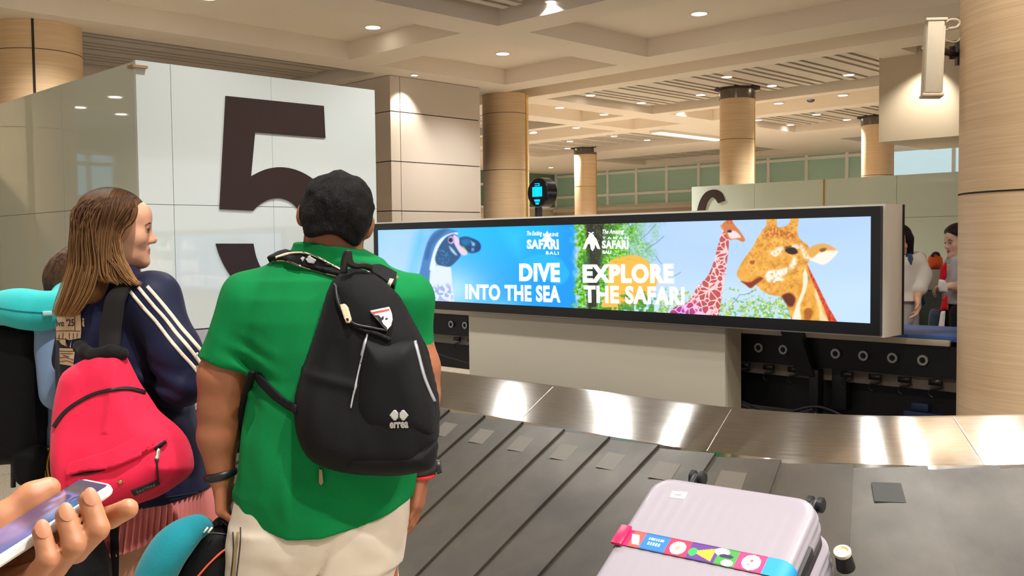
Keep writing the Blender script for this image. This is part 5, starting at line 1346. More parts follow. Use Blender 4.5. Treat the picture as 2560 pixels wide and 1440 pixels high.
mb = MB(); mb.tube(spline([m(528, 1335, 0), m(537, 1312, .0), m(553, 1300, .01), m(570, 1312, .01), m(577, 1335, 0)], 6), .009, 8, flat=.6); mb.build('handle', M_BLACK, bag)
for x0 in (520, 531): MB().tube([m(x0, 1318, -.05), m(x0 - 11, 1332, -.055)], .0028, 6).build('tag_cord', M_WHITE, bag)
pil = thing('neck_pillow', 'dark teal neck pillow draped over the black holdall', 'pillow', tuple(at(430, 1400, 2.45)))
pp = [at(x, y, d) for x, y, d in ((520, 1322, 2.50), (490, 1318, 2.47), (450, 1345, 2.44), (418, 1385, 2.43), (395, 1425, 2.43), (375, 1480, 2.43), (370, 1560, 2.44))]
X = Vox(np.min(pp, 0) - .08, np.max(pp, 0) + .08, .0048); Q = spline(pp, 4)
for i in range(len(Q) - 1):
    r_ = lambda t: .016 + .030 * min(1, t * 2.6)
    X.cap(Q[i], Q[i + 1], r_(i / len(Q)), r_((i + 1) / len(Q)), .01)
X.disp(lambda P: .002 * vnoise(P, 25))
X.build('cushion', cloth('teal_plush', (24, 138, 152), .85, .15, .5, 300, .25), pil)
# ================================================================== woman in the navy track top
w_ = lambda px, py, dd=0.: at(px, py, 2.9 + dd)
woman = thing('person', 'young woman with long straight hair, navy track top with white stripes and pink pleated skirt', 'person', (w_(330, 1200).x, 2.9, 0))
HW = Head(w_(291, 578), (.93, .36, -.02), (.03, 0, 1), .95)
SKW = (226, 168, 138)
X = Vox((-1.55, 2.5, 0), (-.82, 3.3, 1.74), .0055)
X.loft([lrow(240, 370, 735, 2.9, .09), lrow(180, 420, 850, 2.9, .10), lrow(190, 470, 1100, 2.9, .11), lrow(215, 505, 1240, 2.9, .13)], .03)
X.cap(w_(268, 715), w_(278, 625), .058, .052, .03)
HW.add(X, True)
xr, xl = w_(292, 1380).x, w_(345, 1380).x
for x0, y0 in ((w_(286, 1400).x, 2.97), (w_(348, 1400).x, 2.86)):
    X.cap((x0, y0, .78), (x0 - .005, y0, .47), .082, .052, .02); X.cap((x0 - .005, y0, .47), (x0 - .02, y0 + .01, .32), .050, .055, .03); X.cap((x0 - .02, y0 + .01, .32), (x0 - .02, y0 + .01, .09), .052, .036, .02)
    X.cap((x0 - .02, y0 + .01, .07), (x0 + .12, y0 + .04, .04), .035, .03, .02)
# folded forearm and hand tucked behind the other sleeve
X.cap(w_(440, 985, .02), w_(375, 985, .14), .036, .03, .02); hand(X, w_(400, 985, .12), (-.7, .6, .1), (0, .5, -.5), (.2, .2, 1), .92)
X.build('body', skin('woman_skin', SKW), woman, colf=skin_col(SKW, HW, lips=(192, 96, 92)))
HW.eyes(woman, (70, 54, 38), (74, 52, 34))
# jacket
X = Vox((-1.62, 2.45, .72), (-.80, 3.34, 1.56), .0052)
X.loft([lrow(232, 318, 700, 2.9, .07), lrow(205, 362, 722, 2.9, .1), lrow(172, 400, 760, 2.9, .125), lrow(152, 428, 820, 2.9, .14), lrow(146, 446, 900, 2.9, .145), lrow(150, 470, 980, 2.9, .145), lrow(158, 490, 1060, 2.9, .145),
        lrow(170, 506, 1130, 2.9, .15), lrow(182, 519, 1190, 2.9, .155), lrow(192, 525, 1245, 2.9, .16), lrow(194, 525, 1330, 2.9, .16)], .02, 2.2)
X.cap(w_(300, 728, -.03), w_(378, 752, -.07), .062, .074, .05)
X.cap(w_(380, 755, -.08), w_(440, 880, -.12), .076, .068, .04); X.cap(w_(440, 880, -.12), w_(458, 962, -.13), .066, .058, .03)
X.cap(w_(458, 962, -.13), w_(395, 1005, .02), .058, .052, .02); X.cap(w_(395, 1005, .02), w_(350, 985, .12), .052, .046, .02)
X.cap(w_(215, 745, .10), w_(180, 900, .16), .062, .055, .04)
X.cap(w_(258, 700, .0), w_(288, 690, .0), .070, .066, .03)         # stand collar
X.add(lambda P: -(P - np.array(w_(272, 668))) @ np.array((.05, 0, -1.)), X.lo, X.lo + 1, .008, 'i')
def wrj(P):
    q = P.copy(); q[:, 2] = P[:, 2] + P[:, 0] * .7
    d = .006 * vnoise(q, 10, 10, 6, 21.) + .004 * vnoise(P, 22, 22, 10, 27.)
    el = np.exp(-((P[:, 0] - w_(440, 970).x) ** 2 + (P[:, 2] - w_(440, 970).z) ** 2) / .006)
    return d + el * .006 * np.sin((P[:, 2] * 1.2 + P[:, 0] * .6) * 95)
X.disp(wrj)
def hemw(P):
    xs = np.array([w_(a, 1250, -.1).x for a in (180, 300, 420, 526)]); zs = np.array([w_(300, b, -.1).z for b in (1262, 1268, 1258, 1238)])
    return np.interp(P[:, 0], xs, zs) - P[:, 2]
X.add(hemw, X.lo, X.lo + 1, .004, 'i')
M_NAVY = cloth('navy_tricot', (24, 28, 58), .55, .12, .1, 800, .1)
jk = X.build('track_top', M_NAVY, woman)
bj = bvh_of(jk)
M_STR = cloth('stripe_cream', (240, 226, 206), .6, .03)
for pts in ([(322, 724), (358, 768), (392, 806), (424, 848), (455, 885), (482, 915), (507, 948)], [(346, 718), (382, 762), (414, 798), (440, 832), (466, 862), (490, 893), (510, 922)], [(368, 716), (398, 750), (424, 782), (452, 818), (478, 848), (498, 872), (512, 892)]):
    decal('sleeve_stripe', band([tuple(p) for p in spline(pts, 4)], 8.5), bj, M_STR, jk, .0012, .0008, 5.)
for pts in ([(265, 694), (282, 702), (296, 712)], [(290, 700), (300, 704), (306, 710)]): decal('collar_stripe', band(pts, 7), bj, M_STR, jk, .0012, .0008, 4.)
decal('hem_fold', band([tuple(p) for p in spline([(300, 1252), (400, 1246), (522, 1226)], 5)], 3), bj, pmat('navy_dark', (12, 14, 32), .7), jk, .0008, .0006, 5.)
# printed back panel: tan plates with line drawing and words
M_TAN = cloth('print_tan', (222, 190, 152), .7, .06); M_INK = pmat('print_ink', (34, 30, 44), .7)
g4 = lambda L_: [(x / 4, 720 + y / 4) for x, y in L_]
pr = decal('back_print', g4([(700, 210), (790, 110), (808, 200), (818, 430), (812, 500), (700, 520), (570, 520), (566, 300), (580, 270), (690, 270)]), bj, M_TAN, jk, .0022, 0, 3.)
decal('back_print', g4([(600, 600), (755, 605), (738, 780), (605, 760)]), bj, M_TAN, jk, .0022, 0, 3.)
decal('back_print', g4([(598, 528), (660, 500), (680, 590), (620, 560)]), bj, M_TAN, jk, .0022, 0, 3.); decal('back_print', g4([(700, 590), (720, 520), (712, 600)]), bj, M_TAN, jk, .0022, 0, 3.)
for pts in ([(568, 432), (690, 430), (812, 432)], [(752, 270), (756, 430)], [(700, 268), (806, 262)], [(575, 505), (660, 512), (690, 520)], [(600, 470), (600, 512)], [(640, 450), (636, 512)], [(700, 450), (700, 512)], [(740, 450), (738, 512)], [(780, 450), (776, 505)], [(600, 632), (750, 634)], [(612, 656), (742, 658)], [(606, 700), (660, 690), (740, 720)], [(605, 735), (680, 728), (742, 750)], [(640, 670), (700, 690)], [(665, 500), (672, 600)], [(700, 215), (790, 250)], [(720, 190), (800, 230)], [(740, 160), (760, 262)]):
    decal('print_line', band(g4(pts), 1.5), bj, M_INK, jk, .0032, 0, 4.)
V, Fc = text2d("live '25", .012); P = quadmap(V, g4([(560, 318), (748, 310), (748, 382), (560, 388)]))
make('lettering', [(lambda h: h[0] + h[1] * .0034)(hit(bj, *p)) for p in P], Fc, M_INK, jk, smooth=False)
# pleated skirt
rows = []
n = 420
for i in range(15):
    t = i / 14; py = 1225 + 104 * t
    a, b = at(212 - 6 * t, py, 2.9), at(522 + 4 * t, py, 2.9)
    cx, rx, ry = (a.x + b.x) / 2, (b.x - a.x) / 2, .15 + .035 * t
    ring = []
    for k in range(n):
        th = 2 * PI * k / n; pl = (abs(((k / 6.) % 1) - .5) * 2 - .5) * (.006 + .016 * t) + .012 * t * math.sin(th * 7 + 1)
        px_ = math.cos(th); zoff = -.022 * t * math.sin(th * 3 + .6) - .03 * t * px_ * (-1)
        ring.append(Vector((cx + (rx + pl) * px_, 2.9 + (ry + pl) * math.sin(th), a.z + zoff * .6)))
    rows.append(ring)
V, Fc = ring_loft(rows); V2 = [v + Vector((0, 0, 0)) for v in V]
skm = pmat('rose_pleats', (226, 138, 134), .7, var=.08, vscale=10, sheen=.2)
make('pleated_skirt', V, Fc, skm, woman, smooth=False)
# hair: under-volume and combed strands
X = Vox(w_(240, 620) - Vector((.22, .26, .36)), w_(260, 640) + Vector((.22, .26, .34)), .005)
X.ell(HW.p(-.018, 0, .040), np.array((.094, .078, .086)) * .95, HW.M())
X.ell(HW.p(-.055, 0, -.05), np.array((.065, .078, .11)) * .95, HW.M(), .03)
X.cap(w_(248, 610, -.02), w_(228, 720, -.10), .075, .05, .04); X.cap(w_(215, 650, .02), w_(182, 750, -.10), .055, .026, .03)
X.cap(w_(300, 600, -.06), w_(318, 690, -.10), .026, .022, .02)
def _hw(P):
    q = HW.loc(P)
    return q[:, 0] - np.interp(q[:, 2], [-.1, -.03, .02, .05, .13], [.012, .004, .014, .052, .072])
X.add(_hw, X.lo, X.lo + 1, .01, 'i')
M_HAIR = amat('strand_hair', .6, spec=1.25)
def hcol(V):
    t = np.clip((w_(250, 520).z - V[:, 2]) / .36, 0, 1)[:, None]
    return np.array(L3((66, 42, 26))) * (1 - t) + np.array(L3((140, 98, 58))) * t
X.build('hair', M_HAIR, woman, colf=hcol)
paths = []
rs = random.Random(5)
def strand(guide, spread, tone):
    off = [rs.gauss(0, 1) for _ in range(3)]
    out = []
    for i, (px, py, dd, wdt) in enumerate(guide):
        out.append(w_(px + off[0] * wdt * spread, py + off[2] * 2, dd + off[1] * wdt * .0011))
    paths.append(([Vector(p) for p in spline(out, 4)], tone + rs.uniform(-.12, .2)))
# back fall, over the shoulder blades
for k in range(760):
    f = rs.random()
    x0 = 262 + 40 * rs.random(); bx = 214 - 34 * f
    d0 = -.03 - .07 * rs.random()
    strand([(x0, 486 + 4 * f, -.01, 6), (x0 - 44 - 30 * f, 520, d0 - .03, 6), (206 - 20 * f + 26 * (1 - f), 590, d0 - .06, 6), (200 - 18 * f + 40 * (1 - f), 660, d0 - .07, 7), (190 - 25 * f + 40 * (1 - f), 715, d0 - .08, 7), (172 - 22 * f + 34 * (1 - f), 760, d0 - .08, 7), (158 - 18 * f + 24 * (1 - f), 785 + 6 * rs.random(), d0 - .075, 5)], 1., -.05)
# side fall, past the cheek to the front of the shoulder
for k in range(760):
    f = rs.random(); x0 = 285 + 42 * f; d0 = -.065 - .03 * rs.random()
    strand([(x0, 487 + 10 * f * f, -.02, 4), (x0 - 12 + 8 * f, 520, d0 - .015, 5), (x0 - 32 - 4 * f, 572, d0 - .025, 5), (x0 - 30 - 4 * f, 625, d0 - .035, 6), (288 + 18 * f, 665, d0 - .05, 7), (306 + 18 * f, 690 + 4 * f, d0 - .055, 6), (322 + 20 * f + 8 * rs.random(), 704 + 10 * rs.random(), d0 - .06, 5)], 1., .0)
# middle of the head between the two falls
for k in range(560):
    f = rs.random(); d0 = -.06 - .035 * rs.random()
    strand([(262 + 40 * f, 485, -.02, 5), (240 + 52 * f, 515, d0 - .02, 5), (228 + 50 * f, 570, d0 - .035, 6), (226 + 44 * f, 630, d0 - .05, 7), (232 + 40 * f, 680, d0 - .06, 8), (236 + 56 * f, 700 + 8 * f, d0 - .055, 7)], 1., -.12)
# front lock swept from the parting back over the ear
for k in range(280):
    f = rs.random(); d0 = -.078 - .012 * rs.random()
    strand([(316 + 16 * f, 494 + 8 * f, -.035, 3), (330 + 8 * f, 522, d0 + .012, 3), (322 + 8 * f, 552, d0 - .004, 3), (302 + 6 * f, 572, d0 - .012, 3), (290 + 6 * f, 604, d0 - .018, 4), (296 + 8 * f, 652, d0 - .035, 5)], 1., .1)
# crown: short overlapping strands from the parting over the top
for k in range(560):
    f = rs.random(); g_ = rs.random(); a_ = -.09 + .12 * f
    f0 = .084 - .180 * f; pts_ = []
    for i in range(6):
        t = i / 5; th_ = (1.4 * t) * (1 if g_ < .75 else -1); ff = f0 - .035 * t; ro_ = math.sqrt(max(.02, 1 - ((ff + .016) / .112) ** 2))
        pts_.append(HW.p(ff, -math.sin(th_) * .090 * ro_, .036 + math.cos(th_) * .100 * ro_))
    paths.append(([Vector(q) for q in spline(pts_, 4)], -.25 + rs.uniform(-.1, .15)))
hair_strands(paths, .00125, M_HAIR, woman, 'hair_strand', n=3)

# ------------------------------------------------------------------ pink backpack on her shoulder
M_PINK = cloth('pink_canvas', (230, 36, 74), .7, .05, .25, 900, .15)
M_PINKZ = pmat('zip_black', (22, 18, 20), .5)
pk = thing('backpack', 'bright pink backpack hanging from the shoulder of the woman in the navy top', 'backpack', tuple(at(310, 1270, 2.6)))
fp_ = plane_frame(at(310, 1080, 2.66), (.05, -1, .12))
po = [(240, 884), (272, 879), (304, 882), (322, 905), (345, 950), (366, 985), (392, 1022), (425, 1050), (455, 1078), (474, 1112), (484, 1150), (483, 1175), (462, 1198), (420, 1228), (380, 1248), (330, 1264), (280, 1280), (240, 1287), (200, 1280), (165, 1262), (146, 1225), (138, 1160), (134, 1090), (136, 1030), (145, 970), (160, 930), (200, 905)]
def bulge2(u, v): return 1 + .45 * np.exp(-(((v + .10) / .11) ** 2)) - .2 * np.clip((v - .05) / .2, 0, 1)
X = puff(fp_, [to_local(*p, fp_) for p in spline(po, 2, True)], .075, .05, .07, .0048, bulge2, lambda q, P: .007 * vnoise(P, 12, 12, 4, 31.) + .004 * vnoise(P, 30, 30, 12, 37.) - .005 * np.exp(-((q[:, 0] + .02 - .1 * q[:, 1]) / .01) ** 2) * (q[:, 1] > .0))
pm = X.build('main_compartment', M_PINK, pk)
c = (300, 1190); f5 = plane_frame(at(*c, 2.66) + fp_[3] * .055, (.05, -1, .12))
pq = [(172, 1184), (230, 1170), (290, 1150), (350, 1122), (398, 1100), (425, 1110), (448, 1150), (452, 1175), (420, 1205), (370, 1236), (300, 1262), (230, 1282), (190, 1272), (168, 1240)]
X = puff(f5, [to_local(*p, f5) for p in spline(pq, 3, True)], .075, .05, .06, .0045, None, lambda q, P: .003 * vnoise(P, 20, 20, 12, 33.))
pp2 = X.build('front_pocket', M_PINK, pk)
bp2 = bvh_of(pm, pp2)
decal('zipper', band([tuple(p) for p in spline([(136, 1068), (160, 1034), (192, 1008), (236, 985), (280, 975), (320, 972), (362, 982)], 6)], 8), bp2, M_PINKZ, pk, .0015, .003, 5.)
decal('pocket_flap', [tuple(p) for p in spline([(168, 1180), (182, 1156), (230, 1142), (290, 1122), (350, 1092), (392, 1078), (408, 1088), (414, 1106), (380, 1128), (320, 1156), (270, 1172), (215, 1176), (180, 1186)], 3, True)], bp2, M_PINK, pk, .003, .012, 5.)
bp3 = bvh_of(*[o for o in pk.children])
decal('pocket_zip', band([tuple(p) for p in spline([(178, 1190), (220, 1183), (262, 1176)], 4)], [2, 3, 5, 7, 8, 7, 5, 3, 2]), bp3, M_PINKZ, pk, .001, .001, 4.)
decal('pocket_zip', band([(388, 1124), (400, 1114), (414, 1104)], 9), bp3, M_PINKZ, pk, .001, .002, 4.)
zz = decal('zipper_pull', [(392, 1122), (399, 1124), (396, 1150), (386, 1148)], bp3, pmat('pull_steel', (190, 180, 160), .3, metal=.8), pk, .004, .003, 3.)
decal('pull_cord', band([(391, 1148), (393, 1175), (394, 1202)], 4), bp3, M_PINKZ, zz, .004, .003, 4.)
lb = decal('label_patch', [(327, 1226), (394, 1199), (400, 1209), (336, 1238)], bp3, M_PINKZ, pk, .0015, .002, 4.)
V, Fc = text2d("EASTPAK", .01); P = quadmap(V, [(340, 1225), (388, 1205), (391, 1211), (343, 1231)])
make('lettering', [(lambda h: h[0] + h[1] * .0042)(hit(bp3, *p)) for p in P], Fc, pmat('label_grey', (150, 140, 140), .6), lb, smooth=False)
st_ = decal('stud', [(302 + 5 * math.cos(k), 1205 + 5 * math.sin(k)) for k in np.linspace(0, 5.5, 9)], bp3, pmat('stud_brass', (196, 160, 90), .3, metal=.8), pk, .002, .003, 3.)
decal('stitch', [(290, 1203), (312, 1203), (312, 1205), (290, 1205)], bp3, pmat('stitch_grey', (150, 120, 110), .6), st_, .0015, 0, 3.)
# top yoke and straps
yk = [at(x, y, d) for x, y, d in ((200, 868, 2.71), (214, 882, 2.68), (238, 890, 2.66), (276, 880, 2.66), (304, 884, 2.66))]
X = Vox(np.min(yk, 0) - .06, np.max(yk, 0) + .06, .005)
for i in range(4): X.cap(yk[i], yk[i + 1], .020, .019, .01)
X.build('yoke', cloth('yoke_black', (20, 20, 20), .8), pk)
bj2 = bvh_of(jk)
def strap3(name, pts, w, t, mat, parent, up):
    mb = MB(); P = [Vector(p) for p in spline(pts, 8)]; m_ = len(P); V = []
    ups = [Vector(u) for u in spline(up, 8)]
    for i, p in enumerate(P):
        tt = (P[min(i + 1, m_ - 1)] - P[max(i - 1, 0)]).normalized(); n_ = ups[i]; n_ = (n_ - tt * n_.dot(tt)).normalized(); s_ = tt.cross(n_)
        V += [p + s_ * w / 2 + n_ * t / 2, p - s_ * w / 2 + n_ * t / 2, p - s_ * w / 2 - n_ * t / 2, p + s_ * w / 2 - n_ * t / 2]
    Fc = [(i * 4 + k, i * 4 + (k + 1) % 4, (i + 1) * 4 + (k + 1) % 4, (i + 1) * 4 + k) for i in range(m_ - 1) for k in range(4)] + [(0, 1, 2, 3)[::-1], tuple((m_ - 1) * 4 + k for k in range(4))]
    return make(name, V, Fc, mat, parent, bevel=.003)
M_STRAP = cloth('strap_black', (26, 23, 22), .75, .1, .1)
strap3('shoulder_strap', [at(272, 885, 2.66), at(275, 840, 2.70), at(281, 790, 2.715), at(290, 745, 2.73), at(312, 718, 2.765), at(345, 708, 2.80), at(378, 718, 2.79), at(400, 745, 2.79), at(412, 790, 2.82)], .056, .012, M_STRAP, pk, [(0, -1, .1), (0, -1, .15), (-.1, -1, .25), (-.2, -1, .6), (-.3, -.5, 1), (0, -.3, 1), (.4, -.3, 1), (.8, -.3, .6), (1, -.2, .3)])
strap3('loose_strap', [at(283, 1272, 2.70), at(285, 1320, 2.70), at(287, 1380, 2.70), at(286, 1450, 2.71), at(284, 1560, 2.72)], .024, .004, M_STRAP, pk, [(0, -1, 0)] * 5)
# ------------------------------------------------------------------ lavender suitcase lying on the belt
SN = Vector((-.3, -.4, .866)).normalized(); SW = Vector((.8, -.6, 0)); SL_ = SW.cross(SN).normalized()
if SL_.z > 0: SL_ = -SL_
sp0 = on_plane(1640, 1182, Vector((.95, 3.05, .85)) + SN * .27, SN)
CW, CLn, CT = .49, .68, .262
def sq(w, l, t): return sp0 + SW * w + SL_ * l + SN * t
case = thing('suitcase', 'lavender hard shell suitcase lying on the baggage belt, wheels uphill', 'suitcase', tuple(sq(CW / 2, CLn / 2, -CT)))
cc = sq(CW / 2, CLn / 2, -CT / 2); A_ = np.array([SW, SL_, SN]).T
M_LAV = pmat('lavender_shell', (148, 141, 150), .38, var=.015, vscale=3, coat=.15)
def shell(name, t0, t1, mat, grow=0.):
    ctr = sq(CW / 2, CLn / 2, (t0 + t1) / 2); hw = np.array([CW / 2 + grow, CLn / 2 + grow, (t1 - t0) / 2]); r = .05
    ext = np.abs(A_) @ hw + .02
    X = Vox(np.array(ctr) - ext, np.array(ctr) + ext, .0042)
    def fn(P):
        q = (P - np.array(ctr)) @ A_
        w, l, t = q.T
        # rounded in plan, softly rounded over the face edge
        dx = np.abs(w) - (hw[0] - .065); dy = np.abs(l) - (hw[1] - .065)
        d2 = np.sqrt(np.maximum(dx, 0) ** 2 + np.maximum(dy, 0) ** 2) + np.minimum(np.maximum(dx, dy), 0) - .065
        rib = .0005 * np.cos(w * 2 * PI / .034) * np.clip((.285 - np.abs(l)) * 30, 0, 1)
        dz = np.abs(t) - hw[2] + np.where(np.abs(w) < hw[0] - .03, -rib, 0)
        rs_ = .0022 * np.cos(t * 2 * PI / .03)
        d2 = d2 + rs_
        e = .03 if t1 > -.05 or t0 < -.2 else .004
        a = np.maximum(d2 + e, 0); b = np.maximum(dz + e, 0)
        return np.sqrt(a * a + b * b) + np.minimum(np.maximum(d2 + e, dz + e), 0) - e
    X.add(fn, np.array(ctr) - ext, np.array(ctr) + ext)
    return X.build(name, mat, case)
lid = shell('lid_shell', -.105, 0, M_LAV)
base_ = shell('base_shell', -CT, -.118, M_LAV, .006)
z_ = MB()
def rrect(w0, w1, l0, l1, r, t, n=8):
    out = []
    for cx, cy, a0 in ((w1 - r, l1 - r, 0), (w0 + r, l1 - r, 90), (w0 + r, l0 + r, 180), (w1 - r, l0 + r, 270)):
        for k in range(n + 1):
            a = math.radians(a0 + 90 * k / n); out.append(sq(cx + r * math.cos(a), cy + r * math.sin(a), t))
    return out
ring = [rrect(-g, CW + g, -g, CLn + g, .065, t) for g, t in ((-.02, -.098), (-.003, -.103), (-.003, -.121), (-.02, -.126))]
V, Fc = ring_loft(ring); make('zipper_band', V, Fc, pmat('zip_plum', (44, 30, 36), .6), case, angle=.6)
# side handle: a long dark grip in a recess on its right flank
mb = MB(); mb.hexa([sq(CW - .004, .135, -.075), sq(CW + .012, .14, -.072), sq(CW + .012, .14, -.04), sq(CW - .004, .135, -.037), sq(CW - .004, .42, -.075), sq(CW + .012, .415, -.072), sq(CW + .012, .415, -.04), sq(CW - .004, .42, -.037)])
mb.build('side_handle', pmat('grip_black', (26, 23, 24), .5), case, bevel=.004)
def wheel(w, l, t, ax=None):
    ax = SW if ax is None else ax
    o = sq(w, l, t); mb = MB()
    for s_ in (-.014, .014): mb.tube([o + ax * (s_ - .009), o + ax * (s_ - .006), o + ax * (s_ + .006), o + ax * (s_ + .009)], [.016, .021, .021, .016], 24)
    wh = mb.build('wheel', pmat('wheel_black', (24, 22, 24), .45), case, angle=.5)
    mb = MB(); mb.box((-.008, -.001, -.02), (.008, .045, .02), Matrix.Translation(o) @ Matrix(((SW.x, SL_.x, SN.x), (SW.y, SL_.y, SN.y), (SW.z, SL_.z, SN.z))).to_4x4())
    mb.build('wheel_fork', pmat('fork_black', (30, 28, 30), .4), wh, bevel=.004)
wheel(.112, -.034, -.03); wheel(.455, -.026, -.055); wheel(.095, -.028, -.19); wheel(.40, -.028, -.19)
o_ = on_plane(2107, 1384, sq(CW + .03, .3, -.16), SN)
P = []
for r, x in ((.0225, 0), (.0225, .010), (.016, .011), (.014, .005), (.0005, .005)): P.append([o_ + SN * x + (SL_ * math.cos(2 * PI * k / 24) + SW * math.sin(2 * PI * k / 24)) * r for k in range(24)])
V, Fc = ring_loft(P); make('side_foot', V, Fc, pmat('foot_cream', (214, 204, 170), .4), case, angle=.5)
mb = MB(); mb.tube([o_ - SN * .05, o_ - SN * .002], [.025, .021], 24); mb.build('side_foot', pmat('foot_black', (24, 22, 22), .5), case, angle=.5)
bl = bvh_of(lid)
stk = decal('sticker', [(1681, 1228), (1719, 1231), (1711, 1248), (1673, 1244)], bl, pmat('sticker_white', (250, 246, 234), .5), case, .001, .0004, 4.)
decal('sticker_print', [(1688, 1235), (1706, 1237), (1703, 1241), (1685, 1239)], bl, pmat('sticker_grey', (150, 146, 140), .6), stk, .002, 0, 3.)
# luggage strap round it
ls = thing('luggage_strap', 'colourful printed luggage strap around the lavender suitcase', 'luggage strap', tuple(sq(CW / 2, .43, 0)))
g_ = .0035; loop = []
def cs_loop():
    out = []
    w0, w1, t0, t1, r = -g_, CW + g_, -CT - g_, g_, .034
    for cx, cy, a0 in ((w0 + r, t1 - r, 180), (w1 - r, t1 - r, 90), (w1 - r, t0 + r, 0), (w0 + r, t0 + r, -90)):
        for k in range(9): a = math.radians(a0 - 90 * k / 8); out.append((cx + r * math.cos(a), cy + r * math.sin(a)))
    return out
L0 = cs_loop(); L0.append(L0[0]); cum = np.cumsum([0] + [math.dist(L0[i], L0[i + 1]) for i in range(len(L0) - 1)])
NS, NWd = 900, 24; S1 = np.linspace(0, cum[-1], NS)
wv = np.interp(S1, cum, [p[0] for p in L0]); tv_ = np.interp(S1, cum, [p[1] for p in L0])
V = []; cols = []
tp = np.where(tv_ > -.06)[0]
for i in range(NS):
    for j in range(NWd): V.append(sq(wv[i], .232 + .058 * j / (NWd - 1) + .004 * wv[i] / CW, tv_[i]))
wf = np.repeat(wv / CW, NWd); jf = np.tile(np.linspace(0, 1, NWd), NS); onT = np.repeat(tv_ > -.05, NWd)
xc = wf * CW; yc = jf * .05
c = np.repeat(np.array([[40, 120, 200]]), len(wf), 0).astype(float)
def seg(a, b, rgb): c[(wf >= a) & (wf < b) & onT] = rgb
seg(-.1, .10, (206, 30, 92)); seg(.10, .17, (232, 80, 70)); seg(.17, .32, (30, 110, 190)); seg(.32, .45, (216, 40, 80)); seg(.45, .61, (88, 44, 130)); seg(.61, .72, (60, 140, 60)); seg(.72, .87, (236, 52, 110)); seg(.87, 1.2, (30, 140, 216))
def disc(w, y, rx, ry, rgb): c[(((xc - w * CW) / rx) ** 2 + ((yc - y) / ry) ** 2 < 1) & onT] = rgb
disc(.385, .026, .022, .019, (250, 240, 236)); disc(.385, .026, .007, .008, (220, 150, 130)); disc(.80, .025, .024, .021, (250, 248, 248)); disc(.80, .02, .004, .004, (200, 60, 80)); disc(.79, .032, .003, .003, (60, 110, 190))
disc(.63, .012, .02, .011, (250, 238, 236)); disc(.68, .04, .016, .009, (250, 230, 224)); disc(.66, .022, .02, .006, (40, 30, 70))
tri_ = (np.abs(xc - .53 * CW) < .03) & (np.abs(yc - .026) < (xc - .53 * CW + .03) * .32) & onT; c[tri_] = (244, 176, 40)
disc(.475, .028, .012, .012, (40, 160, 80))
c[(np.abs(xc - .125 * CW - (yc - .025) * .5) < .011) & (yc > .012) & (yc < .04) & onT] = (250, 240, 240)
c[(np.abs(yc - .015) < .004) & (wf > .20) & (wf < .29) & (np.sin(xc * 900) > -.3) & onT] = (220, 240, 250); c[(np.abs(yc - .03) < .004) & (wf > .2) & (wf < .28) & (np.sin(xc * 800 + 1) > -.3) & onT] = (200, 232, 248)
c[((yc < .003) | (yc > .047)) & onT & (wf > .1) & (wf < .87)] *= .75
Fc = [(i * NWd + j, i * NWd + j + 1, (i + 1) * NWd + j + 1, (i + 1) * NWd + j) for i in range(NS - 1) for j in range(NWd - 1)]
make('webbing', V, Fc, amat('strap_print', .6), ls, smooth=True, col=lin_np(c))
mb = MB(); mb.hexa([sq(.002, .226, .003), sq(.035, .226, .003), sq(.035, .296, .003), sq(.002, .296, .003), sq(.002, .226, .013), sq(.035, .226, .013), sq(.035, .296, .013), sq(.002, .296, .013)])
mb.build('buckle', pmat('buckle_magenta', (200, 24, 84), .35), ls, bevel=.003)

# ------------------------------------------------------------------ someone holding a phone, close to the camera
DPH = .68
C1 = at(282, 1208, DPH)
fv = Vector((-.617, .777, -.127)).normalized(); fu = Vector((-.674, -.607, -.43)); fu = (fu - fv * fu.dot(fv)).normalized(); fn = fu.cross(fv)
if fn.z < 0: fn = -fn
PWd, PLn = .078, .163
Q_ = lambda s, t, h: C1 + fu * s + fv * t + fn * h
phone = thing('smartphone', 'white edged smartphone lying in a hand at the lower left, screen lit', 'phone', tuple(Q_(PLn / 2, PWd / 2, -.009)))
def prect(inset, h, r=.011, n=7):
    out = []
    s0, s1, t0, t1 = inset, PLn - inset, inset, PWd - inset; r = max(.003, r - inset)
    for cx, cy, a0 in ((s1 - r, t1 - r, 0), (s0 + r, t1 - r, 90), (s0 + r, t0 + r, 180), (s1 - r, t0 + r, 270)):
        for k in range(n + 1): a = math.radians(a0 + 90 * k / n); out.append(Q_(cx + r * math.cos(a), cy + r * math.sin(a), h))
    return out
V, Fc = ring_loft([prect(.004, -.0078), prect(.001, -.007), prect(0, -.0056), prect(0, -.0022), prect(.0008, -.0006), prect(.002, 0)], caps=True)
make('body', V, Fc, pmat('phone_white', (232, 236, 230), .25, coat=.4), phone, angle=.5)
gx, gy = 130, 62; S2, T2 = np.meshgrid(np.linspace(0, 1, gx), np.linspace(0, 1, gy), indexing='ij'); S2 = S2.ravel(); T2 = T2.ravel()
pc_ = np.repeat(np.array([[146, 146, 214]]), len(S2), 0).astype(float)
PN = np.stack([S2 * 8, T2 * 4, np.zeros_like(S2)], 1)
pc_ += (vnoise(PN, 1.1)[:, None]) * np.array((26, 14, 20))
def pm_(mask, rgb, a=1.): 
    mm = np.clip(mask, 0, 1)[:, None] * a; pc_[:] = pc_ * (1 - mm) + np.array(rgb) * mm
bx = lambda s0, s1, t0, t1, e=.03: np.clip((S2 - s0) / e, 0, 1) * np.clip((s1 - S2) / e, 0, 1) * np.clip((T2 - t0) / e, 0, 1) * np.clip((t1 - T2) / e, 0, 1)
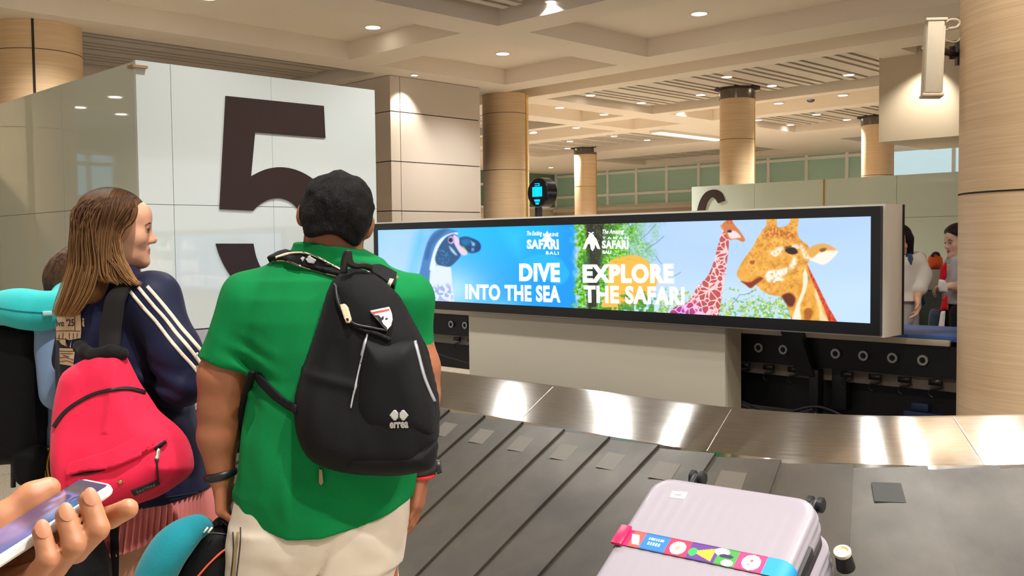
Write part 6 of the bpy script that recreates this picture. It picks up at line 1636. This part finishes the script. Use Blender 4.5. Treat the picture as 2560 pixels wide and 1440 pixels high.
pm_(bx(-.1, .36, -.1, 1.1, .05), (74, 74, 128)); pm_(bx(.02, .12, .2, .95), (104, 96, 104)); pm_(bx(.03, .1, -.05, .25), (84, 60, 130)); pm_(bx(.10, .3, -.02, .45, .06), (60, 150, 214)); pm_(bx(.16, .24, .5, .7, .04), (90, 140, 220)); pm_(bx(.08, .18, .1, .9, .02) * (vnoise(PN, 3.) > .2), (150, 140, 220))
pm_(bx(.62, .76, .66, 1.0, .03), (70, 160, 226)); pm_(bx(.40, .9, .2, .7, .1) * (vnoise(PN, .9, off=3.) > -.1), (150, 128, 176), .7); pm_(bx(.78, 1.05, .0, .9, .05) * (vnoise(PN, 1.6, off=9.) > .0), (118, 96, 160), .8)
VS2 = [Q_(.003 + (PLn - .006) * s, .003 + (PWd - .006) * t, .0004) for s, t in zip(S2, T2)]
Fc = [(i * gy + j, (i + 1) * gy + j, (i + 1) * gy + j + 1, i * gy + j + 1) for i in range(gx - 1) for j in range(gy - 1)]
make('screen', VS2, Fc, amat('phone_picture', .12, .75), phone, smooth=False, col=lin_np(pc_))
holder = thing('person', 'bare brown hand with the thumb along a white phone, its owner out of the picture', 'person', (-.86, .18, 0))
SKH = (186, 124, 88)
qq = np.array([Q_(s_, t_, h_) for s_ in (-.02, .23) for t_ in (-.03, .125) for h_ in (-.085, .025)])
X = Vox(qq.min(0) - .012, qq.max(0) + .012, .0021)
ca = lambda a, b, ra, rb, k=.006: X.cap(a, b, ra, rb, k)
# thumb along the far edge
ca(Q_(.022, .091, .004), Q_(.034, .0915, .005), .0090, .0104); ca(Q_(.034, .0915, .005), Q_(.060, .0945, .002), .0104, .0108); ca(Q_(.060, .0945, .002), Q_(.098, .100, -.008), .0112, .0145, .008); ca(Q_(.098, .100, -.008), Q_(.148, .092, -.024), .0155, .024, .02)
# palm under the phone
ca(Q_(.072, .070, -.030), Q_(.15, .072, -.040), .019, .024, .02); ca(Q_(.098, .045, -.034), Q_(.165, .048, -.046), .018, .024, .02); ca(Q_(.118, .030, -.034), Q_(.172, .040, -.046), .015, .022, .02)
fing = [((.056, .068, -.022), (.030, .034, -.0205), (.012, .004, -.0205), (.003, -.014, -.018), .0080), ((.066, .056, -.027), (.041, .010, -.0285), (.026, -.0140, -.018), (.020, -.0085, .0010), .0078),
        ((.083, .050, -.028), (.0575, .008, -.0295), (.0435, -.0145, -.018), (.0375, -.0085, .0010), .0076), ((.100, .044, -.028), (.0745, .008, -.0275), (.0605, -.0120, -.017), (.0545, -.007, .0000), .0068)]
for a, b, c0_, d0_, r in fing: ca(Q_(*a), Q_(*b), r * 1.12, r * 1.04, .003); ca(Q_(*b), Q_(*c0_), r * 1.06, r, .002); ca(Q_(*c0_), Q_(*d0_), r, r * .9, .002)
wri = Q_(.205, .064, -.060); elb = Vector((-.90, .30, 1.10))
ca(Q_(.15, .062, -.040), wri, .026, .027, .02); ca(wri, wri.lerp(elb, .12), .027, .029, .02)
X.build('hand', skin('holder_skin', SKH), holder, relax=1, colf=skin_col(SKH))
# fingernails
X2 = []
for a, b, c0_, d0_, r in fing[1:]:
    t_ = (Q_(*d0_) - Q_(*c0_)).normalized(); o2 = -fv; o2 = (o2 - t_ * o2.dot(t_)).normalized(); ctr = Q_(*d0_) + o2 * r * .80 + t_ * r * .1; sd = t_.cross(o2)
    V = [ctr + t_ * (.0065 * math.cos(k)) + sd * (.0048 * math.sin(k)) + o2 * (.0012 * (1 - (math.sin(k)) ** 2)) for k in np.linspace(0, 2 * PI, 15)[:-1]] + [ctr + o2 * .0022]
    make('fingernail', V, [(k, (k + 1) % 14, 14) for k in range(14)], pmat('nail', (192, 132, 100), .35), holder)
# the owner, standing outside the frame
M_TEE = cloth('grey_tee', (96, 98, 104), .8)
X = Vox((-1.24, -.1, .82), (-.6, .46, 1.5), .011); hx, hy = -.92, .14
X.loft([(.84, hx, hy, .17, .115), (1.1, hx, hy, .17, .115), (1.32, hx, hy, .19, .115), (1.42, hx, hy, .13, .09), (1.46, hx, hy, .07, .07)], .02); X.cap((hx - .19, hy, 1.38), (hx - .24, hy, 1.1), .06, .055, .04); X.cap((hx + .17, hy, 1.38), (hx + .12, hy + .12, 1.14), .06, .055, .04)
X.build('t_shirt', M_TEE, holder)
HO = Head((hx, hy + .02, 1.63), (.4, .9, -.2), (0, 0, 1)); X = Vox((-1.3, -.2, .02), (-.36, .6, 1.78), .0075); HO.add(X); X.cap((hx, hy, 1.42), (hx, hy + .01, 1.55), .055, .052, .03)
X.cap((hx - .24, hy, 1.12), (hx - .26, hy + .03, .88), .045, .03, .02); hand(X, (hx - .26, hy + .03, .88), (0, 0, -1), (1, 0, 0), (0, 1, 0)); X.cap(wri.lerp(elb, .04), wri.lerp(elb, .45), .027, .040, .02); X.cap(wri.lerp(elb, .45), elb, .040, .044, .02); X.cap(elb, (hx + .12, hy + .12, 1.14), .044, .048, .03); X.build('body', skin('holder_body_skin', SKH), holder, colf=skin_col(SKH, HO))
X = Vox((-1.16, -.12, .02), (-.68, .42, .92), .011)
for s_ in (-.09, .09): X.cap((hx + s_, hy, .84), (hx + s_ * 1.1, hy, .08), .098, .06, .02)
X.build('trousers', cloth('dark_jeans', (40, 46, 62), .8), holder)
X = Vox(np.array(HO.c) - .16, np.array(HO.c) + .18, .006); X.ell(HO.p(-.014, 0, .042), (.103, .085, .095), HO.M()); X.add(lambda P: np.maximum(HO.loc(P)[:, 0] - .05, -.07 - HO.loc(P)[:, 2]), X.lo, X.lo + 1, .01, 'i'); X.build('hair', hair_mat('holder_hair', (14, 12, 12), (40, 34, 32)), holder)
for s_ in (-.1, .1):
    X = Vox((hx + s_ - .08, hy - .12, -.01), (hx + s_ + .08, hy + .26, .12), .007); X.cap((hx + s_, hy - .03, .045), (hx + s_, hy + .16, .035), .045, .04); X.cut((0, 0, .001), (0, 0, -1)); X.build('shoe', M_BLACK, holder)

# ------------------------------------------------------------------ traveller standing behind the woman
k_ = lambda px, py, dd=0.: at(px, py, 3.4 + dd)
tr_ = thing('person', 'traveller with brown hair in a pale blue shirt, mostly hidden behind the woman in navy', 'person', (k_(200, 1200).x, 3.4, 0))
HT = Head(k_(222, 706), (.96, .28, 0), (0, 0, 1), .98); SKT = (212, 156, 124)
bxx = k_(190, 900).x
X = Vox((bxx - .4, 3.05, 0), (bxx + .4, 3.75, 1.66), .007); HT.add(X, True)
X.cap(k_(190, 800), k_(190, 720), .056, .05, .03)
X.loft([(.85, bxx, 3.4, .13, .12), (1.15, bxx, 3.4, .12, .11), (1.36, bxx, 3.4, .12, .12)], .02)
for s_ in (-.09, .09):
    X.cap((bxx, 3.4 + s_, .84), (bxx, 3.4 + s_, .45), .08, .052, .02); X.cap((bxx, 3.4 + s_, .45), (bxx - .02, 3.4 + s_, .08), .05, .036, .02); X.cap((bxx - .02, 3.4 + s_, .06), (bxx + .13, 3.4 + s_, .04), .036, .03, .02)
    X.cap((bxx, 3.4 + s_ * 1.9, 1.32), (bxx + .03, 3.4 + s_ * 2.3, 1.06), .045, .038, .02); X.cap((bxx + .03, 3.4 + s_ * 2.3, 1.06), (bxx + .16, 3.4 + s_ * 2.0, .9), .036, .027, .02)
    hand(X, (bxx + .16, 3.4 + s_ * 2.0, .9), (.5, 0, -1), (0, -s_ * 10, 0), (1, 0, .5), .95)
X.build('body', skin('traveller_skin', SKT), tr_, colf=skin_col(SKT, HT)); HT.eyes(tr_)
X = Vox((bxx - .32, 3.06, .8), (bxx + .34, 3.74, 1.44), .008)
X.loft([(.82, bxx, 3.4, .155, .16), (1.0, bxx, 3.4, .145, .15), (1.2, bxx, 3.4, .15, .165), (1.36, bxx, 3.4, .12, .15), (1.41, bxx, 3.4, .08, .09)], .02)
for s_ in (-.09, .09): X.cap((bxx, 3.4 + s_ * 1.8, 1.33), (bxx + .03, 3.4 + s_ * 2.3, 1.08), .062, .06, .03)
X.disp(lambda P: .005 * vnoise(P, 14)); X.build('shirt', cloth('pale_blue_cotton', (126, 152, 186), .8), tr_)
X = Vox((bxx - .24, 3.14, .05), (bxx + .24, 3.66, .9), .01)
for s_ in (-.09, .09): X.cap((bxx, 3.4 + s_, .82), (bxx - .01, 3.4 + s_, .1), .1, .06, .02)
X.build('trousers', cloth('grey_trousers', (86, 88, 98), .8), tr_)
X = Vox(np.array(HT.c) - .3, np.array(HT.c) + .26, .006); X.ell(HT.p(-.02, 0, .035), (.106, .09, .1), HT.M()); X.cap(HT.p(-.06, 0, .0), HT.p(-.085, 0, -.19), .085, .05, .04)
X.add(lambda P: HT.loc(P)[:, 0] - .045, X.lo, X.lo + 1, .01, 'i'); X.disp(lambda P: .004 * vnoise(P, 60, 60, 8)); X.build('hair', hair_mat('traveller_hair', (60, 38, 26), (100, 68, 46), .6, 60), tr_)

bk = thing('backpack', 'big plain black backpack at the left edge under a turquoise neck pillow', 'backpack', tuple(at(50, 1205, 3.22)))
f6 = plane_frame(at(40, 985, 3.25), (.0, -1, 0))
bo = [(-60, 812), (20, 808), (90, 812), (114, 826), (121, 870), (120, 960), (117, 1060), (113, 1125), (100, 1150), (40, 1156), (-60, 1150), (-80, 1000)]
X = puff(f6, [to_local(*p, f6) for p in spline(bo, 2, True)], .09, .09, .05, .006, None, lambda q, P: .004 * vnoise(P, 10, 10, 6, 41.))
bkm = X.build('main_compartment', M_PACK, bk)
f7 = plane_frame(at(75, 1165, 3.2), (0, -1, 0)); X = puff(f7, [to_local(*p, f7) for p in spline([(44, 1120), (112, 1120), (113, 1180), (106, 1210), (70, 1214), (46, 1190)], 3, True)], .06, .06, .03, .006); X.build('bottom_pocket', M_PACK, bk)
for y0, y1 in ((903, 938), (1046, 1076)): MB().box(tuple(at(112, y1, 3.27)), tuple(at(150, y0, 3.285))).build('side_strap', M_PACK2, bk, bevel=.004)
MB().tube([at(33, 1140, 3.18), at(33, 1218, 3.18)], .008, 10).build('hanging_strap', M_BLACK, bk)
for px in (113, 121, 131): MB().tube(spline([at(px + 8, 1120, 3.22), at(px - 3, 1160, 3.2), at(px + 3, 1202, 3.2)], 5), .0035, 6).build('drawcord', pmat('cord_yellow', (196, 170, 60), .6), bk)
np_ = thing('neck_pillow', 'bright turquoise neck pillow resting on top of the plain black backpack', 'pillow', tuple(at(60, 815, 3.2)))
pp = [at(x, y, d) for x, y, d in ((-60, 790, 3.3), (-20, 774, 3.22), (40, 770, 3.17), (100, 778, 3.17), (150, 768, 3.2), (172, 745, 3.3), (170, 735, 3.42))]
X = Vox(np.min(pp, 0) - .1, np.max(pp, 0) + .1, .005); Q = spline(pp, 5)
for i in range(len(Q) - 1): X.cap(Q[i], Q[i + 1], .058 - .006 * math.sin(i * .35), .058 - .006 * math.sin((i + 1) * .35), .01)
X.disp(lambda P: .003 * vnoise(P, 18)); cu = X.build('cushion', cloth('turquoise_plush', (56, 206, 208), .85, .1, .5, 300, .2), np_)
bc_ = bvh_of(cu)
decal('seam', band([tuple(p) for p in spline([(0, 770), (50, 778), (110, 782)], 5)], 2.4), bc_, pmat('seam_teal', (20, 130, 140), .8), np_, .001, .001, 5.)
decal('snap_tag', [(106, 778), (128, 777), (131, 788), (108, 790)], bc_, pmat('tag_aqua', (190, 240, 240), .5), np_, .002, .004, 4.)

# soft black bag standing on the floor in front of her
sb = thing('duffel_bag', 'soft black bag standing on the floor beside the legs of the woman in navy', 'bag', tuple(at(180, 1700, 2.62)))
f8 = plane_frame((at(180, 1500, 2.62).x, 2.60, .36), (.0, -1, .05))
so = [(112, 1345), (150, 1336), (200, 1330), (236, 1336), (252, 1360), (266, 1400), (274, 1450), (276, 1700), (272, 2040), (100, 2045), (96, 1700), (100, 1420)]
X = puff(f8, [to_local(*p, f8) for p in spline(so, 2, True)], .10, .08, .06, .007, None, lambda q, P: .004 * vnoise(P, 12, 12, 8, 47.)); X.cut((0, 0, .004), (0, 0, -1))
X.build('bag_body', M_PACK2, sb)

# ------------------------------------------------------------------ travellers beyond the feed conveyor
def bystander(label, d, hc, fwd, skc, hairc, parts):
    q = lambda px, py, dd=0.: at(px, py, d + dd)
    b = thing('person', label, 'person', (q(hc[0], 600).x, d, 0)); H = Head(q(*hc), fwd, (0, 0, 1), .95)
    return q, b, H
q, A1, HA = bystander('woman in a white jacket with a blue strap, standing beyond the blue belt', 7.0, (2247, 606), (-.45, -.88, -.12), 0, 0, 0)
SKA = (226, 176, 146)
X = Vox(q(2205, 600) - Vector((.1, .32, 0)), q(2330, 600) + Vector((.1, .3, .3)), .008); X.lo[2] = 0; X.__init__((q(2205, 600).x - .05, 6.62, 0), (q(2330, 600).x + .05, 7.3, 1.72), .008)
HA.add(X, True); X.cap(q(2244, 660), q(2247, 630), .05, .048, .03)
X.loft([lrow(2220, 2285, 650, 7.0, .09), lrow(2224, 2284, 745, 7.0, .1), lrow(2220, 2290, 800, 7.0, .11)], .03)
X.cap(q(2288, 655), q(2302, 705, -.05), .045, .038, .02); X.cap(q(2302, 705, -.05), q(2294, 742, -.14), .036, .028, .02); hand(X, q(2294, 742, -.14), (-.1, -.3, -1), (-1, 0, 0), (0, -1, 0), 1., (.35, .4, .4, .45))
X.cap(q(2206, 655), q(2200, 710), .045, .036, .02); X.cap(q(2200, 710), q(2206, 760), .036, .028, .02); hand(X, q(2206, 760), (0, 0, -1), (1, 0, 0), (0, -1, 0), 1.)
for px in (2232, 2268): X.cap(q(px, 790), (q(px, 800).x, 7., .1), .08, .04, .03); X.cap((q(px, 800).x, 7., .06), (q(px, 800).x - .03, 6.86, .04), .035, .03, .02)
X.build('body', skin('skin_light', SKA), A1, colf=skin_col(SKA, HA, lips=(200, 60, 60))); HA.eyes(A1, (30, 22, 18), (24, 18, 16))
X = Vox((q(2190, 600).x, 6.7, .85), (q(2335, 600).x, 7.3, 1.5), .0075)
X.loft([lrow(2212, 2290, 638, 7.0, .10), lrow(2206, 2300, 655, 7.0, .12), lrow(2214, 2290, 700, 7.0, .125), lrow(2218, 2282, 730, 7.0, .125), lrow(2212, 2291, 752, 7.0, .15)], .02)
X.cap(q(2292, 652), q(2303, 690, -.03), .066, .074, .04); X.cap(q(2303, 690, -.03), q(2299, 722, -.10), .074, .05, .02); X.cap(q(2208, 652), q(2200, 715), .066, .06, .04)
X.cap(q(2247, 640, -.14), q(2248, 676, -.16), .04, .008, .01, 's')
X.disp(lambda P: .004 * vnoise(P, 22)); X.build('jacket', cloth('white_linen', (240, 234, 224), .8), A1)
bvA = bvh_of(A1.children[-1])
decal('blue_strap', [(2268, 632), (2277, 632), (2281, 648), (2277, 662), (2270, 650)], bvA, cloth('denim_blue', (62, 84, 122), .7), A1, .004, .006, 3.)
X = Vox((q(2210, 600).x, 6.8, .04), (q(2310, 600).x, 7.25, 1.22), .01); X.loft([(.06, q(2256, 700).x, 7.02, .15, .13), (.6, q(2254, 700).x, 7.0, .135, .13), (q(2250, 745).z, q(2251, 745).x, 7.0, .115, .12)], .02); X.disp(lambda P: .006 * vnoise(P, 14, 14, 3)); X.build('wide_trousers', cloth('grey_linen', (196, 196, 198), .8), A1)
X = Vox(np.array(HA.c) - .26, np.array(HA.c) + .2, .006); X.ell(HA.p(-.015, 0, .035), (.106, .092, .1), HA.M())
for s_ in (-1, 1): X.cap(HA.p(.02, s_ * .078, .03), HA.p(.0, s_ * .07, -.15), .028, .03, .03)
X.cap(HA.p(-.06, 0, 0), HA.p(-.06, 0, -.15), .08, .06, .03)
X.add(lambda P: np.where(HA.loc(P)[:, 2] > .045, -1, np.where(np.abs(HA.loc(P)[:, 1]) > .052, -1, HA.loc(P)[:, 0] - .02)), X.lo, X.lo + 1, .01, 'i'); X.build('hair', hair_mat('black_hair', (14, 12, 14), (40, 36, 38)), A1)
db = thing('shoulder_bag', 'navy bag hanging under the arm of the woman in the white jacket', 'bag', tuple(q(2284, 750, .12)))
f9 = plane_frame(q(2284, 715, .13), (.2, -1, 0)); X = puff(f9, [to_local(*p, f9) for p in spline([(2274, 684), (2290, 682), (2300, 700), (2303, 735), (2310, 760), (2280, 765), (2272, 730)], 3, True)], .05, .05, .04, .006); X.build('bag_body', cloth('navy_canvas', (46, 58, 92), .8), db)

q, B1, HB = bystander('dark haired woman holding a red and white cloth beside the near column', 6.9, (2390, 607), (-1, -.1, -.05), 0, 0, 0)
q_ = q; q = lambda px, py, dd=0.: q_(px + 9, py, dd)
HB = Head(q(2390, 607), (-1, -.1, -.05), (0, 0, 1), .95)
X = Vox((q(2330, 600).x, 6.55, 0), (q(2440, 600).x, 7.25, 1.72), .008); HB.add(X, True); X.cap(q(2394, 665), q(2392, 635), .05, .048, .03)
X.loft([lrow(2364, 2420, 660, 6.9, .14), lrow(2368, 2420, 760, 6.9, .13)], .03)
for px in (2392,):
    for s_ in (-.09, .09): X.cap((q(px, 780).x, 6.9 + s_, .95), (q(px, 780).x, 6.9 + s_, .1), .08, .04, .03); X.cap((q(px, 780).x, 6.9 + s_, .06), (q(px, 780).x - .13, 6.9 + s_, .04), .035, .03, .02)
for s_ in (-.13, .15):
    X.cap(q(2388, 660, s_), q(2384, 716, s_ - .03), .042, .038, .02); X.cap(q(2384, 716, s_ - .03), q(2362, 715, s_), .036, .027, .02); hand(X, q(2362, 716, s_), (-1, 0, -.1), (0, .4, -1) if s_ < 0 else (0, -.4, -1), (0, -.3, 1), .95, (.6, .7, .7, .8))
X.build('body', skin('skin_fair', (232, 190, 164)), B1, colf=skin_col((232, 190, 164), HB)); HB.eyes(B1, (30, 22, 18), (24, 18, 16))
X = Vox((q(2335, 600).x, 6.6, .9), (q(2440, 600).x, 7.2, 1.5), .008); X.loft([lrow(2372, 2412, 642, 6.9, .1), lrow(2366, 2420, 662, 6.9, .16), lrow(2362, 2422, 720, 6.9, .15), lrow(2364, 2420, 760, 6.9, .15)], .02)
for s_ in (-.14, .16): X.cap(q(2390, 658, s_), q(2385, 700, s_), .058, .056, .03)
X.build('top', cloth('grey_top', (190, 186, 188), .8), B1)
X = Vox((q(2345, 600).x, 6.7, .05), (q(2430, 600).x, 7.1, 1.1), .01)
for s_ in (-.08, .08): X.cap((q(2390, 750).x, 6.9 + s_, 1.02), (q(2390, 750).x, 6.9 + s_, .1), .1, .07, .03)
X.build('trousers', cloth('black_trousers', (24, 24, 28), .8), B1)
X = Vox(np.array(HB.c) - .34, np.array(HB.c) + .2, .007); X.ell(HB.p(.002, 0, .048), (.112, .092, .098), HB.M()); X.ell(HB.p(-.03, 0, .0), (.09, .092, .1), HB.M(), .02); X.cap(HB.p(-.05, .03, 0), HB.p(-.0, .09, -.30), .07, .04, .04); X.cap(HB.p(-.05, -.03, 0), HB.p(-.0, -.09, -.30), .07, .04, .04)
X.add(lambda P: HB.loc(P)[:, 0] - np.interp(HB.loc(P)[:, 2], [-.3, -.08, .0, .045, .075, .13], [.05, .015, .012, .035, .088, .13]), X.lo, X.lo + 1, .01, 'i'); X.build('hair', hair_mat('dark_hair', (22, 16, 16), (64, 46, 40)), B1)
q = q_
sc_f = thing('folded_flag', 'red and white cloth held by the woman beside the near column', 'cloth', tuple(q(2358, 780, -.2)))
M_RED = cloth('red_cloth', (206, 22, 40), .7); M_WHT = cloth('white_cloth', (236, 226, 222), .7)
def strip(px, mat, nm, dd):
    f_ = plane_frame(q(np.mean([p[0] for p in px]), np.mean([p[1] for p in px]), dd), (-.3, -1, 0)); X = puff(f_, [to_local(*p, f_) for p in px], .02, .02, .02, .0045, None, lambda g, P: .003 * vnoise(P, 24)); return X.build(nm, mat, sc_f)
strip([(2351, 668), (2366, 655), (2368, 690), (2362, 702), (2349, 698)], M_RED, 'red_part', -.22); strip([(2347, 698), (2362, 700), (2370, 716), (2368, 732), (2350, 730), (2345, 716)], M_WHT, 'white_part', -.23); strip([(2356, 745), (2368, 735), (2371, 775), (2350, 777)], M_RED, 'red_part', -.22); strip([(2352, 778), (2364, 777), (2360, 830), (2344, 830)], M_WHT, 'white_part', -.22)

# luggage trolley with bags between them
tx = at(2330, 720, 8.2)
tl = thing('luggage_trolley', 'dark luggage trolley standing between the two women beyond the belt', 'trolley', (tx.x, 8.2, 0))
mb = MB(); mb.box((tx.x - .16, 8.15, .62), (tx.x + .16, 8.2, 1.12)); mb.build('front_panel', pmat('panel_dark', (36, 44, 34), .4), tl, bevel=.01)
mb = MB(); mb.box((tx.x - .22, 8.0, .14), (tx.x + .22, 8.75, .19)); mb.build('deck', M_STEELP, tl, bevel=.01)
mb = MB()
for s_ in (-.19, .19): mb.tube([(tx.x + s_, 8.2, .19), (tx.x + s_, 8.2, 1.2)], .014, 10)
mb.tube([(tx.x - .19, 8.2, 1.2), (tx.x + .19, 8.2, 1.2)], .016, 10); mb.build('frame', M_STEELP, tl)
for s_, y_ in ((-.18, 8.05), (.18, 8.05), (0, 8.7)): MB().tube([(tx.x + s_ - .02, y_, .075), (tx.x + s_ + .02, y_, .075)], .075, 18).build('wheel', M_BLACK, tl, angle=.5)
MB().box((tx.x - .15, 8.14, 1.12), (tx.x + .15, 8.21, 1.295)).build('basket', pmat('basket_grey', (168, 160, 146), .5), tl, bevel=.01)
def softbag(name, label, px, d, mat, T, cat='bag'):
    r_ = thing(name, label, cat, tuple(at(np.mean([p[0] for p in px]), max(p[1] for p in px), d))); f_ = plane_frame(at(np.mean([p[0] for p in px]), np.mean([p[1] for p in px]), d), (0, -1, 0))
    X = puff(f_, [to_local(*p, f_) for p in spline(px, 3, True)], T, T, .06, .007, None, lambda g, P: .004 * vnoise(P, 18)); X.build('bag_body', mat, r_); return r_
ob = softbag('travel_bag', 'orange bag on top of the luggage trolley beyond the belt', [(2324, 642), (2334, 637), (2350, 640), (2354, 656), (2352, 670), (2338, 672), (2322, 668)], 8.2, cloth('orange_nylon', (232, 92, 30), .6), .09)
MB().tube(spline([at(2329, 641, 8.16), at(2336, 633, 8.16), at(2345, 634, 8.16), at(2348, 641, 8.16)], 5), .012, 8).build('carry_handle', M_BLACK, ob)
softbag('travel_bag', 'tan patterned bag behind the shoulder of the woman in the white jacket', [(2286, 634), (2300, 630), (2312, 638), (2314, 655), (2300, 662), (2284, 656)], 8.95, pmat('tan_print', (176, 140, 96), .7, var=.5, vscale=30), .09)
for z0, lab in ((0, 'lower of two stacked dark cases behind the luggage trolley beyond the belt'), (.655, 'upper of two stacked dark cases behind the luggage trolley beyond the belt')):
    c9 = at(2299, 700, 8.95); r_ = thing('suitcase', lab, 'suitcase', (c9.x, 8.95, z0)); MB().box((c9.x - .22, 8.83, z0), (c9.x + .1, 9.07, z0 + .65)).build('shell', cloth('case_dark', (40, 46, 58), .6), r_, bevel=.03)
softbag('suitcase', 'dark suitcase standing beside the luggage trolley beyond the belt', [(2326, 785), (2345, 775), (2352, 800), (2352, 900), (2326, 900)], 7.65, cloth('navy_case', (44, 56, 76), .6), .1, 'suitcase')
